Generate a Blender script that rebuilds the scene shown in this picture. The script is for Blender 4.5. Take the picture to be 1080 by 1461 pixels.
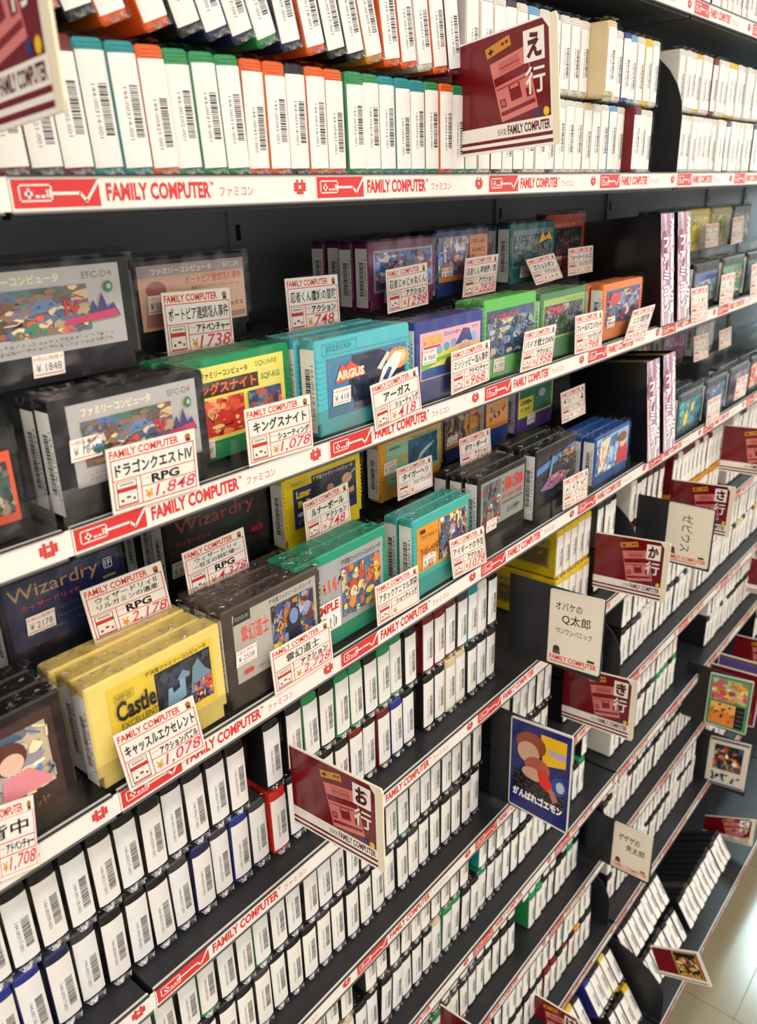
import bpy, math, random
from mathutils import Matrix, Vector

random.seed(7)
scene = bpy.context.scene
for o in list(bpy.data.objects):
    bpy.data.objects.remove(o)

# ---------------------------------------------------------------- camera
# world: X runs along the shelves to the right, Y into the shelves, Z up; the camera stands at the origin
cam_data = bpy.data.cameras.new('camera')
cam = bpy.data.objects.new('camera', cam_data)
scene.collection.objects.link(cam)
CAM_ROT = Matrix(((0.640311, 0.29871, -0.707654), (-0.767617, 0.215653, -0.603538), (-0.027675, 0.929659, 0.36738)))
cam.matrix_world = CAM_ROT.to_4x4()
cam_data.sensor_fit = 'VERTICAL'
cam_data.sensor_height = 36.0
cam_data.sensor_width = 36.0 * 1080 / 1461
cam_data.lens = 28.4576
cam_data.clip_start = 0.02
cam_data.dof.use_dof = True
cam_data.dof.focus_distance = 0.74
cam_data.dof.aperture_fstop = 9.0
scene.camera = cam

# ---------------------------------------------------------------- exposure, world, lamps
vs = scene.view_settings
vs.view_transform = 'Standard'
vs.look = 'None'
vs.gamma = 1.0
vs.use_curve_mapping = False
vs.exposure = 0.12
FLOOR_Z = -1.62
CEIL_Z = 1.02

world = bpy.data.worlds.new('shop_ambient')
scene.world = world
world.use_nodes = True
bg = world.node_tree.nodes['Background']
bg.inputs[0].default_value = (1.0, 0.935, 0.85, 1)
bg.inputs[1].default_value = 1.02


def lamp(name, loc, size, size_y, power, col, rot=(0, 0, 0)):
    d = bpy.data.lights.new(name, 'AREA')
    d.shape = 'RECTANGLE'
    d.size = size
    d.size_y = size_y
    d.energy = power
    d.color = col
    o = bpy.data.objects.new(name, d)
    o.location = loc
    o.rotation_euler = rot
    scene.collection.objects.link(o)
    return o


# rows of ceiling fluorescent fittings above the aisle
for i, x in enumerate((-2.0, -0.7, 0.6, 1.9, 3.2)):  # leftmost lamp is an addition that brightens the left sides of the cartridges
    lamp('ceiling_fluorescent', (x, -0.42, CEIL_Z - 0.06), 1.2, 0.16, 6.6, (1.0, 0.93, 0.85))
for i, x in enumerate((-0.1, 1.8)):
    lamp('ceiling_fluorescent', (x, -1.5, CEIL_Z - 0.06), 1.2, 0.16, 12.0, (1.0, 0.93, 0.85))
# unseen bluish lamp added down the aisle for the glow on the polished floor
lamp('floor_glow_lamp', (3.339, 0.502, 0.152), 0.45, 0.4, 26.0, (0.66, 0.95, 1.0), (0.7831, 0, 1.7201))

# ---------------------------------------------------------------- materials


def lin(c):
    c = c / 255.0
    return c / 12.92 if c <= 0.04045 else ((c + 0.055) / 1.055) ** 2.4


MATS = {}


def mat(col, rough=0.55, spec=0.35, coat=0.0, metal=0.0):
    key = (tuple(col), rough, spec, coat, metal)
    m = MATS.get(key)
    if m:
        return m
    m = bpy.data.materials.new('paint_%d_%d_%d' % tuple(col))
    m.use_nodes = True
    b = m.node_tree.nodes['Principled BSDF']
    b.inputs['Base Color'].default_value = (lin(col[0]), lin(col[1]), lin(col[2]), 1)
    b.inputs['Roughness'].default_value = rough
    b.inputs['Specular IOR Level'].default_value = spec
    b.inputs['Coat Weight'].default_value = coat
    b.inputs['Coat Roughness'].default_value = 0.12
    b.inputs['Metallic'].default_value = metal
    MATS[key] = m
    return m


def noise_mat(name, c0, c1, scale, rough, bump=0.0, spec=0.35, detail=4.0):
    m = bpy.data.materials.new(name)
    m.use_nodes = True
    nt = m.node_tree
    b = nt.nodes['Principled BSDF']
    tc = nt.nodes.new('ShaderNodeTexCoord')
    n = nt.nodes.new('ShaderNodeTexNoise')
    n.inputs['Scale'].default_value = scale
    n.inputs['Detail'].default_value = detail
    r = nt.nodes.new('ShaderNodeValToRGB')
    r.color_ramp.elements[0].position = 0.3
    r.color_ramp.elements[1].position = 0.7
    r.color_ramp.elements[0].color = (lin(c0[0]), lin(c0[1]), lin(c0[2]), 1)
    r.color_ramp.elements[1].color = (lin(c1[0]), lin(c1[1]), lin(c1[2]), 1)
    nt.links.new(tc.outputs['Object'], n.inputs['Vector'])
    nt.links.new(n.outputs['Fac'], r.inputs['Fac'])
    nt.links.new(r.outputs['Color'], b.inputs['Base Color'])
    b.inputs['Roughness'].default_value = rough
    b.inputs['Specular IOR Level'].default_value = spec
    if bump:
        bp = nt.nodes.new('ShaderNodeBump')
        bp.inputs['Strength'].default_value = bump
        bp.inputs['Distance'].default_value = 0.002
        nt.links.new(n.outputs['Fac'], bp.inputs['Height'])
        nt.links.new(bp.outputs['Normal'], b.inputs['Normal'])
    return m


def clear_film(name, gloss, rough, tint=(255, 255, 255), scale=60.0, bump=0.6):
    """thin clear plastic: mostly see-through with a crinkled glossy sheen"""
    m = bpy.data.materials.new(name)
    m.use_nodes = True
    nt = m.node_tree
    nt.nodes.remove(nt.nodes['Principled BSDF'])
    out = nt.nodes['Material Output']
    tr = nt.nodes.new('ShaderNodeBsdfTransparent')
    tr.inputs[0].default_value = (lin(tint[0]), lin(tint[1]), lin(tint[2]), 1)
    gl = nt.nodes.new('ShaderNodeBsdfGlossy')
    gl.inputs['Roughness'].default_value = rough
    mx = nt.nodes.new('ShaderNodeMixShader')
    tc = nt.nodes.new('ShaderNodeTexCoord')
    n = nt.nodes.new('ShaderNodeTexNoise')
    n.inputs['Scale'].default_value = scale
    n.inputs['Detail'].default_value = 2.0
    bp = nt.nodes.new('ShaderNodeBump')
    bp.inputs['Strength'].default_value = bump
    bp.inputs['Distance'].default_value = 0.004
    nt.links.new(tc.outputs['Object'], n.inputs['Vector'])
    nt.links.new(n.outputs['Fac'], bp.inputs['Height'])
    nt.links.new(bp.outputs['Normal'], gl.inputs['Normal'])
    mr = nt.nodes.new('ShaderNodeMapRange')
    mr.inputs['From Min'].default_value = 0.48
    mr.inputs['From Max'].default_value = 0.74
    mr.inputs['To Min'].default_value = gloss * 0.3
    mr.inputs['To Max'].default_value = gloss * 3.0
    nt.links.new(n.outputs['Fac'], mr.inputs['Value'])
    nt.links.new(mr.outputs['Result'], mx.inputs['Fac'])
    nt.links.new(tr.outputs[0], mx.inputs[1])
    nt.links.new(gl.outputs[0], mx.inputs[2])
    nt.links.new(mx.outputs[0], out.inputs['Surface'])
    return m


SLEEVE = clear_film('clear_sleeve', 0.035, 0.10, scale=45.0)
CRUMPLE = clear_film('crumpled_clear_sleeve', 0.16, 0.22, (236, 234, 230), 160.0, 1.0)
TAGFILM = clear_film('clear_tag_sleeve', 0.02, 0.2, (250, 250, 248), 30.0, 0.3)
ACRYLIC = clear_film('clear_acrylic', 0.06, 0.10, (246, 246, 245), 12.0, 0.15)
STEEL = noise_mat('black_powder_coated_steel', (30, 30, 33), (38, 38, 41), 40.0, 0.42, 0.05)
BACKING = noise_mat('dark_back_panel', (112, 114, 121), (120, 122, 128), 6.0, 0.6, 0.0)
FLOORMAT = noise_mat('beige_vinyl_floor', (132, 122, 96), (146, 134, 106), 3.0, 0.18, 0.0, 0.5)
WHITE = (236, 230, 221)
PAPER = (244, 236, 226)
RED = (212, 52, 52)
TAGRED = (222, 58, 44)
MAROON = (112, 16, 26)
BLACK = (26, 25, 26)
INK = (24, 22, 24)

# ---------------------------------------------------------------- mesh building helpers
GLYPHS = {}


def glyphs(s, bold=0.0):
    if any('\u4e00' <= ch <= '\u9fff' for ch in s):
        bold = min(bold, 0.012)
    k = (s, bold)
    g = GLYPHS.get(k)
    if g is None:
        cu = bpy.data.curves.new('writing', 'FONT')
        cu.body = s
        cu.size = 1
        cu.offset = bold
        cu.resolution_u = 2
        cu.fill_mode = 'FRONT'
        ob = bpy.data.objects.new('writing', cu)
        me = ob.to_mesh()
        v = [(p.co.x, p.co.y) for p in me.vertices]
        f = [tuple(p.vertices) for p in me.polygons]
        ob.to_mesh_clear()
        bpy.data.objects.remove(ob)
        bpy.data.curves.remove(cu)
        if not v:
            v = [(0, 0), (1, 0), (1, 1)]
            f = []
        x0 = min(p[0] for p in v)
        x1 = max(p[0] for p in v)
        y0 = min(p[1] for p in v)
        y1 = max(p[1] for p in v)
        g = ([((p[0] - x0) / max(1e-6, x1 - x0), (p[1] - y0) / max(1e-6, y1 - y0)) for p in v], f)
        GLYPHS[k] = g
    return g


class MB:
    def __init__(self):
        self.v = []
        self.f = []
        self.mi = []
        self.mats = []
        self.ix = {}

    def slot(self, m):
        i = self.ix.get(m.name)
        if i is None:
            i = self.ix[m.name] = len(self.mats)
            self.mats.append(m)
        return i

    def add(self, verts, faces, m):
        b = len(self.v)
        self.v.extend(verts)
        i = self.slot(m)
        for f in faces:
            self.f.append(tuple(b + k for k in f))
            self.mi.append(i)

    def box(self, x0, x1, y0, y1, z0, z1, m):
        v = [(x0, y0, z0), (x1, y0, z0), (x1, y1, z0), (x0, y1, z0), (x0, y0, z1), (x1, y0, z1), (x1, y1, z1), (x0, y1, z1)]
        self.add(v, [(0, 3, 2, 1), (4, 5, 6, 7), (0, 1, 5, 4), (1, 2, 6, 5), (2, 3, 7, 6), (3, 0, 4, 7)], m)

    def prism(self, outline, place, d0, d1, bev, m):
        """closed outline of (u, w) extruded from d0 to d1 with a bevel on both rims; place(u, w, d) gives the 3D point"""
        n = len(outline)
        ins = inset(outline, bev)
        rings = [(ins, d0), (outline, d0 + bev), (outline, d1 - bev), (ins, d1)]
        v = []
        for r, d in rings:
            v += [place(u, w, d) for u, w in r]
        f = [tuple(range(n)), tuple(range(4 * n - 1, 3 * n - 1, -1))]
        for k in range(3):
            for i in range(n):
                j = (i + 1) % n
                f.append((k * n + i, (k + 1) * n + i, (k + 1) * n + j, k * n + j))
        self.add(v, f, m)

    def build(self, name, parent=None, loc=None, rot=None):
        o = bpy.data.objects.new(name, self.mesh(name))
        scene.collection.objects.link(o)
        if parent is not None:
            o.parent = parent
        if loc is not None:
            o.location = loc
        if rot is not None:
            o.rotation_euler = rot
        return o

    def mesh(self, name):
        me = bpy.data.meshes.new(name)
        me.from_pydata([tuple(p) for p in self.v], [], self.f)
        for m in self.mats:
            me.materials.append(m)
        me.polygons.foreach_set('material_index', self.mi)
        me.update()
        return me


def inset(pts, d):
    n = len(pts)
    area = sum(pts[i][0] * pts[(i + 1) % n][1] - pts[(i + 1) % n][0] * pts[i][1] for i in range(n))
    s = 1.0 if area > 0 else -1.0
    out = []
    for i in range(n):
        p, q, r = Vector(pts[i - 1]), Vector(pts[i]), Vector(pts[(i + 1) % n])
        a = (q - p).normalized()
        b = (r - q).normalized()
        na = Vector((-a.y, a.x)) * s
        nb = Vector((-b.y, b.x)) * s
        h = na + nb
        k = h.dot(na)
        h = h / k if k > 0.2 else na
        out.append((q.x + h.x * d, q.y + h.y * d))
    return out


def rounded(x0, x1, z0, z1, r, seg=3):
    pts = []
    for cx, cz, a in ((x1 - r, z0 + r, -90), (x1 - r, z1 - r, 0), (x0 + r, z1 - r, 90), (x0 + r, z0 + r, 180)):
        for k in range(seg + 1):
            t = math.radians(a + 90 * k / seg)
            pts.append((cx + r * math.cos(t), cz + r * math.sin(t)))
    return pts


class Sheet:
    """prints flat shapes on a rectangle; P(u, v, h) maps 0..1 coordinates and a height above the surface to 3D"""

    def __init__(self, mb, P, h0=0.0001, step=0.00002, rough=0.5, coat=0.0, aspect=1.5):
        self.mb, self.P, self.h, self.step = mb, P, h0, step
        self.rough, self.coat, self.aspect = rough, coat, aspect

    def m(self, c):
        return mat(c, self.rough, 0.35, self.coat)

    def poly(self, pts, c):
        self.h += self.step
        self.mb.add([self.P(u, v, self.h) for u, v in pts], [tuple(range(len(pts)))], self.m(c))

    def rect(self, u0, v0, u1, v1, c):
        self.poly([(u0, v0), (u1, v0), (u1, v1), (u0, v1)], c)

    def many(self, quads, c):
        self.h += self.step
        v, f = [], []
        for q in quads:
            b = len(v)
            v += [self.P(u, w, self.h) for u, w in q]
            f.append(tuple(range(b, b + len(q))))
        self.mb.add(v, f, self.m(c))

    def frame(self, u0, v0, u1, v1, t, c):
        tu, tv = t, t * self.aspect
        self.many([[(u0, v0), (u1, v0), (u1, v0 + tv), (u0, v0 + tv)], [(u0, v1 - tv), (u1, v1 - tv), (u1, v1), (u0, v1)],
                   [(u0, v0), (u0 + tu, v0), (u0 + tu, v1), (u0, v1)], [(u1 - tu, v0), (u1, v0), (u1, v1), (u1 - tu, v1)]], c)

    def ell(self, cx, cy, rx, ry, c, n=14, rot=0.0):
        ca, sa = math.cos(rot), math.sin(rot)
        pts = []
        for i in range(n):
            a = 2 * math.pi * i / n
            x, y = rx * math.cos(a), ry * math.sin(a)
            pts.append((cx + x * ca - y * sa, cy + x * sa + y * ca))
        self.poly(pts, c)

    def text(self, s, u0, v0, u1, v1, c, bold=0.02, rot=0, shear=0.0):
        """text filling the box; rot 90 turns it to read downwards"""
        v, f = glyphs(s, bold)
        self.h += self.step
        pts = []
        for x, y in v:
            if rot == 90:
                a, b = y, 1 - x
            elif rot == -90:
                a, b = 1 - y, x
            else:
                a, b = x + shear * (y - 0.5), y
            pts.append(self.P(u0 + a * (u1 - u0), v0 + b * (v1 - v0), self.h))
        self.mb.add(pts, f, self.m(c))

    def line(self, pts, t, c):
        quads = []
        for (a, b), (p, q) in zip(pts, pts[1:]):
            dx, dy = (p - a), (q - b) / self.aspect
            L = math.hypot(dx, dy) or 1e-6
            nx, ny = -dy / L * t / 2, dx / L * t / 2 * self.aspect
            ex, ey = dx / L * t * 0.25, dy / L * t * 0.25 * self.aspect
            quads.append([(a + nx - ex, b + ny - ey), (a - nx - ex, b - ny - ey), (p - nx + ex, q - ny + ey), (p + nx + ex, q + ny + ey)])
        self.many(quads, c)

    def blobs(self, u0, v0, u1, v1, cols, seed, n=26, size=0.2):
        """a busy printed picture: irregular colour patches, then finer strokes and dots, kept inside the box"""
        r = random.Random(seed)
        cl = lambda x, y: (min(u1, max(u0, x)), min(v1, max(v0, y)))
        w, h = u1 - u0, v1 - v0
        for i in range(int(n * 2.6)):
            k = 1.0 - 0.8 * i / (n * 2.6)
            cx, cy = r.uniform(u0, u1), r.uniform(v0, v1)
            c = cols[r.randrange(len(cols))]
            f = r.choice((0.78, 1.0, 1.0, 1.16))
            c = tuple(min(255, int(q * f)) for q in c)
            if i > n and r.random() < 0.4:
                pts = [(cx, cy)]
                for _ in range(r.choice((1, 2, 3))):
                    pts.append((pts[-1][0] + r.uniform(-0.14, 0.14) * w, pts[-1][1] + r.uniform(-0.2, 0.2) * h))
                self.line([cl(*p) for p in pts], r.uniform(0.006, 0.02) * w, c)
                continue
            rx = r.uniform(0.25, 1) * size * k * w
            ry = r.uniform(0.25, 1) * size * 1.3 * k * h
            m = r.randint(6, 11)
            ph = r.uniform(0, 6)
            pts = []
            for j in range(m):
                a = ph + 2 * math.pi * j / m
                q = r.uniform(0.5, 1.0)
                pts.append(cl(cx + rx * q * math.cos(a), cy + ry * q * math.sin(a)))
            self.poly(pts, c)

    def scribble(self, u0, v0, u1, v1, n, c, seed, t=0.012):
        r = random.Random(seed)
        w = (u1 - u0) / n
        for i in range(n):
            a = u0 + i * w
            for k in range(r.choice((1, 2, 2, 3))):
                self.line([(a + w * r.uniform(0.05, 0.8), r.uniform(v0, v1)) for _ in range(r.choice((2, 2, 3)))], t, c)


def tag(o, label, category, group=None):
    o['label'] = label
    o['category'] = category
    if group:
        o['group'] = group
    return o


def empty(name, loc, rot=(0, 0, 0)):
    o = bpy.data.objects.new(name, None)
    o.empty_display_size = 0.02
    o.location = loc
    o.rotation_euler = rot
    scene.collection.objects.link(o)
    return o


def inst(src, parent):
    c = src.copy()
    scene.collection.objects.link(c)
    c.parent = parent
    return c


ORD = ('zeroth first second third fourth fifth sixth seventh eighth ninth tenth eleventh twelfth thirteenth fourteenth fifteenth sixteenth '
       'seventeenth eighteenth nineteenth').split()


def ordinal(n):
    if n < 20:
        return ORD[n]
    t = {2: 'twent', 3: 'thirt', 4: 'fort', 5: 'fift', 6: 'sixt', 7: 'sevent', 8: 'eight', 9: 'ninet'}[n // 10]
    return t + 'ieth' if n % 10 == 0 else t + 'y-' + ORD[n % 10]


# ---------------------------------------------------------------- setting: floor, back panel, posts
mb = MB()
mb.box(-1.5, 6.0, -3.5, 0.9, FLOOR_Z - 0.05, FLOOR_Z, FLOORMAT)
for x in (0.45, 0.90, 1.35, 1.80, 2.25, 2.70):
    mb.box(x, x + 0.002, -3.5, 0.9, FLOOR_Z, FLOOR_Z + 0.0003, mat((112, 102, 80), 0.3))
for y in (0.22, -0.23, -0.68):
    mb.box(-1.5, 6.0, y, y + 0.002, FLOOR_Z, FLOOR_Z + 0.0003, mat((112, 102, 80), 0.3))
o = mb.build('floor')
o['kind'] = 'structure'

BAYS = [(-0.6814, 0.2198), (0.2198, 1.121), (1.121, 2.0222), (2.0222, 2.6981)]
STRIP_Y = 0.43
BACK_Y = 0.70
TOP_Z = 0.46
mb = MB()
mb.box(BAYS[0][0] - 0.02, BAYS[-1][1] + 0.02, BACK_Y, BACK_Y + 0.03, FLOOR_Z + 0.1, TOP_Z, BACKING)
o = mb.build('wall_back')
o['kind'] = 'structure'
n = 0
for b0, b1 in BAYS:
    for x in (b0, (b0 + b1) / 2 - 0.07):
        n += 1
        mb = MB()
        mb.box(x - 0.012, x + 0.012, BACK_Y - 0.004, BACK_Y, FLOOR_Z + 0.1, TOP_Z, BACKING)
        k = FLOOR_Z + 0.2
        while k < TOP_Z - 0.03:
            mb.box(x - 0.003, x + 0.003, BACK_Y - 0.0045, BACK_Y - 0.0039, k, k + 0.016, mat((8, 8, 9), 0.8))
            k += 0.032
        o = mb.build('trim_%d' % n)
        o['kind'] = 'structure'
mb = MB()
mb.box(BAYS[0][0], BAYS[-1][1], 0.30 + 0.03, BACK_Y, FLOOR_Z, FLOOR_Z + 0.10, STEEL)
o = mb.build('baseboard_front')
o['kind'] = 'structure'

# ---------------------------------------------------------------- shelves with printed price strips
SEG = 0.2253
STRIP_H = 0.0168


def strip_mesh():
    mb = MB()
    P = lambda u, v, h: (u * SEG, -h, v * STRIP_H)
    s = Sheet(mb, P, 0.0, 0.00002, 0.45, 0.15, aspect=SEG / STRIP_H)
    s.rect(0.001, 0.0, 0.999, 1.0, WHITE)
    s.rect(0.006, 0.08, 0.232, 0.92, RED)
    s.frame(0.022, 0.27, 0.105, 0.78, 0.0035, WHITE)
    s.many([[(0.036, 0.45), (0.056, 0.45), (0.056, 0.56), (0.036, 0.56)], [(0.043, 0.36), (0.049, 0.36), (0.049, 0.66), (0.043, 0.66)],
            [(0.062, 0.38), (0.072, 0.38), (0.072, 0.46), (0.062, 0.46)], [(0.076, 0.38), (0.086, 0.38), (0.086, 0.46), (0.076, 0.46)],
            [(0.090, 0.38), (0.094, 0.38), (0.094, 0.62), (0.090, 0.62)], [(0.097, 0.38), (0.101, 0.38), (0.101, 0.62), (0.097, 0.62)]], WHITE)
    s.line([(0.105, 0.50), (0.178, 0.50), (0.194, 0.26), (0.231, 0.86)], 0.007, WHITE)
    s.text('FAMILY COMPUTER', 0.250, 0.22, 0.580, 0.80, RED, 0.042)
    s.text('TM', 0.578, 0.66, 0.592, 0.80, RED, 0.02)
    s.text('ファミコン', 0.612, 0.26, 0.738, 0.60, RED, 0.0)
    # small red block motif
    q = []
    for r, row in enumerate(('01010', '11111', '11011', '11111', '01110')):
        for c, ch in enumerate(row):
            if ch == '1':
                u, v = 0.905 + c * 0.0105, 0.26 + (4 - r) * 0.115
                q.append([(u, v), (u + 0.0098, v), (u + 0.0098, v + 0.108), (u, v + 0.108)])
    s.many(q, RED)
    return mb.mesh('printed_strip')


STRIP_MESH = strip_mesh()
BAYWORD = ('nearest', 'middle', 'farther', 'farthest')
LEVELS = [(0, 0.1905, 0.43), (1, -0.0043, 0.43), (2, -0.1989, 0.43), (3, -0.3943, 0.43), (4, -0.5857, 0.43), (5, -0.7766, 0.43), (6, -0.9623, 0.43), (7, -1.1343, 0.43), (8, -1.2943, 0.405), (9, -1.4792, 0.3)]      # (level, strip bottom z, strip front y)
LEVELWORD = {0: 'highest shelf at the very top', 1: 'spine shelf above the display rows', 2: 'upper display shelf', 3: 'lower display shelf',
             4: 'first spine shelf under the displays', 5: 'second spine shelf under the displays', 6: 'third spine shelf under the displays',
             7: 'fourth spine shelf under the displays', 8: 'fifth spine shelf under the displays', 9: 'lowest base shelf above the floor'}
for lev, z, y in LEVELS:
    for bi, (b0, b1) in enumerate(BAYS):
        if (lev == 0 and bi < 1) or (lev >= 5 and bi < 1):
            continue
        e = empty('display_shelf', (b0, y, z))
        tag(e, 'black shelf with red lettered white edge strip, %s, %s bay' % (LEVELWORD[lev], BAYWORD[bi]), 'shelf', 'shelves of the rack')
        w = b1 - b0 - 0.0035
        mb = MB()
        mb.box(0.0015, w, 0.0035, BACK_Y - y - 0.013, STRIP_H - 0.021, STRIP_H - 0.0012, STEEL)
        mb.build('deck', e)
        mb = MB()
        mb.box(0.0015, w, 0.0006, 0.0034, -0.0008, STRIP_H + 0.0008, mat((205, 198, 190), 0.4))
        mb.box(0.0015, w, -0.0008, 0.0012, STRIP_H, STRIP_H + 0.0009, mat((60, 58, 58), 0.3))
        mb.box(0.0015, w, -0.0008, 0.0012, -0.0016, -0.0006, mat((90, 88, 86), 0.3))
        rail = mb.build('price_rail', e)
        for k in range(round((b1 - b0) / SEG)):
            o = bpy.data.objects.new('printed_strip', STRIP_MESH)
            scene.collection.objects.link(o)
            o.parent = rail
            o.location = (k * SEG + 0.0012, 0.0004, 0)

# ---------------------------------------------------------------- cartridges
BARCODES = ('144-00314-001', '144-00317-001', '144-00202-001', '144-00118-001', '144-00421-001', '144-00309-001')


def barcode(s, u0, v0, u1, v1, seed, seg=1, c=(48, 45, 44)):
    r = random.Random(seed)
    q = []
    v = v0
    while v < v1 - 0.008:
        t = r.choice((0.009, 0.009, 0.014, 0.022))
        for k in range(seg):
            a, b = u0 + (u1 - u0) * k / seg, u0 + (u1 - u0) * (k + 1) / seg
            q.append([(a, v), (b, v), (b, v + t), (a, v + t)])
        v += t + r.choice((0.007, 0.007, 0.011))
    s.many(q, c)


def cart_outline(w, h):
    a, b = 0.0035, 0.010      # the skirt round the connector is narrower
    r = 0.0025
    return [(a, 0), (w - a, 0), (w - a, b), (w, b), (w, h - r), (w - r * 0.3, h - r * 0.3), (w - r, h), (r, h), (r * 0.3, h - r * 0.3), (0, h - r), (0, b), (a, b)]


CART_D = 0.017
WAXY = {}


def display_cart(name, x0, x1, z0, z1, y, shell, art, label, sticker=None, group=None, ridge=0.009, sleeve=True, reg=(0.07, 0.17, 0.93, 0.80), side=True, grip=True):
    w, h = x1 - x0, z1 - z0
    e = empty(name, (x0, y, z0))
    tag(e, label, 'game cartridge', group)
    mb = MB()
    m = mat(shell, 0.34, 0.28)
    mb.prism(cart_outline(w, h), lambda u, v, d: (u, d, v), 0.0, CART_D, 0.0014, m)
    if ridge and reg[3] < 0.86:
        mb.prism(rounded(0.006, w - 0.006, h - ridge - 0.001, h - 0.002, 0.0012, 2), lambda u, v, d: (u, d, v), -0.0012, 0.002, 0.0008, m)
    if grip:
        for k in range(9):
            zz = h * 0.35 + k * h * 0.055
            mb.box(0.0008, w * reg[0] - 0.001, -0.0006, 0.001, zz, zz + 0.0016, m)
            mb.box(w * reg[2] + 0.001, w - 0.0008, -0.0006, 0.001, zz, zz + 0.0016, m)
    mb.build('shell', e)
    if art is not None:
        mb = MB()
        lu0, lv0, lu1, lv1 = reg
        P = lambda u, v, hh: ((lu0 + u * (lu1 - lu0)) * w, -hh, (lv0 + v * (lv1 - lv0)) * h)
        s = Sheet(mb, P, 0.0002, 0.000012, 0.35, 0.25, aspect=(lu1 - lu0) * w / ((lv1 - lv0) * h))
        art(s)
        mb.build('picture_label', e)
    if side:
        mb = MB()
        P = lambda u, v, hh: (-hh, CART_D * (0.94 - 0.88 * u), 0.006 + v * (h - 0.016))
        P2 = lambda u, v, hh: (-hh, CART_D * (0.06 + 0.88 * (1 - u)), 0.004 + v * (h - 0.0105))
        s = Sheet(mb, P2, 0.0003, 0.00003, 0.5, 0.0, aspect=0.3)
        s.rect(0, 0, 1, 1, (246, 242, 236))
        sd = int(x0 * 9973) % 97
        barcode(s, 0.30, 0.20, 0.66, 0.78, sd)
        s.text(BARCODES[sd % 6], 0.72, 0.16, 0.90, 0.82, (90, 86, 84), 0.0, 90)
        mb.build('spine_sticker', e)
    if sticker:
        su, sv, txt = sticker
        mb = MB()
        pw, ph = 0.021, 0.0135
        P = lambda u, v, hh: (su * w + u * pw + v * 0.001, -0.0011 - hh, sv * h + v * ph)
        s = Sheet(mb, P, 0.0, 0.00003, 0.5, 0.0, aspect=1.5)
        s.rect(0, 0, 1, 1, PAPER)
        s.text('税込価格', 0.16, 0.72, 0.84, 0.92, TAGRED, 0.0)
        s.many([[(0.03, 0.8), (0.13, 0.8), (0.13, 0.84), (0.03, 0.84)], [(0.87, 0.8), (0.97, 0.8), (0.97, 0.84), (0.87, 0.84)], [(0.06, 0.1), (0.94, 0.1), (0.94, 0.14), (0.06, 0.14)]], TAGRED)
        s.text('¥ ' + txt, 0.10, 0.24, 0.90, 0.60, (96, 92, 92), 0.0)
        mb.build('price_sticker', e)
    if sleeve:
        mb = MB()
        g = 0.0016
        v = [(-g, -g, 0.001), (w + g, -g, 0.001), (w + g, CART_D + g, 0.001), (-g, CART_D + g, 0.001),
             (-g, -g, h + g), (w + g, -g, h + g), (w + g, CART_D + g, h + g), (-g, CART_D + g, h + g)]
        mb.add(v, [(0, 1, 5, 4), (4, 5, 6, 7), (3, 0, 4, 7), (1, 2, 6, 5)], SLEEVE)
        # welded seam and folded corners of the bag
        mb.add([(-g, -g, h + g), (w + g, -g, h + g), (w + g + 0.002, CART_D * 0.5, h + g + 0.003), (-g - 0.002, CART_D * 0.5, h + g + 0.003)], [(0, 1, 2, 3)], CRUMPLE)
        mb.add([(-g, CART_D * 0.1, h + g), (-g, CART_D * 0.9, h + g), (-g - 0.003, CART_D * 0.6, h - 0.006), (-g - 0.0025, CART_D * 0.3, h - 0.004)], [(0, 1, 2, 3)], CRUMPLE)
        mb.build('clear_sleeve', e)
    return e


def art_of(spec):
    """spec: list of printed shapes, background first"""
    def draw(s):
        for it in spec:
            k = it[0]
            if k == 'bg':
                s.rect(0, 0, 1, 1, it[1])
            elif k == 'r':
                s.rect(*it[1:6])
            elif k == 'f':
                s.frame(*it[1:7])
            elif k == 't':
                s.text(it[1], it[2], it[3], it[4], it[5], it[6], it[7] if len(it) > 7 else 0.02)
            elif k == 'e':
                s.ell(*it[1:6])
            elif k == 'p':
                s.poly(it[1], it[2])
            elif k == 'l':
                s.line(it[1], it[2], it[3])
            elif k == 'n':
                s.blobs(*it[1:])
            elif k == 's':
                s.scribble(*it[1:])
    return draw


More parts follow.
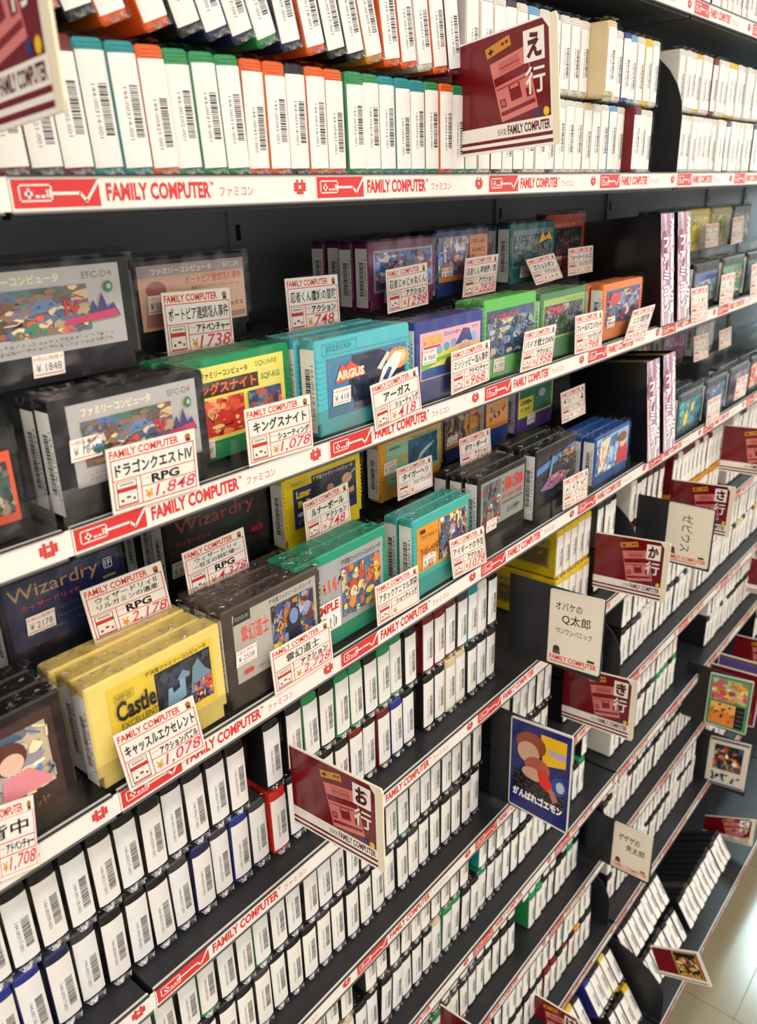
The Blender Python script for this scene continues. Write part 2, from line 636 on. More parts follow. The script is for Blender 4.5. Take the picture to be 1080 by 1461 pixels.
ARTS = {
'grey4': [('bg', (178, 174, 172)), ('t', 'ファミリーコンピュータ', 0.1, 0.83, 0.62, 0.94, (232, 222, 180), 0.03), ('t', 'EFC-D4', 0.76, 0.84, 0.95, 0.92, (96, 92, 92), 0), ('r', 0.08, 0.22, 0.78, 0.78, (112, 92, 84)), ('n', 0.08, 0.22, 0.78, 0.78, [(120, 92, 76), (206, 178, 140), (70, 110, 150), (150, 110, 84), (60, 110, 90), (226, 196, 150), (200, 80, 44), (110, 130, 160)], 4, 46, 0.26), ('e', 0.91, 0.72, 0.03, 0.07, (44, 120, 70)), ('e', 0.915, 0.72, 0.015, 0.035, (178, 174, 172)), ('p', [(0.76, 0.36), (0.8, 0.58), (0.83, 0.44), (0.86, 0.66), (0.89, 0.46), (0.93, 0.52), (0.97, 0.34)], (74, 64, 116)), ('p', [(0.6, 0.3), (0.96, 0.34), (0.94, 0.44), (0.62, 0.38)], (190, 66, 96)), ('t', 'IV', 0.62, 0.42, 0.72, 0.6, (200, 50, 70), 0.03), ('s', 0.08, 0.06, 0.9, 0.1, 26, (110, 104, 104), 3, 0.004), ('s', 0.08, 0.13, 0.9, 0.17, 26, (110, 104, 104), 4, 0.004)],
'grey4b': [('bg', (178, 174, 172)), ('t', 'ファミリーコンピュータ', 0.1, 0.83, 0.62, 0.94, (232, 222, 180), 0.03), ('t', 'EFC-D4', 0.76, 0.84, 0.95, 0.92, (96, 92, 92), 0), ('r', 0.08, 0.22, 0.78, 0.78, (112, 92, 84)), ('n', 0.08, 0.22, 0.78, 0.78, [(120, 92, 76), (206, 178, 140), (70, 110, 150), (150, 110, 84), (60, 110, 90), (226, 196, 150), (200, 80, 44), (110, 130, 160)], 4, 46, 0.26), ('e', 0.91, 0.72, 0.03, 0.07, (44, 120, 70)), ('e', 0.915, 0.72, 0.015, 0.035, (178, 174, 172)), ('p', [(0.76, 0.36), (0.8, 0.58), (0.83, 0.44), (0.86, 0.66), (0.89, 0.46), (0.93, 0.52), (0.97, 0.34)], (74, 64, 116)), ('p', [(0.6, 0.3), (0.96, 0.34), (0.94, 0.44), (0.62, 0.38)], (190, 66, 96)), ('t', 'IV', 0.62, 0.42, 0.72, 0.6, (200, 50, 70), 0.03), ('s', 0.08, 0.06, 0.9, 0.1, 26, (110, 104, 104), 3, 0.004), ('s', 0.08, 0.13, 0.9, 0.17, 26, (110, 104, 104), 4, 0.004)],
'orangered': [('bg', (222, 84, 52)), ('r', 0.05, 0.12, 0.93, 0.86, (60, 54, 54)), ('n', 0.05, 0.12, 0.93, 0.86, [(120, 110, 100), (160, 150, 140), (70, 90, 80), (196, 180, 150)], 11, 30, 0.24)],
'kings': [('bg', (238, 222, 104)), ('t', 'ファミリーコンピュータ', 0.16, 0.84, 0.62, 0.93, (26, 24, 26), 0.03), ('t', 'SQUARE', 0.7, 0.86, 0.93, 0.94, (70, 70, 60), 0), ('t', 'SQF-KG', 0.75, 0.66, 0.95, 0.76, (40, 110, 60), 0.02), ('r', 0.03, 0.6, 0.72, 0.8, (60, 40, 34)), ('t', 'キングスナイト', 0.05, 0.62, 0.7, 0.78, (236, 104, 44), 0.04), ('r', 0.04, 0.06, 0.56, 0.56, (206, 60, 50)), ('n', 0.04, 0.06, 0.56, 0.56, [(222, 90, 70), (180, 40, 44), (240, 170, 120), (230, 120, 60)], 2, 22, 0.26), ('r', 0.6, 0.14, 0.95, 0.56, (60, 70, 120)), ('n', 0.6, 0.14, 0.95, 0.56, [(150, 180, 200), (200, 80, 60), (40, 50, 90), (96, 130, 150)], 3, 18, 0.24)],
'argus': [('bg', (60, 120, 160)), ('r', 0.02, 0.03, 0.98, 0.97, (64, 126, 164)), ('p', [(0.35, 0.03), (0.98, 0.03), (0.98, 0.62), (0.66, 0.97), (0.3, 0.97), (0.24, 0.4)], (36, 44, 66)), ('n', 0.3, 0.05, 0.75, 0.6, [(30, 40, 70), (52, 66, 98), (24, 30, 50)], 5, 20, 0.3), ('e', 0.88, 0.74, 0.15, 0.2, (240, 150, 90)), ('e', 0.9, 0.76, 0.09, 0.12, (250, 210, 150)), ('p', [(0.6, 0.3), (0.68, 0.62), (0.84, 0.86), (0.93, 0.82), (0.9, 0.62), (0.74, 0.34), (0.66, 0.12)], (240, 236, 228)), ('p', [(0.67, 0.42), (0.76, 0.62), (0.8, 0.58), (0.73, 0.38)], (50, 70, 130)), ('p', [(0.6, 0.64), (0.74, 0.9), (0.77, 0.86), (0.66, 0.6)], (220, 216, 210)), ('p', [(0.8, 0.3), (0.97, 0.4), (0.96, 0.46), (0.84, 0.44)], (210, 206, 200)), ('p', [(0.09, 0.56), (0.16, 0.86), (0.22, 0.8), (0.27, 0.9), (0.32, 0.82), (0.4, 0.74), (0.46, 0.6)], (222, 84, 62)), ('t', 'ARGUS', 0.1, 0.6, 0.44, 0.76, (246, 220, 180), 0.06), ('t', 'アーガス', 0.76, 0.86, 0.95, 0.94, (20, 24, 40), 0.0), ('t', 'JF-10', 0.62, 0.87, 0.72, 0.93, (20, 24, 40), 0), ('f', -0.04, 1.06, 0.36, 1.26, 0.006, (70, 164, 174)), ('t', 'JALECO', 0.0, 1.1, 0.3, 1.22, (70, 164, 174), 0.06), ('r', 0.36, 1.06, 1.04, 1.075, (70, 164, 174))],
'murder': [('bg', (222, 170, 190)), ('r', 0.02, 0.2, 0.98, 0.55, (220, 210, 90)), ('r', 0.02, 0.03, 0.98, 0.24, (36, 80, 140)), ('p', [(0.02, 0.2), (0.35, 0.36), (0.98, 0.22), (0.98, 0.3), (0.6, 0.46), (0.02, 0.4)], (120, 180, 90)), ('t', 'MURDER', 0.05, 0.72, 0.36, 0.92, (232, 170, 40), 0.07), ('r', 0.06, 0.62, 0.32, 0.7, (190, 40, 60)), ('t', 'ミシシッピー', 0.38, 0.84, 0.66, 0.93, (26, 24, 26), 0.03), ('t', 'JF-20', 0.86, 0.88, 0.95, 0.94, (26, 24, 26), 0), ('e', 0.3, 0.58, 0.05, 0.09, (120, 170, 200)), ('e', 0.42, 0.62, 0.05, 0.09, (90, 160, 170)), ('e', 0.54, 0.66, 0.05, 0.09, (130, 150, 200)), ('e', 0.88, 0.7, 0.06, 0.1, (130, 180, 210)), ('p', [(0.56, 0.6), (0.7, 0.93), (0.8, 0.9), (0.86, 0.62)], (52, 60, 120)), ('e', 0.73, 0.52, 0.1, 0.14, (210, 170, 150)), ('r', 0.64, 0.08, 0.84, 0.42, (40, 46, 90)), ('e', 0.46, 0.22, 0.07, 0.16, (60, 50, 50))],
'bio': [('bg', (56, 78, 112)), ('n', 0, 0, 1, 0.82, [(90, 110, 140), (150, 160, 160), (60, 90, 120), (40, 50, 80), (180, 170, 140), (120, 130, 150)], 7, 44, 0.26), ('t', 'バイオ戦士DAN', 0.05, 0.78, 0.62, 0.93, (214, 62, 62), 0.05)],
'combat': [('bg', (150, 180, 90)), ('r', 0.03, 0.05, 0.97, 0.84, (60, 70, 60)), ('n', 0.03, 0.05, 0.97, 0.82, [(70, 90, 60), (110, 110, 110), (60, 60, 110), (150, 140, 120), (40, 60, 40)], 8, 40, 0.22), ('t', 'COMBAT', 0.06, 0.62, 0.5, 0.8, (210, 60, 90), 0.05), ('t', 'ファミリーコンピュータ', 0.5, 0.88, 0.95, 0.96, (40, 70, 40), 0)],
'orange': [('bg', (60, 84, 130)), ('n', 0.0, 0.0, 1, 0.9, [(110, 150, 190), (70, 100, 150), (200, 60, 70), (180, 190, 200), (90, 110, 110), (150, 70, 60)], 9, 44, 0.24), ('p', [(0.05, 0.55), (0.12, 0.92), (0.42, 0.9), (0.36, 0.6)], (206, 54, 70)), ('t', 'JF', 0.44, 0.86, 0.62, 0.96, (230, 200, 60), 0.03)],
'portopia': [('bg', (226, 180, 152)), ('r', 0, 0.82, 1, 1, (176, 150, 150)), ('t', 'ファミリーコンピュータ', 0.12, 0.85, 0.68, 0.95, (240, 236, 228), 0.03), ('t', 'EFC-PR', 0.8, 0.86, 0.96, 0.95, (240, 236, 228), 0), ('t', 'ポートピア連続殺人事件', 0.42, 0.66, 0.97, 0.79, (212, 70, 60), 0.02), ('t', '本格サスペンスアドベンチャーゲーム', 0.47, 0.56, 0.94, 0.62, (80, 50, 50), 0), ('p', [(0.03, 0.05), (0.06, 0.45), (0.16, 0.62), (0.24, 0.58), (0.3, 0.36), (0.34, 0.05)], (196, 128, 116)), ('e', 0.15, 0.62, 0.09, 0.14, (170, 100, 92)), ('t', 'エニックス', 0.74, 0.22, 0.97, 0.3, (26, 24, 26), 0.03), ('r', 0.78, 0.04, 0.99, 0.13, (180, 140, 120)), ('t', 'チュンソフト', 0.79, 0.05, 0.98, 0.12, (26, 24, 26), 0)],
'purple': [('bg', (176, 150, 180)), ('r', 0.03, 0.06, 0.97, 0.94, (70, 90, 150)), ('n', 0.03, 0.06, 0.97, 0.94, [(110, 150, 200), (60, 70, 130), (210, 190, 200), (150, 60, 70), (90, 120, 170), (150, 100, 70)], 12, 44, 0.22)],
'konamib': [('bg', (96, 110, 160)), ('n', 0, 0.1, 0.62, 1, [(120, 140, 190), (210, 170, 150), (60, 70, 110), (200, 200, 210), (170, 110, 110)], 13, 32, 0.24), ('r', 0.62, 0, 1, 1, (224, 130, 56)), ('t', 'KSC-GR', 0.7, 0.8, 0.94, 0.9, (40, 50, 110), 0.03), ('t', 'NAMCO', 0.68, 0.6, 0.96, 0.7, (40, 50, 110), 0.03), ('t', 'ゲンコー!', 0.66, 0.44, 0.97, 0.56, (206, 60, 40), 0.03), ('r', 0, 0, 1, 0.12, (206, 130, 60))],
'dragon': [('bg', (90, 130, 140)), ('r', 0.03, 0.06, 0.97, 0.86, (44, 54, 62)), ('n', 0.03, 0.06, 0.97, 0.8, [(60, 84, 92), (40, 50, 60), (84, 110, 120), (110, 120, 110)], 14, 34, 0.26), ('p', [(0.62, 0.6), (0.7, 0.92), (0.78, 0.74), (0.88, 0.94), (0.96, 0.66), (0.84, 0.72)], (232, 170, 44)), ('t', 'エリュシオン', 0.06, 0.74, 0.5, 0.84, (170, 190, 190), 0.02)],
'redrear': [('bg', (200, 90, 70)), ('r', 0.04, 0.04, 0.96, 0.84, (44, 40, 46)), ('n', 0.04, 0.04, 0.96, 0.8, [(60, 54, 60), (120, 60, 60), (100, 100, 110), (60, 80, 70)], 15, 28, 0.22), ('t', 'ファミリーコンピュータ', 0.1, 0.87, 0.7, 0.96, (240, 200, 180), 0.02)],
'girl': [('bg', (66, 40, 40)), ('r', 0.05, 0.28, 0.95, 0.9, (200, 180, 150)), ('n', 0.05, 0.28, 0.95, 0.9, [(216, 196, 160), (150, 150, 160), (90, 120, 160), (230, 220, 200), (110, 110, 130)], 16, 36, 0.2), ('e', 0.7, 0.7, 0.11, 0.15, (96, 50, 40)), ('e', 0.71, 0.64, 0.075, 0.1, (232, 190, 170)), ('p', [(0.62, 0.3), (0.64, 0.52), (0.8, 0.54), (0.92, 0.36), (0.92, 0.3)], (226, 140, 150)), ('e', 0.48, 0.48, 0.07, 0.09, (40, 34, 34)), ('e', 0.48, 0.37, 0.06, 0.08, (226, 190, 50)), ('s', 0.5, 0.1, 0.9, 0.2, 12, (150, 110, 70), 5, 0.005)],
'castle': [('bg', (228, 196, 66)), ('r', 0.42, 0.1, 0.97, 0.88, (40, 38, 44)), ('n', 0.43, 0.11, 0.96, 0.86, [(52, 50, 58), (60, 70, 90), (40, 40, 50)], 17, 20, 0.3), ('p', [(0.5, 0.24), (0.53, 0.56), (0.57, 0.56), (0.57, 0.46), (0.64, 0.5), (0.64, 0.62), (0.7, 0.64), (0.69, 0.32)], (130, 164, 186)), ('p', [(0.62, 0.62), (0.68, 0.74), (0.75, 0.66), (0.74, 0.6)], (120, 150, 180)), ('p', [(0.74, 0.3), (0.78, 0.7), (0.84, 0.8), (0.9, 0.6), (0.96, 0.5), (0.96, 0.26)], (110, 140, 160)), ('n', 0.76, 0.12, 0.96, 0.46, [(210, 110, 70), (60, 80, 150), (230, 170, 120), (200, 70, 60)], 18, 18, 0.3), ('t', 'Castle', 0.05, 0.46, 0.41, 0.76, (26, 24, 26), 0.03), ('t', 'EXCELLENT', 0.08, 0.33, 0.41, 0.43, (90, 74, 30), 0.0), ('f', 0.05, 0.76, 0.22, 0.88, 0.004, (120, 100, 40)), ('t', 'HSP-05', 0.07, 0.785, 0.2, 0.855, (90, 74, 30), 0), ('t', '任天堂ファミリーコンピュータ', 0.34, 0.91, 0.93, 0.98, (26, 24, 26), 0.02), ('r', 0.08, 0.08, 0.2, 0.1, (120, 100, 40)), ('r', 0.08, 0.14, 0.24, 0.16, (120, 100, 40))],
'reigen': [('bg', (178, 172, 162)), ('p', [(0, 0.86), (0.02, 1), (0.2, 1), (0.2, 0.86)], (50, 44, 42)), ('t', 'POYO-91', 0.03, 0.9, 0.17, 0.96, (180, 172, 160), 0), ('t', '霊幻道士', 0.08, 0.54, 0.4, 0.8, (222, 64, 44), 0.05), ('t', '任天堂ファミリーコンピュータ', 0.42, 0.9, 0.94, 0.97, (26, 24, 26), 0.02), ('r', 0.43, 0.12, 0.96, 0.86, (70, 86, 130)), ('n', 0.43, 0.12, 0.96, 0.86, [(60, 76, 120), (90, 104, 150), (60, 50, 60), (200, 120, 50), (226, 190, 90), (120, 50, 44), (150, 160, 190)], 19, 40, 0.22), ('p', [(0.62, 0.16), (0.6, 0.6), (0.68, 0.76), (0.76, 0.66), (0.78, 0.2)], (44, 42, 56)), ('e', 0.69, 0.58, 0.055, 0.12, (120, 140, 190)), ('e', 0.1, 0.14, 0.03, 0.035, (214, 60, 44)), ('e', 0.15, 0.14, 0.03, 0.035, (214, 60, 44)), ('s', 0.22, 0.1, 0.6, 0.14, 18, (90, 84, 80), 6, 0.004)],
'ganso': [('bg', (164, 166, 166)), ('r', 0.02, 0.8, 0.18, 0.97, (50, 46, 46)), ('t', 'SUNSOFT', 0.04, 0.86, 0.16, 0.92, (180, 176, 170), 0), ('s', 0.04, 0.55, 0.44, 0.76, 7, (222, 90, 70), 7, 0.022), ('r', 0.44, 0.1, 0.95, 0.82, (80, 110, 150)), ('n', 0.44, 0.1, 0.95, 0.82, [(222, 120, 60), (70, 110, 150), (60, 90, 120), (220, 190, 150), (60, 140, 140), (200, 80, 60), (230, 200, 80)], 20, 42, 0.22), ('t', '任天堂ファミリーコンピュータ', 0.44, 0.87, 0.95, 0.95, (26, 24, 26), 0.02), ('r', 0.02, 0.02, 0.4, 0.46, (240, 236, 228)), ('t', 'SAMPLE', 0.04, 0.3, 0.38, 0.44, (206, 52, 40), 0.05), ('s', 0.06, 0.06, 0.36, 0.24, 9, (90, 80, 80), 8, 0.005), ('e', 0.2, 0.2, 0.03, 0.05, (206, 52, 40))],
'aigina': [('bg', (232, 150, 44)), ('r', 0.42, 0.06, 0.98, 0.98, (110, 110, 150)), ('n', 0.42, 0.06, 0.98, 0.98, [(206, 110, 130), (80, 90, 140), (230, 200, 120), (60, 120, 130), (180, 60, 70), (230, 220, 200), (50, 56, 90)], 21, 44, 0.22), ('t', 'アイギーナの予言', 0.05, 0.3, 0.44, 0.56, (80, 30, 30), 0.05), ('t', 'ファミリーコンピュータ', 0.07, 0.72, 0.36, 0.82, (60, 40, 30), 0.02), ('r', 0.05, 0.86, 0.14, 0.94, (60, 40, 30)), ('t', 'ビック東海', 0.05, 0.05, 0.3, 0.14, (170, 50, 40), 0.03)],
'golgo': [('bg', (140, 140, 134)), ('r', 0.04, 0.06, 0.44, 0.94, (90, 110, 120)), ('n', 0.04, 0.06, 0.44, 0.94, [(70, 110, 120), (160, 60, 56), (50, 50, 56), (190, 170, 150), (130, 50, 50)], 22, 32, 0.26), ('t', 'ゴルゴ13', 0.48, 0.62, 0.96, 0.92, (222, 54, 60), 0.07), ('t', '第一章 神々の黄昏', 0.49, 0.46, 0.95, 0.56, (206, 60, 60), 0.02), ('r', 0.48, 0.38, 0.95, 0.4, (60, 60, 60)), ('t', 'ビック東海', 0.6, 0.14, 0.88, 0.26, (26, 24, 26), 0.03)],
'ship': [('bg', (34, 36, 48)), ('p', [(0.0, 0.62), (1, 0.86), (1, 0.98), (0.0, 0.76)], (80, 130, 190)), ('n', 0.02, 0.05, 0.98, 0.6, [(34, 36, 48), (60, 60, 80)], 23, 10, 0.2), ('p', [(0.1, 0.28), (0.35, 0.5), (0.6, 0.52), (0.92, 0.4), (0.66, 0.28), (0.4, 0.22)], (150, 110, 150)), ('n', 0.24, 0.26, 0.78, 0.5, [(206, 110, 120), (110, 90, 150), (220, 160, 90), (90, 80, 110)], 24, 22, 0.22), ('n', 0.55, 0.62, 0.98, 0.92, [(180, 130, 90), (110, 80, 70), (80, 90, 120)], 25, 18, 0.24), ('p', [(0.36, 0.9), (0.28, 0.5), (0.34, 0.5), (0.42, 0.92)], (110, 140, 170))],
'bluegirl': [('bg', (150, 190, 220)), ('n', 0, 0, 0.66, 1, [(110, 160, 210), (190, 200, 220), (140, 130, 180), (200, 220, 230), (90, 140, 200)], 26, 30, 0.28), ('p', [(0.05, 0.06), (0.1, 0.9), (0.4, 0.96), (0.2, 0.1)], (232, 220, 190)), ('s', 0.08, 0.2, 0.26, 0.8, 3, (226, 130, 70), 4, 0.03), ('p', [(0.62, 0.04), (0.7, 0.5), (0.96, 0.52), (0.98, 0.04)], (206, 50, 56)), ('e', 0.8, 0.6, 0.1, 0.13, (236, 190, 150)), ('e', 0.8, 0.76, 0.13, 0.14, (150, 80, 50))],
'wizbl': [('bg', (34, 40, 78)), ('t', 'Wizardry', 0.03, 0.66, 0.8, 0.92, (176, 140, 96), 0.0), ('t', 'ウィザードリィⅡ', 0.12, 0.56, 0.6, 0.63, (214, 60, 80), 0.0), ('s', 0.12, 0.4, 0.8, 0.46, 26, (110, 116, 150), 9, 0.003), ('s', 0.12, 0.28, 0.8, 0.34, 26, (110, 116, 150), 10, 0.003), ('s', 0.12, 0.16, 0.78, 0.22, 26, (110, 116, 150), 11, 0.003), ('f', 0.84, 0.74, 0.92, 0.9, 0.008, (190, 190, 200)), ('t', '1F', 0.855, 0.77, 0.905, 0.87, (190, 190, 200), 0.03), ('r', 0.82, 0.6, 0.94, 0.64, (150, 130, 90))],
'wizbk': [('bg', (42, 38, 38)), ('t', 'Wizardry', 0.08, 0.62, 0.86, 0.92, (170, 62, 52), 0.0), ('t', 'ウィザードリィ', 0.08, 0.46, 0.4, 0.56, (160, 56, 50), 0.02), ('s', 0.1, 0.34, 0.9, 0.38, 22, (130, 54, 50), 12, 0.003), ('t', 'ASCII', 0.8, 0.22, 0.93, 0.32, (190, 40, 50), 0.05)],
'lunar': [('bg', (232, 204, 36)), ('r', 0.06, 0.0, 0.97, 0.84, (44, 54, 116)), ('r', 0.04, 0.86, 0.27, 0.98, (206, 186, 40)), ('t', 'PONYCA', 0.05, 0.91, 0.2, 0.96, (60, 60, 40), 0), ('r', 0.32, 0.16, 0.97, 0.98, (40, 42, 62)), ('t', '任天堂ファミリーコンピュータ', 0.34, 0.87, 0.92, 0.95, (240, 236, 228), 0.02), ('e', 0.45, 0.45, 0.06, 0.09, (190, 140, 110)), ('e', 0.58, 0.6, 0.05, 0.08, (206, 140, 100)), ('e', 0.83, 0.66, 0.075, 0.11, (214, 170, 130)), ('p', [(0.68, 0.52), (0.95, 0.82), (0.97, 0.79), (0.7, 0.49)], (190, 150, 120)), ('p', [(0.78, 0.4), (0.93, 0.44), (0.93, 0.32), (0.78, 0.3)], (214, 150, 90)), ('t', 'Lunar', 0.1, 0.62, 0.3, 0.78, (236, 214, 40), 0.06), ('t', 'Ball', 0.12, 0.42, 0.28, 0.56, (236, 214, 40), 0.06), ('e', 0.15, 0.28, 0.05, 0.05, (240, 236, 228)), ('e', 0.26, 0.28, 0.05, 0.05, (240, 236, 228)), ('s', 0.1, 0.06, 0.28, 0.2, 6, (190, 190, 200), 13, 0.006)],
'tiger': [('bg', (150, 196, 160)), ('r', 0.4, 0.14, 0.96, 0.92, (54, 96, 120)), ('n', 0.4, 0.14, 0.96, 0.92, [(54, 96, 120), (70, 120, 140), (44, 76, 100)], 27, 16, 0.3), ('p', [(0.56, 0.28), (0.62, 0.5), (0.72, 0.6), (0.92, 0.7), (0.7, 0.46)], (190, 200, 200)), ('l', [(0.5, 0.3), (0.86, 0.62)], 0.012, (150, 170, 176)), ('t', 'TIGER-HELI', 0.05, 0.48, 0.38, 0.6, (232, 190, 50), 0.06), ('t', 'PONYCA', 0.06, 0.84, 0.24, 0.9, (50, 60, 50), 0.02), ('t', '任天堂ファミリーコンピュータ', 0.46, 0.94, 0.96, 0.99, (60, 70, 60), 0.02), ('s', 0.06, 0.08, 0.3, 0.16, 6, (214, 80, 70), 14, 0.008)],
'konamio': [('bg', (206, 150, 80)), ('n', 0, 0.1, 0.6, 1, [(60, 60, 80), (150, 110, 90), (90, 80, 80), (206, 170, 130)], 28, 30, 0.26), ('r', 0.62, 0.1, 1, 1, (220, 150, 70)), ('t', 'NAMCO', 0.66, 0.66, 0.96, 0.76, (40, 50, 110), 0.03), ('t', 'ダウ・ボーイ', 0.64, 0.46, 0.98, 0.6, (206, 70, 40), 0.03), ('r', 0.66, 0.2, 0.96, 0.34, (120, 120, 130)), ('r', 0, 0, 1, 0.1, (206, 130, 60))],
'orangelab': [('bg', (226, 150, 60)), ('s', 0.1, 0.3, 0.9, 0.8, 4, (40, 50, 90), 15, 0.06), ('r', 0, 0, 1, 0.16, (206, 120, 50))],
'purplegr': [('bg', (60, 130, 100)), ('f', 0, 0, 1, 1, 0.03, (226, 214, 60)), ('r', 0, 0.0, 0.42, 0.66, (226, 214, 60)), ('t', 'OPEN', 0.06, 0.42, 0.38, 0.58, (40, 50, 60), 0.05), ('t', 'の将棋', 0.06, 0.2, 0.38, 0.34, (40, 50, 60), 0.03), ('e', 0.68, 0.66, 0.1, 0.14, (200, 210, 200))],
'fblue': [('bg', (120, 150, 180)), ('r', 0, 0.72, 1, 1, (70, 96, 150)), ('n', 0.02, 0.05, 0.98, 0.72, [(150, 190, 190), (110, 150, 170), (190, 210, 210), (190, 70, 80), (90, 110, 130)], 30, 34, 0.26)],
'fgreen': [('bg', (96, 150, 130)), ('n', 0, 0, 1, 0.8, [(90, 160, 130), (70, 120, 110), (190, 170, 140), (206, 70, 60), (140, 180, 160)], 31, 34, 0.26)],
'fteal': [('bg', (70, 110, 130)), ('n', 0, 0, 1, 1, [(70, 120, 140), (50, 80, 100), (120, 160, 160), (180, 150, 120)], 32, 34, 0.26)],
'fteal2': [('bg', (70, 110, 150)), ('n', 0, 0, 1, 1, [(70, 120, 170), (80, 60, 60), (60, 90, 120), (120, 150, 170)], 37, 34, 0.26)],
'fsky': [('bg', (100, 150, 200)), ('n', 0, 0, 1, 1, [(110, 160, 200), (120, 180, 120), (226, 210, 90), (150, 190, 220), (70, 110, 170)], 33, 34, 0.26)],
'fyel': [('bg', (232, 212, 70)), ('n', 0, 0, 1, 1, [(236, 220, 90), (220, 196, 50), (230, 206, 110)], 34, 20, 0.26)],
'folive': [('bg', (196, 186, 110)), ('n', 0, 0, 1, 1, [(200, 190, 120), (150, 140, 90), (120, 130, 110)], 35, 22, 0.26)],
'fgrey': [('bg', (170, 168, 170)), ('n', 0, 0, 1, 1, [(150, 150, 156), (196, 190, 190), (170, 150, 160)], 36, 26, 0.26)],
'fpika': [('bg', (60, 140, 150)), ('n', 0, 0, 1, 1, [(60, 140, 160), (80, 160, 150), (50, 100, 120), (90, 130, 180)], 38, 26, 0.3), ('p', [(0.2, 0.1), (0.24, 0.5), (0.36, 0.66), (0.4, 0.3), (0.34, 0.1)], (240, 200, 40)), ('p', [(0.5, 0.5), (0.54, 0.8), (0.66, 0.84), (0.62, 0.54)], (240, 206, 50))],
'fpurp': [('bg', (120, 110, 140)), ('n', 0, 0, 1, 1, [(130, 120, 150), (110, 90, 120), (160, 150, 170)], 39, 26, 0.3)],
'fred': [('bg', (226, 200, 180)), ('n', 0, 0, 1, 1, [(206, 70, 60), (236, 220, 200), (226, 150, 90), (190, 60, 80)], 40, 26, 0.3)],
'fcrowd': [('bg', (100, 110, 130)), ('n', 0, 0, 1, 1, [(206, 80, 60), (90, 120, 170), (190, 160, 120), (100, 140, 130)], 41, 36, 0.22)],
'fmauve': [('bg', (150, 120, 150)), ('n', 0, 0, 1, 1, [(170, 140, 170), (200, 90, 130), (120, 110, 140)], 42, 26, 0.3)]}
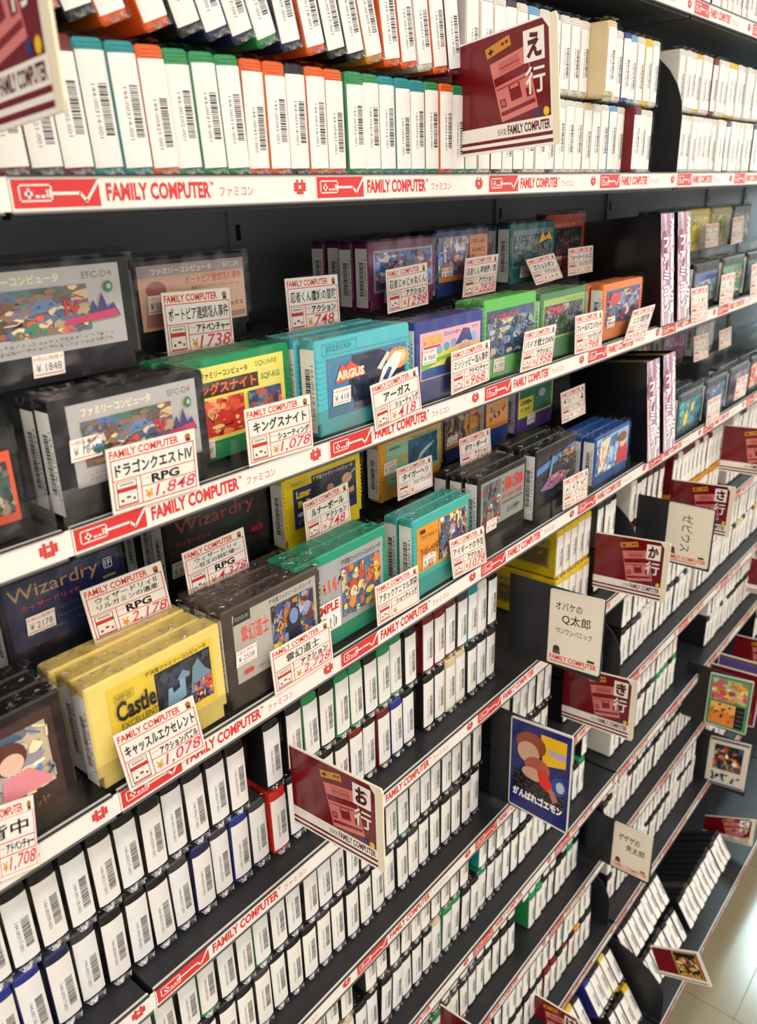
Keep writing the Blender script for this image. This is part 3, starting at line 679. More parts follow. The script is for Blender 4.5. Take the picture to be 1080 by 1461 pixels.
for rec in [
('orangered', 0.1566, 0.2013, -0.1811, -0.1151, 0.44, (30, 29, 32), 'black cartridge with orange-red label cut off by the picture edge', None, {}),
(None, 0.1556, 0.2029, -0.1811, -0.1171, 0.4595, (30, 29, 32), 'black cartridge behind the orange-red labelled one, second in its stack', None, {}),
(None, 0.1578, 0.2021, -0.1811, -0.1155, 0.479, (30, 29, 32), 'black cartridge behind the orange-red labelled one, third in its stack', None, {}),
('grey4', 0.2241, 0.3357, -0.1811, -0.1065, 0.437, (30, 29, 32), 'black cartridge with silver EFC-D4 label, front row of upper display shelf', (0.07, 0.49, '1848'), {'ridge': 0, 'reg': (0.09, 0.26, 0.93, 0.94), 'grip': False}),
(None, 0.2248, 0.3331, -0.1811, -0.1084, 0.4565, (30, 29, 32), 'black cartridge behind the front silver EFC-D4 one', None, {'ridge': 0, 'reg': (0.09, 0.26, 0.93, 0.94), 'grip': False}),
('kings', 0.3284, 0.4384, -0.1811, -0.1055, 0.46, (30, 142, 88), 'green cartridge with yellow label and キングスナイト title', (0.06, 0.05, '978'), {'reg': (0.06, 0.2, 0.93, 0.92)}),
(None, 0.3257, 0.4363, -0.1811, -0.1061, 0.4795, (30, 142, 88), 'green cartridge behind the yellow-labelled green one', None, {'reg': (0.06, 0.2, 0.93, 0.92)}),
('argus', 0.4428, 0.561, -0.1811, -0.1048, 0.437, (86, 186, 196), 'turquoise cartridge with spaceship label, price tag アーガス in front', (0.14, 0.3, '418'), {'reg': (0.1, 0.18, 0.95, 0.8), 'ridge': 0}),
(None, 0.4405, 0.5614, -0.1811, -0.1055, 0.4565, (86, 186, 196), 'turquoise cartridge behind the spaceship one, second in its stack', None, {'reg': (0.1, 0.18, 0.95, 0.8), 'ridge': 0}),
(None, 0.4441, 0.5595, -0.1811, -0.1051, 0.476, (86, 186, 196), 'turquoise cartridge behind the spaceship one, third in its stack', None, {'reg': (0.1, 0.18, 0.95, 0.8), 'ridge': 0}),
('murder', 0.5689, 0.6779, -0.1811, -0.1076, 0.437, (56, 66, 136), 'dark blue cartridge with pink and yellow MURDER label', (0.08, 0.48, '968'), {'reg': (0.06, 0.28, 0.95, 0.86)}),
(None, 0.5685, 0.677, -0.1811, -0.1095, 0.4565, (56, 66, 136), 'dark blue cartridge behind the pink-labelled one', None, {'reg': (0.06, 0.28, 0.95, 0.86)}),
('bio', 0.6837, 0.7853, -0.1811, -0.1016, 0.44, (96, 186, 84), 'light green cartridge with blue monster label バイオ戦士DAN', (0.17, 0.08, '1958'), {'reg': (0.05, 0.26, 0.95, 0.86)}),
(None, 0.6857, 0.788, -0.1811, -0.1033, 0.4595, (96, 186, 84), 'light green cartridge behind the light green front one', None, {'reg': (0.05, 0.26, 0.95, 0.86)}),
('combat', 0.795, 0.9026, -0.1811, -0.1074, 0.44, (74, 130, 80), 'dark green cartridge with dark jungle label beside the orange one', None, {'reg': (0.06, 0.31, 0.95, 0.91)}),
(None, 0.7972, 0.9017, -0.1811, -0.1077, 0.4595, (74, 130, 80), 'dark green cartridge behind the jungle-labelled one', None, {'reg': (0.06, 0.31, 0.95, 0.91)}),
('orange', 0.9485, 1.0636, -0.1811, -0.1122, 0.44, (232, 128, 66), 'orange cartridge with blue label at the end of the front row', (0.12, 0.22, '968'), {'reg': (0.08, 0.28, 0.94, 0.88)}),
(None, 0.9482, 1.0614, -0.1811, -0.1141, 0.4595, (232, 128, 66), 'orange cartridge behind the orange front one', None, {'reg': (0.08, 0.28, 0.94, 0.88)}),
('grey4b', 0.1914, 0.3174, -0.106, -0.0326, 0.478, (30, 29, 32), 'black cartridge with silver EFC-D4 label, standing in rear row', (0.38, 0.08, '1848'), {'ridge': 0, 'reg': (0.05, 0.26, 0.93, 0.94), 'grip': False}),
('portopia', 0.3548, 0.464, -0.11, -0.0413, 0.532, (30, 29, 32), 'black cartridge with beige and pink label EFC-PR, rear row', (0.08, 0.42, '1518'), {'ridge': 0, 'reg': (0.03, 0.24, 0.97, 0.93), 'grip': False}),
('purple', 0.6168, 0.7266, -0.11, -0.0438, 0.53, (110, 44, 84), 'maroon purple cartridge with glossy blue label, rear row', (0.2, 0.1, '1298'), {'reg': (0.07, 0.26, 0.95, 0.86)}),
(None, 0.615, 0.7252, -0.11, -0.0449, 0.5495, (110, 44, 84), 'maroon purple cartridge in the stack with white spines, second in its stack', None, {'reg': (0.07, 0.26, 0.95, 0.86)}),
(None, 0.6194, 0.7266, -0.11, -0.044, 0.569, (110, 44, 84), 'maroon purple cartridge in the stack with white spines, third in its stack', None, {'reg': (0.07, 0.26, 0.95, 0.86)}),
(None, 0.6169, 0.7253, -0.11, -0.0449, 0.5885, (110, 44, 84), 'maroon purple cartridge in the stack with white spines, fourth in its stack', None, {'reg': (0.07, 0.26, 0.95, 0.86)}),
('konamib', 0.7306, 0.8336, -0.11, -0.04, 0.532, (40, 56, 110), 'blue cartridge with half orange label, rear row of upper shelf', (0.08, 0.26, '2828'), {'reg': (0.03, 0.24, 0.95, 0.9)}),
(None, 0.73, 0.8339, -0.11, -0.0405, 0.5515, (40, 56, 110), 'blue cartridge behind the half orange labelled one', None, {'reg': (0.03, 0.24, 0.95, 0.9)}),
('dragon', 0.8763, 0.9868, -0.11, -0.0388, 0.53, (34, 92, 94), 'dark teal cartridge with yellow winged label, rear row', (0.22, 0.1, '748'), {'reg': (0.06, 0.26, 0.95, 0.88)}),
(None, 0.8774, 0.9849, -0.11, -0.0405, 0.5495, (34, 92, 94), 'dark teal cartridge behind the winged label one', None, {'reg': (0.06, 0.26, 0.95, 0.88)}),
('redrear', 0.9961, 1.1061, -0.11, -0.0333, 0.548, (168, 62, 48), 'red cartridge with dark label against the black partition box', (0.2, 0.12, '968'), {'reg': (0.08, 0.26, 0.95, 0.86)}),
('girl', 0.0804, 0.1984, -0.3765, -0.2845, 0.437, (34, 27, 28), 'black cartridge with brown seaside label, lower front row at picture edge', None, {'ridge': 0, 'reg': (0.04, 0.12, 0.93, 0.92), 'grip': False}),
(None, 0.0807, 0.1972, -0.3765, -0.2848, 0.4565, (34, 27, 28), 'black cartridge behind the seaside label one, second in its stack', None, {'ridge': 0, 'reg': (0.04, 0.12, 0.93, 0.92), 'grip': False}),
(None, 0.083, 0.1994, -0.3765, -0.2854, 0.476, (34, 27, 28), 'black cartridge behind the seaside label one, third in its stack', None, {'ridge': 0, 'reg': (0.04, 0.12, 0.93, 0.92), 'grip': False}),
('castle', 0.2136, 0.326, -0.3765, -0.2947, 0.4375, (236, 208, 116), 'pale yellow cartridge reading Castle Excellent', None, {'grip': False, 'reg': (0.13, 0.26, 0.92, 0.9)}),
(None, 0.2154, 0.3244, -0.3765, -0.2958, 0.457, (236, 208, 116), 'pale yellow cartridge behind the Castle Excellent one, second in its stack', None, {'grip': False, 'reg': (0.13, 0.26, 0.92, 0.9)}),
(None, 0.211, 0.3243, -0.3765, -0.2948, 0.4765, (236, 208, 116), 'pale yellow cartridge behind the Castle Excellent one, third in its stack', None, {'grip': False, 'reg': (0.13, 0.26, 0.92, 0.9)}),
('reigen', 0.3283, 0.4331, -0.3765, -0.2884, 0.437, (74, 62, 56), 'brown cartridge with silver label and red 霊幻道士 title', (0.08, 0.42, '2508'), {'reg': (0.09, 0.24, 0.95, 0.92)}),
(None, 0.3304, 0.4339, -0.3765, -0.2899, 0.4565, (74, 62, 56), 'brown cartridge behind the brown silver-labelled one, second in its stack', None, {'reg': (0.09, 0.24, 0.95, 0.92)}),
(None, 0.3293, 0.4325, -0.3765, -0.2903, 0.476, (74, 62, 56), 'brown cartridge behind the brown silver-labelled one, third in its stack', None, {'reg': (0.09, 0.24, 0.95, 0.92)}),
('ganso', 0.41, 0.528, -0.3765, -0.2845, 0.442, (34, 150, 116), 'emerald green cartridge with silver label and sample sticker', None, {'reg': (0.08, 0.18, 0.95, 0.9)}),
(None, 0.4126, 0.5256, -0.3765, -0.2865, 0.4615, (34, 150, 116), 'emerald green cartridge behind the silver-labelled one', None, {'reg': (0.08, 0.18, 0.95, 0.9)}),
('aigina', 0.5611, 0.6581, -0.3765, -0.292, 0.437, (66, 174, 166), 'turquoise cartridge with orange label アイギーナの予言', (0.15, 0.35, '880'), {'reg': (0.07, 0.31, 0.95, 0.88)}),
(None, 0.5621, 0.6608, -0.3765, -0.2939, 0.4565, (66, 174, 166), 'turquoise cartridge behind the orange-labelled one', None, {'reg': (0.07, 0.31, 0.95, 0.88)}),
('golgo', 0.6838, 0.7856, -0.3765, -0.2863, 0.4435, (30, 29, 32), 'black cartridge with silver label and red ゴルゴ13 title', (0.16, 0.26, '1408'), {'ridge': 0, 'reg': (0.06, 0.3, 0.95, 0.92), 'grip': False}),
(None, 0.6832, 0.7848, -0.3765, -0.2871, 0.463, (30, 29, 32), 'black cartridge behind the silver and red one, second in its stack', None, {'ridge': 0, 'reg': (0.06, 0.3, 0.95, 0.92), 'grip': False}),
(None, 0.6814, 0.7857, -0.3765, -0.2872, 0.4825, (30, 29, 32), 'black cartridge behind the silver and red one, third in its stack', None, {'ridge': 0, 'reg': (0.06, 0.3, 0.95, 0.92), 'grip': False}),
('ship', 0.8046, 0.9046, -0.3765, -0.2862, 0.4425, (30, 29, 32), 'black cartridge with purple spaceship label on dark sky', (0.72, 0.18, '968'), {'ridge': 0, 'reg': (0.04, 0.22, 0.97, 0.9), 'grip': False}),
(None, 0.802, 0.904, -0.3765, -0.2866, 0.462, (30, 29, 32), 'black cartridge behind the purple spaceship one, second in its stack', None, {'ridge': 0, 'reg': (0.04, 0.22, 0.97, 0.9), 'grip': False}),
(None, 0.805, 0.9038, -0.3765, -0.287, 0.4815, (30, 29, 32), 'black cartridge behind the purple spaceship one, third in its stack', None, {'ridge': 0, 'reg': (0.04, 0.22, 0.97, 0.9), 'grip': False}),
('bluegirl', 0.9565, 1.0652, -0.3765, -0.3067, 0.44, (40, 84, 156), 'blue cartridge with pale blue label next to the partition box', None, {'reg': (0.05, 0.22, 0.95, 0.94)}),
(None, 0.9566, 1.068, -0.3765, -0.308, 0.4595, (40, 84, 156), 'blue cartridge behind the pale blue labelled one, second in its stack', None, {'reg': (0.05, 0.22, 0.95, 0.94)}),
(None, 0.9554, 1.0662, -0.3765, -0.3084, 0.479, (40, 84, 156), 'blue cartridge behind the pale blue labelled one, third in its stack', None, {'reg': (0.05, 0.22, 0.95, 0.94)}),
('wizbl', 0.1984, 0.2963, -0.306, -0.235, 0.5035, (30, 30, 38), 'black cartridge with dark blue label and gold lettering, rear row', (0.16, 0.4, '2178'), {'ridge': 0, 'reg': (0.05, 0.26, 0.95, 0.97), 'grip': False}),
('wizbk', 0.3456, 0.4624, -0.306, -0.24, 0.525, (30, 29, 32), 'black cartridge with red gothic lettering, rear row', (0.03, 0.18, '4378'), {'ridge': 0, 'reg': (0.03, 0.2, 0.97, 0.96), 'grip': False}),
(None, 0.3479, 0.4652, -0.306, -0.2404, 0.5445, (30, 29, 32), 'black cartridge behind the red gothic lettered one, second in its stack', None, {'ridge': 0, 'reg': (0.03, 0.2, 0.97, 0.96), 'grip': False}),
(None, 0.3435, 0.462, -0.306, -0.241, 0.564, (30, 29, 32), 'black cartridge behind the red gothic lettered one, third in its stack', None, {'ridge': 0, 'reg': (0.03, 0.2, 0.97, 0.96), 'grip': False}),
('lunar', 0.4613, 0.5674, -0.306, -0.235, 0.505, (232, 204, 36), 'bright yellow cartridge reading Lunar Ball', None, {'reg': (0.06, 0.26, 0.95, 0.92)}),
('tiger', 0.607, 0.7174, -0.306, -0.24, 0.515, (228, 160, 46), 'golden yellow cartridge with pale green label reading TIGER-HELI', (0.05, 0.45, '1628'), {'reg': (0.1, 0.26, 0.95, 0.93)}),
('konamio', 0.7494, 0.8361, -0.306, -0.24, 0.535, (36, 50, 96), 'navy cartridge with orange striped label, lower rear row', (0.06, 0.3, '528'), {'reg': (0.03, 0.28, 0.97, 0.94)}),
('orangelab', 0.822, 0.8789, -0.306, -0.24, 0.525, (34, 58, 118), 'navy cartridge with small orange label, lower rear row', None, {'reg': (0.05, 0.4, 0.95, 0.92)}),
('purplegr', 0.9042, 1.0054, -0.306, -0.24, 0.53, (84, 54, 122), 'violet cartridge with green and yellow label, lower rear row', (0.28, 0.14, '978'), {'reg': (0.06, 0.32, 0.96, 0.92)}),
('fblue', 1.255, 1.365, -0.1831, -0.1131, 0.442, (30, 29, 32), 'black cartridge with icy blue label right after the partition boxes', None, {}),
(None, 1.255, 1.365, -0.1831, -0.1131, 0.4615, (30, 29, 32), 'black cartridge behind the icy blue one', None, {}),
('fgreen', 1.379, 1.489, -0.1831, -0.1131, 0.442, (60, 70, 66), 'dark cartridge with green and red label, second after the partition boxes', None, {}),
(None, 1.379, 1.489, -0.1831, -0.1131, 0.4615, (60, 70, 66), 'dark cartridge behind the green and red labelled one', None, {}),
('fteal', 1.503, 1.613, -0.1831, -0.1131, 0.442, (30, 29, 32), 'black cartridge with teal label, third after the upper partition boxes', None, {}),
('fgrey', 1.627, 1.737, -0.1831, -0.1131, 0.442, (70, 70, 76), 'grey cartridge with pale label, fourth after the upper partition boxes', None, {}),
('fsky', 1.33, 1.44, -0.112, -0.042, 0.532, (70, 100, 140), 'blue cartridge with green and yellow picture, rear row past the boxes', None, {}),
(None, 1.33, 1.44, -0.112, -0.042, 0.5515, (70, 100, 140), 'blue cartridge behind the green and yellow picture one', None, {}),
('fyel', 1.448, 1.558, -0.112, -0.042, 0.532, (222, 200, 60), 'yellow cartridge in rear row past the partition boxes', None, {}),
(None, 1.448, 1.558, -0.112, -0.042, 0.5515, (222, 200, 60), 'yellow cartridge behind the yellow rear one', None, {}),
('folive', 1.566, 1.676, -0.112, -0.042, 0.532, (170, 160, 70), 'olive cartridge in rear row beside the yellow one', None, {}),
('fteal', 1.684, 1.794, -0.112, -0.042, 0.532, (30, 29, 32), 'black cartridge with teal label, rear row at picture edge', None, {}),
('fpika', 1.245, 1.355, -0.3785, -0.3085, 0.44, (52, 70, 76), 'dark teal cartridge with bright yellow figures, lower front row past boxes', None, {}),
(None, 1.245, 1.355, -0.3785, -0.3085, 0.4595, (52, 70, 76), 'dark teal cartridge behind the bright yellow figured one, second in stack', None, {}),
(None, 1.245, 1.355, -0.3785, -0.3085, 0.479, (52, 70, 76), 'dark teal cartridge behind the bright yellow figured one, third in stack', None, {}),
('fteal2', 1.364, 1.474, -0.3785, -0.3085, 0.44, (40, 44, 52), 'dark cartridge with blue and brown label, lower front row past boxes', None, {}),
('fpurp', 1.483, 1.593, -0.3785, -0.3085, 0.44, (60, 58, 64), 'grey cartridge with mauve label, lower front row past boxes', None, {}),
(None, 1.483, 1.593, -0.3785, -0.3085, 0.4595, (60, 58, 64), 'grey cartridge behind the mauve labelled one', None, {}),
('fred', 1.602, 1.712, -0.3785, -0.3085, 0.44, (30, 29, 32), 'black cartridge with red and cream label at the lower row end', None, {}),
(None, 1.602, 1.712, -0.3785, -0.3085, 0.4595, (30, 29, 32), 'black cartridge behind the red and cream labelled one', None, {}),
('fcrowd', 1.235, 1.345, -0.308, -0.238, 0.53, (50, 60, 80), 'dark blue cartridge with crowded red picture, lower rear row past boxes', None, {}),
('fmauve', 1.39, 1.5, -0.308, -0.238, 0.53, (80, 70, 84), 'grey cartridge with pink label, lower rear row past boxes', None, {}),
(None, 1.39, 1.5, -0.308, -0.238, 0.5495, (80, 70, 84), 'grey cartridge behind the pink labelled rear one', None, {}),
('fgrey', 1.545, 1.655, -0.308, -0.238, 0.53, (70, 70, 76), 'grey cartridge with pale label, lower rear row past boxes', None, {}),
(None, 1.545, 1.655, -0.308, -0.238, 0.5495, (70, 70, 76), 'grey cartridge behind the pale labelled rear one', None, {})]:
    (key, x0, x1, z0, z1, y, shell, label, sticker, opts) = rec
    display_cart('display_cartridge', x0, x1, z0, z1, y, shell, art_of(ARTS[key]) if key else None, label, sticker, **opts)

# ---------------------------------------------------------------- acrylic steps and front lips of the display shelves
for nm, x0, x1, y0, y1, z0, z1, label, group in [('acrylic_step', 0.12, 0.345, 0.47, 0.6, -0.1831, -0.108, 'clear acrylic step lifting the rear silver-label cartridge', 'clear steps under the rear rows'), ('acrylic_step', 0.35, 1.09, 0.522, 0.66, -0.1831, -0.112, 'clear acrylic step under the upper rear row of cartridges', 'clear steps under the rear rows'), ('acrylic_step', 0.15, 1.095, 0.5015, 0.66, -0.3785, -0.308, 'clear acrylic step under the lower rear row of cartridges', 'clear steps under the rear rows'), ('acrylic_step', 1.23, 1.98, 0.524, 0.66, -0.1831, -0.112, 'clear acrylic step under the upper rear row past the partition boxes', 'clear steps under the rear rows'), ('acrylic_step', 1.23, 1.98, 0.522, 0.66, -0.3785, -0.308, 'clear acrylic step under the lower rear row past the partition boxes', 'clear steps under the rear rows')]:
    mb = MB()
    mb.box(x0, x1, y0, y0 + 0.002, z0, z1 - 0.002, ACRYLIC)
    mb.box(x0, x1, y0, y1, z1 - 0.002, z1, ACRYLIC)
    mb.box(x0, x1, y1 - 0.002, y1, z0, z1 - 0.002, ACRYLIC)
    o = mb.build(nm)
    tag(o, label, 'riser', group)
for x0, x1, z0, h, label, group in [(-0.05, 0.215, -0.1831, 0.024, 'clear acrylic lip, first from left, along front of upper display shelf', 'clear front lips'), (0.22, 0.345, -0.1831, 0.024, 'clear acrylic lip, second from left, along front of upper display shelf', 'clear front lips'), (0.35, 0.565, -0.1831, 0.024, 'clear acrylic lip, third from left, along front of upper display shelf', 'clear front lips'), (0.57, 0.78, -0.1831, 0.024, 'clear acrylic lip, fourth from left, along front of upper display shelf', 'clear front lips'), (0.785, 1.05, -0.1831, 0.024, 'clear acrylic lip, fifth from left, along front of upper display shelf', 'clear front lips'), (-0.05, 0.2, -0.3785, 0.024, 'clear acrylic lip, first from left, along front of lower display shelf', 'clear front lips'), (0.205, 0.4, -0.3785, 0.024, 'clear acrylic lip, second from left, along front of lower display shelf', 'clear front lips'), (0.405, 0.62, -0.3785, 0.024, 'clear acrylic lip, third from left, along front of lower display shelf', 'clear front lips'), (0.625, 0.83, -0.3785, 0.024, 'clear acrylic lip, fourth from left, along front of lower display shelf', 'clear front lips'), (0.835, 1.06, -0.3785, 0.024, 'clear acrylic lip, fifth from left, along front of lower display shelf', 'clear front lips')]:
    mb = MB()
    mb.box(x0, x1, 0.4335, 0.4350, z0, z0 + h, ACRYLIC)
    mb.box(x0, x1, 0.4350, 0.4362, z0, z0 + 0.0015, ACRYLIC)
    o = mb.build('acrylic_lip')
    tag(o, label, 'acrylic guard', group)

# ---------------------------------------------------------------- cartridges stored spine outwards
SHELL_H, SPINE_W, SPINE_D = 0.070, 0.0190, 0.106


def spine_shell_mesh(col):
    mb = MB()
    m = mat(col, 0.36, 0.28)
    mb.prism(rounded(0, SPINE_W, 0, SHELL_H, 0.0028, 3), lambda u, v, d: (u, d, v), 0.0, SPINE_D, 0.0016, m)
    for k in range(3):
        mb.box(0.002, SPINE_W - 0.002, -0.0004, 0.001, SHELL_H - 0.0025 - k * 0.002, SHELL_H - 0.0015 - k * 0.002, m)
    return mb.mesh('shell')


def spine_sticker_mesh(seed, low, high, simple=False):
    mb = MB()

    def P(u, v, hh):
        t = (u - 0.5) * 2
        bul = 0.0013 * (1 - abs(t) ** 3)
        return (SPINE_W * (0.02 + 0.96 * u), 0.0006 - bul - hh, low + v * (high - low))
    s = Sheet(mb, P, 0.0003, 0.00003, 0.5, 0.0, aspect=0.28)
    n = 8
    tone = ((238, 233, 226), (234, 229, 224), (240, 236, 228), (232, 230, 228))[seed % 4]
    s.many([[(i / n, 0), ((i + 1) / n, 0), ((i + 1) / n, 1), (i / n, 1)] for i in range(n)], tone)
    r = random.Random(seed)
    off = r.uniform(-0.08, 0.06)
    barcode(s, 0.54, 0.24 + off, 0.86, 0.70 + off, seed, 4)
    if not simple:
        s.text(BARCODES[seed % 6], 0.30, 0.22 + off, 0.44, 0.68 + off, (84, 80, 78), 0.0, 90)
    return mb.mesh('spine_sticker')


def spine_sleeve_mesh(seed):
    mb = MB()
    r = random.Random(seed)
    g = 0.0011
    w, h, d = SPINE_W, SHELL_H, SPINE_D
    mb.add([(-g, -g - 0.001, 0), (w + g, -g - 0.001, 0), (w + g, -g - 0.001, h), (-g, -g - 0.001, h)], [(0, 1, 2, 3)], SLEEVE)
    # crumpled fold of the bag over the top edge and a tuck below
    top = []
    n = 5
    for j in range(3):
        for i in range(n + 1):
            top.append((-g + (w + 2 * g) * i / n, -g - 0.001 + j * 0.009 + r.uniform(0, 0.002), h + 0.0012 + r.uniform(0, 0.0028)))
    f = [(j * (n + 1) + i, j * (n + 1) + i + 1, (j + 1) * (n + 1) + i + 1, (j + 1) * (n + 1) + i) for j in range(2) for i in range(n)]
    mb.add(top, f, CRUMPLE)
    mb.add([(0.001, -g, 0.004), (w - 0.001, -g, 0.004), (w - 0.003, -0.0035, 0.0005), (0.004, -0.004, 0.0008)], [(0, 1, 2, 3)], CRUMPLE)
    return mb.mesh('clear_sleeve')


COLS = {'black': (30, 29, 31), 'dark grey': (62, 60, 62), 'orange': (222, 96, 30), 'turquoise': (34, 140, 146), 'green': (44, 140, 84), 'red': (196, 40, 34),
        'dark red': (112, 28, 34), 'blue': (44, 52, 130), 'navy': (34, 40, 74), 'yellow': (224, 190, 28), 'white': (220, 214, 204), 'cream': (214, 194, 150), 'light blue': (110, 165, 200),
        'mustard': (206, 140, 52)}
SHELLS = {c: spine_shell_mesh(v) for c, v in COLS.items()}
STICKERS = [spine_sticker_mesh(i, 0.0045 + 0.0008 * (i % 2), SHELL_H - 0.0062 - 0.0012 * (i % 3)) for i in range(8)]
SLEEVES = [spine_sleeve_mesh(i) for i in range(5)]
ROWWORD = {'4l': 'lower tier of fifth shelf', '4u': 'upper tier of fifth shelf', '5u': 'upper tier of sixth shelf', '1l': 'lower tier of second shelf', '1u': 'upper tier of second shelf', '5l': 'lower tier of sixth shelf', '6u': 'upper tier of seventh shelf', '6l': 'lower tier of seventh shelf', '7u': 'upper tier of eighth shelf', '7l': 'lower tier of eighth shelf', '8u': 'upper tier of ninth shelf', '8l': 'lower tier of ninth shelf', '9u': 'upper tier of tenth shelf', '9l': 'lower tier of tenth shelf', '0l': 'lower tier of first shelf'}
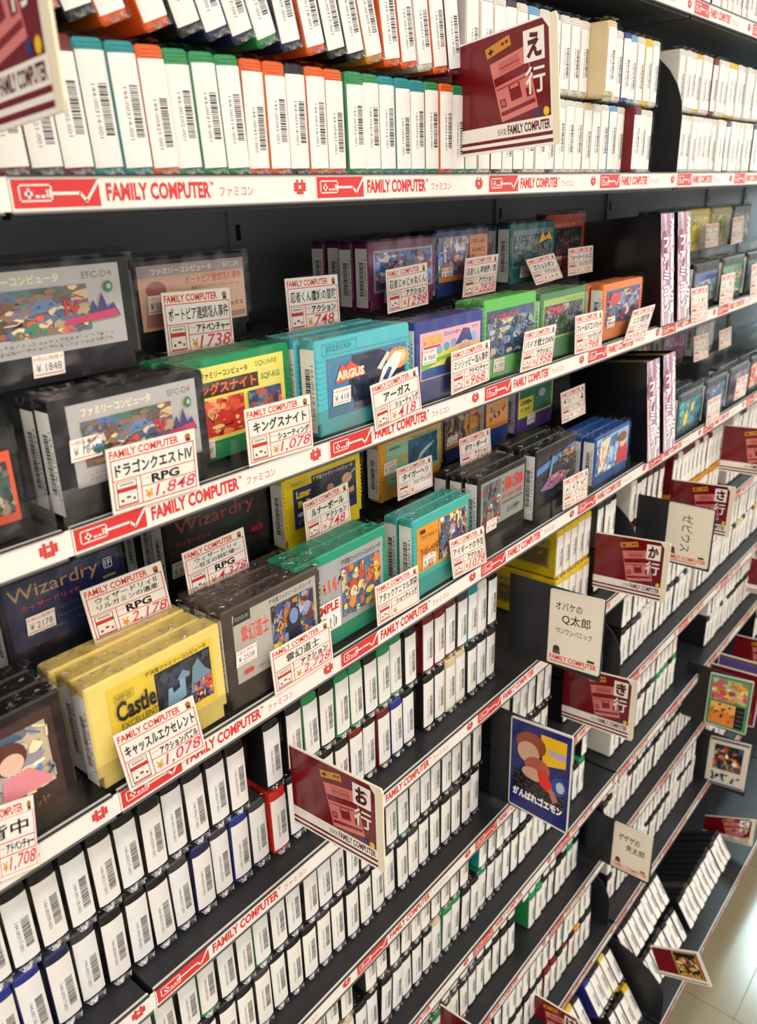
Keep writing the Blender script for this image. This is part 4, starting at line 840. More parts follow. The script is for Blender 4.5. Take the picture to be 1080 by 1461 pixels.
SINGLES = [
(1.15, 0.4423, 0.2073, 0.0072, 0.0, 'white', '0l', 1),
(1.17, 0.4422, 0.2073, 0.0096, 0.0, 'dark red', '0l', 2),
(1.1899, 0.4431, 0.2073, 0.001, 0.0, 'white', '0l', 3),
(1.2098, 0.4411, 0.2073, -0.0012, 0.0, 'dark red', '0l', 4),
(1.2299, 0.4437, 0.2073, 0.0061, 0.0, 'white', '0l', 5),
(1.2507, 0.4421, 0.2073, -0.0027, 0.0, 'white', '0l', 6),
(1.2714, 0.4421, 0.2073, 0.0099, 0.0, 'orange', '0l', 7),
(1.2913, 0.4415, 0.2073, -0.0027, 0.0, 'white', '0l', 8),
(1.3118, 0.4428, 0.2073, -0.0016, 0.0, 'white', '0l', 9),
(1.3315, 0.4423, 0.2073, -0.0026, 0.0, 'dark red', '0l', 10),
(1.3521, 0.4411, 0.2073, -0.0002, 0.0, 'white', '0l', 11),
(0.2032, 0.4415, 0.0125, -0.0524, 0.0, 'black', '1l', 1),
(0.2226, 0.4421, 0.0125, -0.0524, 0.0, 'dark red', '1l', 2),
(0.242, 0.4417, 0.0125, -0.0524, 0.0, 'dark grey', '1l', 3),
(0.2614, 0.4422, 0.0125, -0.0524, 0.0, 'dark red', '1l', 4),
(0.2808, 0.4423, 0.0125, -0.0524, 0.0, 'turquoise', '1l', 5),
(0.3002, 0.4411, 0.0125, -0.0524, 0.0, 'turquoise', '1l', 6),
(0.3196, 0.441, 0.0125, -0.0524, 0.0, 'orange', '1l', 7),
(0.339, 0.4427, 0.0125, -0.0524, 0.0, 'green', '1l', 8),
(0.3584, 0.4415, 0.0125, -0.0524, 0.0, 'green', '1l', 9),
(0.3778, 0.4415, 0.0125, -0.0524, 0.0, 'green', '1l', 10),
(0.3972, 0.443, 0.0125, -0.014, 0.0, 'orange', '1l', 11),
(0.4166, 0.4419, 0.0125, -0.014, 0.0, 'orange', '1l', 12),
(0.436, 0.4427, 0.0125, -0.014, 0.0, 'black', '1l', 13),
(0.4554, 0.442, 0.0125, -0.014, 0.0, 'orange', '1l', 14),
(0.4748, 0.4423, 0.0125, -0.014, 0.0, 'orange', '1l', 15),
(0.4964, 0.4413, 0.0125, -0.014, 0.0, 'green', '1l', 16),
(0.5158, 0.4423, 0.0125, -0.014, 0.0, 'green', '1l', 17),
(0.5352, 0.4427, 0.0125, -0.014, 0.0, 'turquoise', '1l', 18),
(0.5546, 0.442, 0.0125, -0.014, 0.0, 'turquoise', '1l', 19),
(0.574, 0.4425, 0.0125, -0.014, 0.0, 'turquoise', '1l', 20),
(0.5934, 0.4423, 0.0125, -0.014, 0.0, 'green', '1l', 21),
(0.6128, 0.4411, 0.0125, -0.014, 0.0, 'orange', '1l', 22),
(0.6322, 0.4425, 0.0125, -0.014, 0.0, 'green', '1l', 23),
(0.6516, 0.4422, 0.0125, -0.014, 0.0, 'green', '1l', 24),
(0.6721, 0.4416, 0.0125, -0.0166, 0.0, 'white', '1l', 25),
(0.6928, 0.4419, 0.0125, 0.0026, 0.0, 'black', '1l', 26),
(0.7134, 0.4424, 0.0125, 0.0083, 0.0, 'white', '1l', 27),
(0.7335, 0.4426, 0.0125, -0.005, 0.0, 'dark grey', '1l', 28),
(0.7542, 0.4428, 0.0125, -0.0147, 0.0, 'white', '1l', 29),
(0.774, 0.4414, 0.0125, 0.0095, 0.0, 'white', '1l', 30),
(0.7941, 0.4423, 0.0125, -0.009, 0.0, 'black', '1l', 31),
(0.8143, 0.4418, 0.0125, -0.0077, 0.0, 'white', '1l', 32),
(0.8346, 0.4422, 0.0125, 0.0078, 0.0, 'white', '1l', 33),
(0.855, 0.4429, 0.0125, 0.0065, 0.0, 'white', '1l', 34),
(0.8758, 0.4423, 0.0125, -0.0129, 0.0, 'cream', '1l', 35),
(0.8965, 0.4429, 0.0125, 0.0078, 0.0, 'white', '1l', 36),
(0.9167, 0.4424, 0.0125, -0.0116, 0.0, 'white', '1l', 37),
(0.9373, 0.4421, 0.0125, -0.0095, 0.0, 'light blue', '1l', 38),
(0.957, 0.4427, 0.0125, 0.0102, 0.0, 'white', '1l', 39),
(0.9767, 0.4306, 0.0125, -0.006, 0.0, 'dark red', '1l', 40),
(0.9965, 0.4416, 0.0125, 0.004, 0.0, 'white', '1l', 41),
(1.0172, 0.4411, 0.0125, -0.0003, 0.0, 'white', '1l', 42),
(1.0368, 0.4424, 0.0125, -0.0082, 0.0, 'white', '1l', 43),
(1.1255, 0.4427, 0.0125, 0.0066, 0.0, 'black', '1l', 44),
(1.1458, 0.4418, 0.0125, -0.0048, 0.0, 'white', '1l', 45),
(1.1663, 0.4428, 0.0125, 0.0125, 0.0, 'white', '1l', 46),
(1.1865, 0.4415, 0.0125, -0.0046, 0.0, 'white', '1l', 47),
(1.2074, 0.4417, 0.0125, -0.0106, 0.0, 'white', '1l', 48),
(1.2274, 0.4427, 0.0125, 0.0102, 0.0, 'white', '1l', 49),
(1.2481, 0.4434, 0.0125, -0.0043, 0.0, 'white', '1l', 50),
(1.2683, 0.4435, 0.0125, -0.001, 0.0, 'white', '1l', 51),
(0.2365, 0.445, 0.089, -0.3665, 0.0, 'dark red', '1u', 1),
(0.2577, 0.445, 0.089, -0.3665, 0.0, 'orange', '1u', 2),
(0.2789, 0.445, 0.089, -0.3665, 0.0, 'black', '1u', 3),
(0.3001, 0.445, 0.089, -0.3665, 0.0, 'orange', '1u', 4),
(0.3288, 0.445, 0.089, -0.3665, 0.0, 'orange', '1u', 5),
(0.3526, 0.445, 0.089, -0.3665, 0.0, 'black', '1u', 6),
(0.3738, 0.445, 0.089, -0.3665, 0.0, 'navy', '1u', 7),
(0.395, 0.445, 0.089, -0.3665, 0.0, 'navy', '1u', 8),
(0.4162, 0.445, 0.089, -0.3665, 0.0, 'green', '1u', 9),
(0.4374, 0.445, 0.089, -0.2618, 0.0, 'navy', '1u', 10),
(0.4617, 0.445, 0.089, -0.2618, 0.0, 'orange', '1u', 11),
(0.4829, 0.445, 0.089, -0.2618, 0.0, 'black', '1u', 12),
(0.5041, 0.445, 0.089, -0.2618, 0.0, 'black', '1u', 13),
(0.5253, 0.445, 0.089, -0.2618, 0.0, 'mustard', '1u', 14),
(0.5465, 0.445, 0.089, -0.1571, 0.0, 'orange', '1u', 15),
(0.5677, 0.445, 0.089, -0.1571, 0.0, 'orange', '1u', 16),
(0.5889, 0.445, 0.089, -0.1571, 0.0, 'white', '1u', 17),
(0.6101, 0.445, 0.089, -0.1571, 0.0, 'orange', '1u', 18),
(0.6313, 0.445, 0.089, -0.1571, 0.0, 'dark red', '1u', 19),
(0.6533, 0.443, 0.086, -0.0085, 0.0, 'white', '1u', 20),
(0.6742, 0.4416, 0.086, -0.0235, 0.0, 'white', '1u', 21),
(0.6946, 0.4411, 0.086, -0.0193, 0.0, 'white', '1u', 22),
(0.7148, 0.4422, 0.086, -0.0207, 0.0, 'dark grey', '1u', 23),
(0.7346, 0.4427, 0.086, -0.0152, 0.0, 'white', '1u', 24),
(0.7554, 0.4428, 0.086, -0.013, 0.0, 'light blue', '1u', 25),
(0.7757, 0.442, 0.086, -0.0037, 0.0, 'white', '1u', 26),
(0.7961, 0.4421, 0.086, -0.0045, 0.0, 'light blue', '1u', 27),
(0.8169, 0.442, 0.086, -0.0111, 0.0, 'white', '1u', 28),
(0.8375, 0.4415, 0.086, -0.0157, 0.0, 'white', '1u', 29),
(0.8584, 0.442, 0.086, -0.007, 0.0, 'white', '1u', 30),
(0.8781, 0.4218, 0.086, -0.0059, 0.0, 'cream', '1u', 31),
(0.8978, 0.4422, 0.086, -0.0041, 0.0, 'black', '1u', 32),
(0.9176, 0.4423, 0.086, -0.0099, 0.0, 'white', '1u', 33),
(0.9381, 0.4417, 0.086, -0.0015, 0.0, 'white', '1u', 34),
(0.9587, 0.441, 0.086, -0.0241, 0.0, 'blue', '1u', 35),
(0.9792, 0.4429, 0.086, -0.0174, 0.0, 'light blue', '1u', 36),
(0.9994, 0.4422, 0.086, -0.015, 0.0, 'white', '1u', 37),
(1.0196, 0.4416, 0.086, -0.0133, 0.0, 'yellow', '1u', 38),
(1.04, 0.4416, 0.086, -0.013, 0.0, 'white', '1u', 39),
(1.1255, 0.4426, 0.086, -0.0016, 0.0, 'white', '1u', 40),
(1.1453, 0.4414, 0.086, 0.0004, 0.0, 'white', '1u', 41),
(1.1661, 0.4433, 0.086, 0.0048, 0.0, 'white', '1u', 42),
(1.1865, 0.444, 0.086, 0.0109, 0.0, 'yellow', '1u', 43),
(1.2061, 0.4421, 0.086, -0.0092, 0.0, 'white', '1u', 44),
(1.2261, 0.4436, 0.086, -0.0023, 0.0, 'white', '1u', 45),
(1.2467, 0.4427, 0.086, 0.0112, 0.0, 'dark red', '1u', 46),
(1.2663, 0.4412, 0.086, 0.0125, 0.0, 'white', '1u', 47),
(1.2866, 0.4417, 0.086, 0.0061, 0.0, 'white', '1u', 48),
(0.0938, 0.4596, -0.5689, -0.001, 0.0, 'black', '4l', 1),
(0.1152, 0.4603, -0.5689, 0.0118, 0.0, 'blue', '4l', 2),
(0.1367, 0.4598, -0.5689, -0.008, 0.0, 'blue', '4l', 3),
(0.1587, 0.4587, -0.5689, -0.0017, 0.0, 'navy', '4l', 4),
(0.1799, 0.4608, -0.5689, 0.0063, 0.0, 'dark grey', '4l', 5),
(0.2021, 0.4593, -0.5689, 0.0125, 0.0, 'black', '4l', 6),
(0.2237, 0.4592, -0.5689, 0.0139, 0.0, 'black', '4l', 7),
(0.245, 0.4586, -0.5689, -0.0113, 0.0, 'black', '4l', 8),
(0.2663, 0.4599, -0.5689, -0.0128, 0.0, 'dark grey', '4l', 9),
(0.2876, 0.459, -0.5689, 0.0068, 0.0, 'navy', '4l', 10),
(0.3087, 0.4607, -0.5689, -0.0016, 0.0, 'dark grey', '4l', 11),
(0.3298, 0.4601, -0.5689, 0.0133, 0.0, 'blue', '4l', 12),
(0.3521, 0.4608, -0.5689, -0.0007, 0.0, 'dark grey', '4l', 13),
(0.374, 0.457, -0.5689, 0.0, 0.0, 'red', '4l', 14),
(0.398, 0.4595, -0.5689, -0.0075, 0.0, 'black', '4l', 15),
(0.4202, 0.4581, -0.5689, 0.0021, 0.0, 'black', '4l', 16),
(0.4413, 0.4604, -0.5689, 0.0071, 0.0, 'black', '4l', 17),
(0.4623, 0.4591, -0.5689, 0.0004, 0.0, 'black', '4l', 18),
(0.4835, 0.4585, -0.5689, -0.0033, 0.0, 'dark red', '4l', 19),
(0.5048, 0.4608, -0.5689, 0.0124, 0.0, 'black', '4l', 20),
(0.5266, 0.4581, -0.5689, -0.0023, 0.0, 'dark red', '4l', 21),
(0.5489, 0.4587, -0.5689, -0.0084, 0.0, 'blue', '4l', 22),
(0.5707, 0.4599, -0.5689, -0.0105, 0.0, 'black', '4l', 23),
(0.606, 0.4594, -0.5689, 0.0067, 0.0, 'black', '4l', 24),
(0.6279, 0.4597, -0.5689, -0.001, 0.0, 'black', '4l', 25),
(0.6493, 0.4594, -0.5689, -0.0032, 0.0, 'cream', '4l', 26),
(0.671, 0.4605, -0.5689, -0.009, 0.0, 'cream', '4l', 27),
(0.6931, 0.4588, -0.5689, -0.0083, 0.0, 'black', '4l', 28),
(0.7148, 0.4598, -0.5689, -0.009, 0.0, 'black', '4l', 29),
(0.7357, 0.4604, -0.5689, 0.0137, 0.0, 'dark grey', '4l', 30),
(0.905, 0.458, -0.5689, 0.0, 0.0, 'yellow', '4l', 31),
(0.9252, 0.458, -0.5689, 0.0, 0.0, 'yellow', '4l', 32),
(0.9454, 0.458, -0.5689, 0.0, 0.0, 'yellow', '4l', 33),
(0.9656, 0.458, -0.5689, 0.0, 0.0, 'yellow', '4l', 34),
(0.1195, 0.4611, -0.4967, 0.0015, 0.0, 'black', '4u', 1),
(0.1407, 0.4613, -0.4967, -0.0045, 0.0, 'black', '4u', 2),
(0.1624, 0.4614, -0.4967, -0.0067, 0.0, 'black', '4u', 3),
(0.1839, 0.4601, -0.4967, -0.002, 0.0, 'black', '4u', 4),
(0.2061, 0.4607, -0.4967, -0.0102, 0.0, 'black', '4u', 5),
(0.2277, 0.4617, -0.4967, -0.0062, 0.0, 'black', '4u', 6),
(0.2487, 0.4602, -0.4967, 0.0088, 0.0, 'black', '4u', 7),
(0.2702, 0.4628, -0.4967, 0.0088, 0.0, 'black', '4u', 8),
(0.2916, 0.4609, -0.4967, -0.0119, 0.0, 'black', '4u', 9),
(0.3139, 0.4612, -0.4967, -0.0041, 0.0, 'black', '4u', 10),
(0.3352, 0.4608, -0.4967, 0.0008, 0.0, 'black', '4u', 11),
(0.375, 0.459, -0.4967, 0.0, 0.0, 'black', '4u', 12),
(0.4037, 0.4613, -0.4967, 0.0135, 0.0, 'black', '4u', 13),
(0.425, 0.4601, -0.4967, -0.0074, 0.0, 'green', '4u', 14),
(0.4461, 0.4605, -0.4967, 0.0138, 0.0, 'black', '4u', 15),
(0.4679, 0.4602, -0.4967, 0.0072, 0.0, 'green', '4u', 16),
(0.4893, 0.4604, -0.4967, -0.0099, 0.0, 'green', '4u', 17),
(0.5109, 0.4603, -0.4967, -0.0031, 0.0, 'black', '4u', 18),
(0.5322, 0.4604, -0.4967, -0.0104, 0.0, 'green', '4u', 19),
(0.5544, 0.4628, -0.4967, -0.0138, 0.0, 'green', '4u', 20),
(0.5767, 0.4607, -0.4967, -0.0041, 0.0, 'black', '4u', 21),
(0.609, 0.4614, -0.4967, 0.0023, 0.0, 'dark red', '4u', 22),
(0.6301, 0.461, -0.4967, 0.0002, 0.0, 'dark red', '4u', 23),
(0.6519, 0.4621, -0.4967, 0.0076, 0.0, 'dark red', '4u', 24),
(0.674, 0.4609, -0.4967, 0.0133, 0.0, 'dark grey', '4u', 25),
(0.6951, 0.4607, -0.4967, 0.0138, 0.0, 'turquoise', '4u', 26),
(0.7164, 0.4614, -0.4967, -0.0006, 0.0, 'white', '4u', 27),
(0.7387, 0.4613, -0.4967, 0.0033, 0.0, 'black', '4u', 28),
(0.905, 0.46, -0.4967, 0.0, 0.0, 'yellow', '4u', 29),
(0.9252, 0.46, -0.4967, 0.0, 0.0, 'yellow', '4u', 30),
(0.9454, 0.46, -0.4967, 0.0, 0.0, 'yellow', '4u', 31),
(0.9656, 0.46, -0.4967, 0.0, 0.0, 'yellow', '4u', 32),
(0.9858, 0.46, -0.4967, 0.0, 0.0, 'yellow', '4u', 33),
(0.2715, 0.4603, -0.7598, -0.0134, 0.0, 'black', '5l', 1),
(0.2931, 0.4601, -0.7598, 0.0103, 0.0, 'black', '5l', 2),
(0.314, 0.4589, -0.7598, -0.0008, 0.0, 'black', '5l', 3),
(0.336, 0.4589, -0.7598, 0.0018, 0.0, 'dark grey', '5l', 4),
(0.3583, 0.4609, -0.7598, -0.0086, 0.0, 'black', '5l', 5),
(0.3794, 0.4602, -0.7598, 0.0062, 0.0, 'black', '5l', 6),
(0.4012, 0.46, -0.7598, 0.0003, 0.0, 'black', '5l', 7),
(0.4221, 0.46, -0.7598, 0.0119, 0.0, 'dark grey', '5l', 8),
(0.4439, 0.4603, -0.7598, -0.0018, 0.0, 'black', '5l', 9),
(0.4657, 0.4589, -0.7598, 0.0066, 0.0, 'black', '5l', 10),
(0.4877, 0.4586, -0.7598, -0.0112, 0.0, 'black', '5l', 11),
(0.5096, 0.4594, -0.7598, -0.0083, 0.0, 'black', '5l', 12),
(0.5313, 0.461, -0.7598, -0.0126, 0.0, 'dark grey', '5l', 13),
(0.5526, 0.4583, -0.7598, -0.009, 0.0, 'black', '5l', 14),
(0.5741, 0.4593, -0.7598, 0.0021, 0.0, 'dark grey', '5l', 15),
(0.5956, 0.4602, -0.7598, 0.007, 0.0, 'black', '5l', 16),
(0.6178, 0.4596, -0.7598, -0.0101, 0.0, 'black', '5l', 17),
(0.6398, 0.4592, -0.7598, 0.0096, 0.0, 'black', '5l', 18),
(0.6617, 0.4591, -0.7598, 0.0001, 0.0, 'dark grey', '5l', 19),
(0.6835, 0.4582, -0.7598, 0.0017, 0.0, 'black', '5l', 20),
(0.7057, 0.4607, -0.7598, 0.0084, 0.0, 'black', '5l', 21),
(0.757, 0.4608, -0.7598, -0.008, 0.0, 'black', '5l', 22),
(0.7789, 0.4603, -0.7598, 0.0055, 0.0, 'black', '5l', 23),
(0.801, 0.4599, -0.7598, -0.0135, 0.0, 'dark grey', '5l', 24),
(0.8226, 0.459, -0.7598, 0.0005, 0.0, 'black', '5l', 25),
(0.8444, 0.4602, -0.7598, 0.0084, 0.0, 'black', '5l', 26),
(0.8654, 0.4596, -0.7598, -0.0046, 0.0, 'black', '5l', 27),
(0.1907, 0.4617, -0.6876, -0.008, 0.0, 'black', '5u', 1),
(0.212, 0.4627, -0.6876, -0.0072, 0.0, 'black', '5u', 2),
(0.2341, 0.4622, -0.6876, -0.0114, 0.0, 'green', '5u', 3),
(0.2561, 0.4606, -0.6876, 0.0064, 0.0, 'black', '5u', 4),
(0.2777, 0.4625, -0.6876, 0.0121, 0.0, 'green', '5u', 5),
(0.2998, 0.4608, -0.6876, -0.0083, 0.0, 'black', '5u', 6),
(0.3212, 0.4606, -0.6876, 0.0035, 0.0, 'black', '5u', 7),
(0.3427, 0.4616, -0.6876, -0.0029, 0.0, 'green', '5u', 8),
(0.3648, 0.4614, -0.6876, -0.0083, 0.0, 'black', '5u', 9),
(0.3866, 0.4627, -0.6876, -0.0028, 0.0, 'black', '5u', 10),
(0.4086, 0.4607, -0.6876, 0.0069, 0.0, 'black', '5u', 11),
(0.4295, 0.461, -0.6876, -0.0092, 0.0, 'black', '5u', 12),
(0.4505, 0.4618, -0.6876, -0.0121, 0.0, 'black', '5u', 13),
(0.4722, 0.4613, -0.6876, 0.0058, 0.0, 'black', '5u', 14),
(0.4938, 0.4605, -0.6876, 0.0097, 0.0, 'dark grey', '5u', 15),
(0.5151, 0.4606, -0.6876, -0.0011, 0.0, 'dark grey', '5u', 16),
(0.5365, 0.46, -0.6876, 0.0013, 0.0, 'dark grey', '5u', 17),
(0.5582, 0.46, -0.6876, -0.0119, 0.0, 'green', '5u', 18),
(0.5793, 0.4603, -0.6876, 0.0102, 0.0, 'black', '5u', 19),
(0.6012, 0.4609, -0.6876, -0.0038, 0.0, 'black', '5u', 20),
(0.6233, 0.4626, -0.6876, 0.0134, 0.0, 'black', '5u', 21),
(0.6456, 0.4619, -0.6876, 0.0001, 0.0, 'black', '5u', 22),
(0.6675, 0.463, -0.6876, 0.0049, 0.0, 'black', '5u', 23),
(0.6886, 0.462, -0.6876, -0.0083, 0.0, 'black', '5u', 24),
(0.7099, 0.4601, -0.6876, -0.0081, 0.0, 'dark grey', '5u', 25),
(0.7608, 0.4602, -0.6876, 0.012, 0.0, 'black', '5u', 26),
(0.7825, 0.4629, -0.6876, -0.0019, 0.0, 'black', '5u', 27),
(0.8047, 0.46, -0.6876, 0.0065, 0.0, 'black', '5u', 28),
(0.8269, 0.4614, -0.6876, 0.0045, 0.0, 'dark grey', '5u', 29),
(0.8482, 0.4616, -0.6876, 0.0068, 0.0, 'black', '5u', 30),
(0.8703, 0.4603, -0.6876, 0.0053, 0.0, 'black', '5u', 31),
(0.8922, 0.4605, -0.6876, 0.0099, 0.0, 'black', '5u', 32),
(0.4287, 0.4585, -0.9455, 0.04, 0.0, 'black', '6l', 1),
(0.4497, 0.4587, -0.9455, -0.0246, 0.0, 'cream', '6l', 2),
(0.4711, 0.4597, -0.9455, 0.0099, 0.0, 'black', '6l', 3),
(0.4925, 0.4606, -0.9455, -0.0049, 0.0, 'black', '6l', 4),
(0.5145, 0.4585, -0.9455, 0.0567, 0.0, 'black', '6l', 5),
(0.536, 0.4583, -0.9455, 0.05, 0.0, 'dark grey', '6l', 6),
(0.557, 0.4591, -0.9455, -0.018, 0.0, 'black', '6l', 7),
(0.5785, 0.4594, -0.9455, -0.0008, 0.0, 'black', '6l', 8),
(0.6, 0.4605, -0.9455, 0.0521, 0.0, 'black', '6l', 9),
(0.6212, 0.4599, -0.9455, -0.0111, 0.0, 'cream', '6l', 10),
(0.6431, 0.4596, -0.9455, 0.0352, 0.0, 'green', '6l', 11),
(0.6643, 0.461, -0.9455, 0.0429, 0.0, 'green', '6l', 12),
(0.6855, 0.4585, -0.9455, 0.0365, 0.0, 'black', '6l', 13),
(0.7075, 0.4581, -0.9455, 0.0135, 0.0, 'black', '6l', 14),
(0.7289, 0.4603, -0.9455, 0.0123, 0.0, 'green', '6l', 15),
(0.7499, 0.4602, -0.9455, 0.0347, 0.0, 'black', '6l', 16),
(0.7716, 0.4597, -0.9455, 0.0005, 0.0, 'black', '6l', 17),
(0.3638, 0.461, -0.8733, 0.0179, 0.0, 'black', '6u', 1),
(0.4071, 0.4624, -0.8733, 0.0256, 0.0, 'dark grey', '6u', 2),
(0.4287, 0.4621, -0.8733, -0.0242, 0.0, 'turquoise', '6u', 3),
(0.4503, 0.4605, -0.8733, 0.0033, 0.0, 'black', '6u', 4),
(0.4932, 0.4611, -0.8733, -0.0176, 0.0, 'dark grey', '6u', 5),
(0.5148, 0.4628, -0.8733, -0.0179, 0.0, 'black', '6u', 6),
(0.5369, 0.4603, -0.8733, -0.0018, 0.0, 'black', '6u', 7),
(0.5583, 0.4607, -0.8733, 0.0603, 0.0, 'black', '6u', 8),
(0.5794, 0.4606, -0.8733, 0.0064, 0.0, 'dark grey', '6u', 9),
(0.6003, 0.4618, -0.8733, -0.0016, 0.0, 'dark grey', '6u', 10),
(0.6224, 0.4618, -0.8733, -0.0024, 0.0, 'black', '6u', 11),
(0.6443, 0.4625, -0.8733, 0.0108, 0.0, 'black', '6u', 12),
(0.6654, 0.4625, -0.8733, 0.0043, 0.0, 'black', '6u', 13),
(0.6877, 0.4623, -0.8733, -0.0036, 0.0, 'black', '6u', 14),
(0.7306, 0.4609, -0.8733, 0.0305, 0.0, 'turquoise', '6u', 15),
(0.7528, 0.4604, -0.8733, 0.0346, 0.0, 'black', '6u', 16),
(0.7749, 0.4604, -0.8733, 0.0274, 0.0, 'dark grey', '6u', 17),
(0.7967, 0.4617, -0.8733, 0.0328, 0.0, 'dark grey', '6u', 18),
(0.6003, 0.4586, -1.1175, -0.0192, 0.0, 'dark grey', '7l', 1),
(0.6221, 0.4596, -1.1175, -0.0161, 0.0, 'green', '7l', 2),
(0.6432, 0.4587, -1.1175, 0.0144, 0.0, 'dark grey', '7l', 3),
(0.6654, 0.4598, -1.1175, -0.0323, 0.0, 'dark grey', '7l', 4),
(0.6867, 0.4587, -1.1175, -0.026, 0.0, 'black', '7l', 5),
(0.5356, 0.4618, -1.0453, -0.0255, 0.0, 'black', '7u', 1),
(0.5578, 0.4622, -1.0453, 0.0148, 0.0, 'black', '7u', 2),
(0.5795, 0.4628, -1.0453, 0.0065, 0.0, 'dark grey', '7u', 3),
(0.6006, 0.4621, -1.0453, 0.0151, 0.0, 'dark grey', '7u', 4),
(0.6216, 0.4622, -1.0453, -0.0281, 0.0, 'black', '7u', 5),
(0.6436, 0.4601, -1.0453, -0.007, 0.0, 'dark grey', '7u', 6),
(0.6657, 0.4615, -1.0453, -0.0279, 0.0, 'black', '7u', 7),
(0.6878, 0.4604, -1.0453, 0.0133, 0.0, 'black', '7u', 8),
(0.7095, 0.4628, -1.0453, 0.0011, 0.0, 'dark grey', '7u', 9),
(0.9901, 0.3325, -1.4604, 0.0023, -0.5585, 'yellow', '9l', 1),
(1.0326, 0.3343, -1.4604, 0.0077, -0.5585, 'black', '9l', 2),
(1.0544, 0.3327, -1.4604, 0.0026, -0.5585, 'black', '9l', 3),
(1.0764, 0.3325, -1.4604, -0.0033, -0.5585, 'black', '9l', 4),
(1.0981, 0.3348, -1.4604, -0.0022, -0.5585, 'yellow', '9l', 5),
(0.8826, 0.3779, -1.3921, 0.0013, -0.5585, 'black', '9u', 1),
(0.9039, 0.3751, -1.3921, -0.0032, -0.5585, 'black', '9u', 2),
(0.9251, 0.3756, -1.3921, 0.0022, -0.5585, 'black', '9u', 3),
(0.9461, 0.3767, -1.3921, -0.0043, -0.5585, 'yellow', '9u', 4),
(0.9673, 0.375, -1.3921, -0.004, -0.5585, 'black', '9u', 5),
(1.0104, 0.3753, -1.3921, 0.0036, -0.5585, 'blue', '9u', 6),
(1.0313, 0.3762, -1.3921, -0.0025, -0.5585, 'black', '9u', 7),
(1.0523, 0.3773, -1.3921, -0.0034, -0.5585, 'black', '9u', 8),
(1.0743, 0.3766, -1.3921, 0.0003, -0.5585, 'yellow', '9u', 9),
(1.0959, 0.3758, -1.3921, -0.0076, -0.5585, 'black', '9u', 10)]    # (x, y, z, tilt about y, tilt about x, colour, row key, ordinal)
for i, (x, y, z, ty, tx, col, row, k) in enumerate(SINGLES):
    e = empty('shelved_cartridge', (x, y, z), (tx, ty, 0))
    tag(e, '%s cartridge with white barcode spine, %s from left in %s' % (col, ordinal(k), ROWWORD[row]), 'cartridge', 'spines in the ' + ROWWORD[row])
    for nm, me in (('shell', SHELLS[col]), ('spine_sticker', STICKERS[(i * 5 + k) % 8]), ('clear_sleeve', SLEEVES[(i * 3 + k) % 5])):
        o = bpy.data.objects.new(nm, me)
        scene.collection.objects.link(o)
        o.parent = e
    if col == 'yellow' and k == min(q[7] for q in SINGLES if q[6] == row and q[5] == 'yellow'):
        # the block's first cartridge shows its broad face with a tan label
        mb = MB()
        s = Sheet(mb, lambda u, v, hh: (-0.0002 - hh, 0.094 - 0.084 * u, 0.014 + 0.042 * v), 0.0003, 0.00002, 0.4, 0.1, aspect=2.0)
        s.rect(0, 0, 1, 1, (178, 150, 70))
        s.rect(0.04, 0.06, 0.96, 0.70, (120, 104, 56))
        s.scribble(0.06, 0.76, 0.94, 0.94, 9, (70, 56, 30), 5, 0.012)
        s.scribble(0.10, 0.40, 0.90, 0.62, 6, (206, 190, 120), 6, 0.014)
        mb.build('picture_label', e)

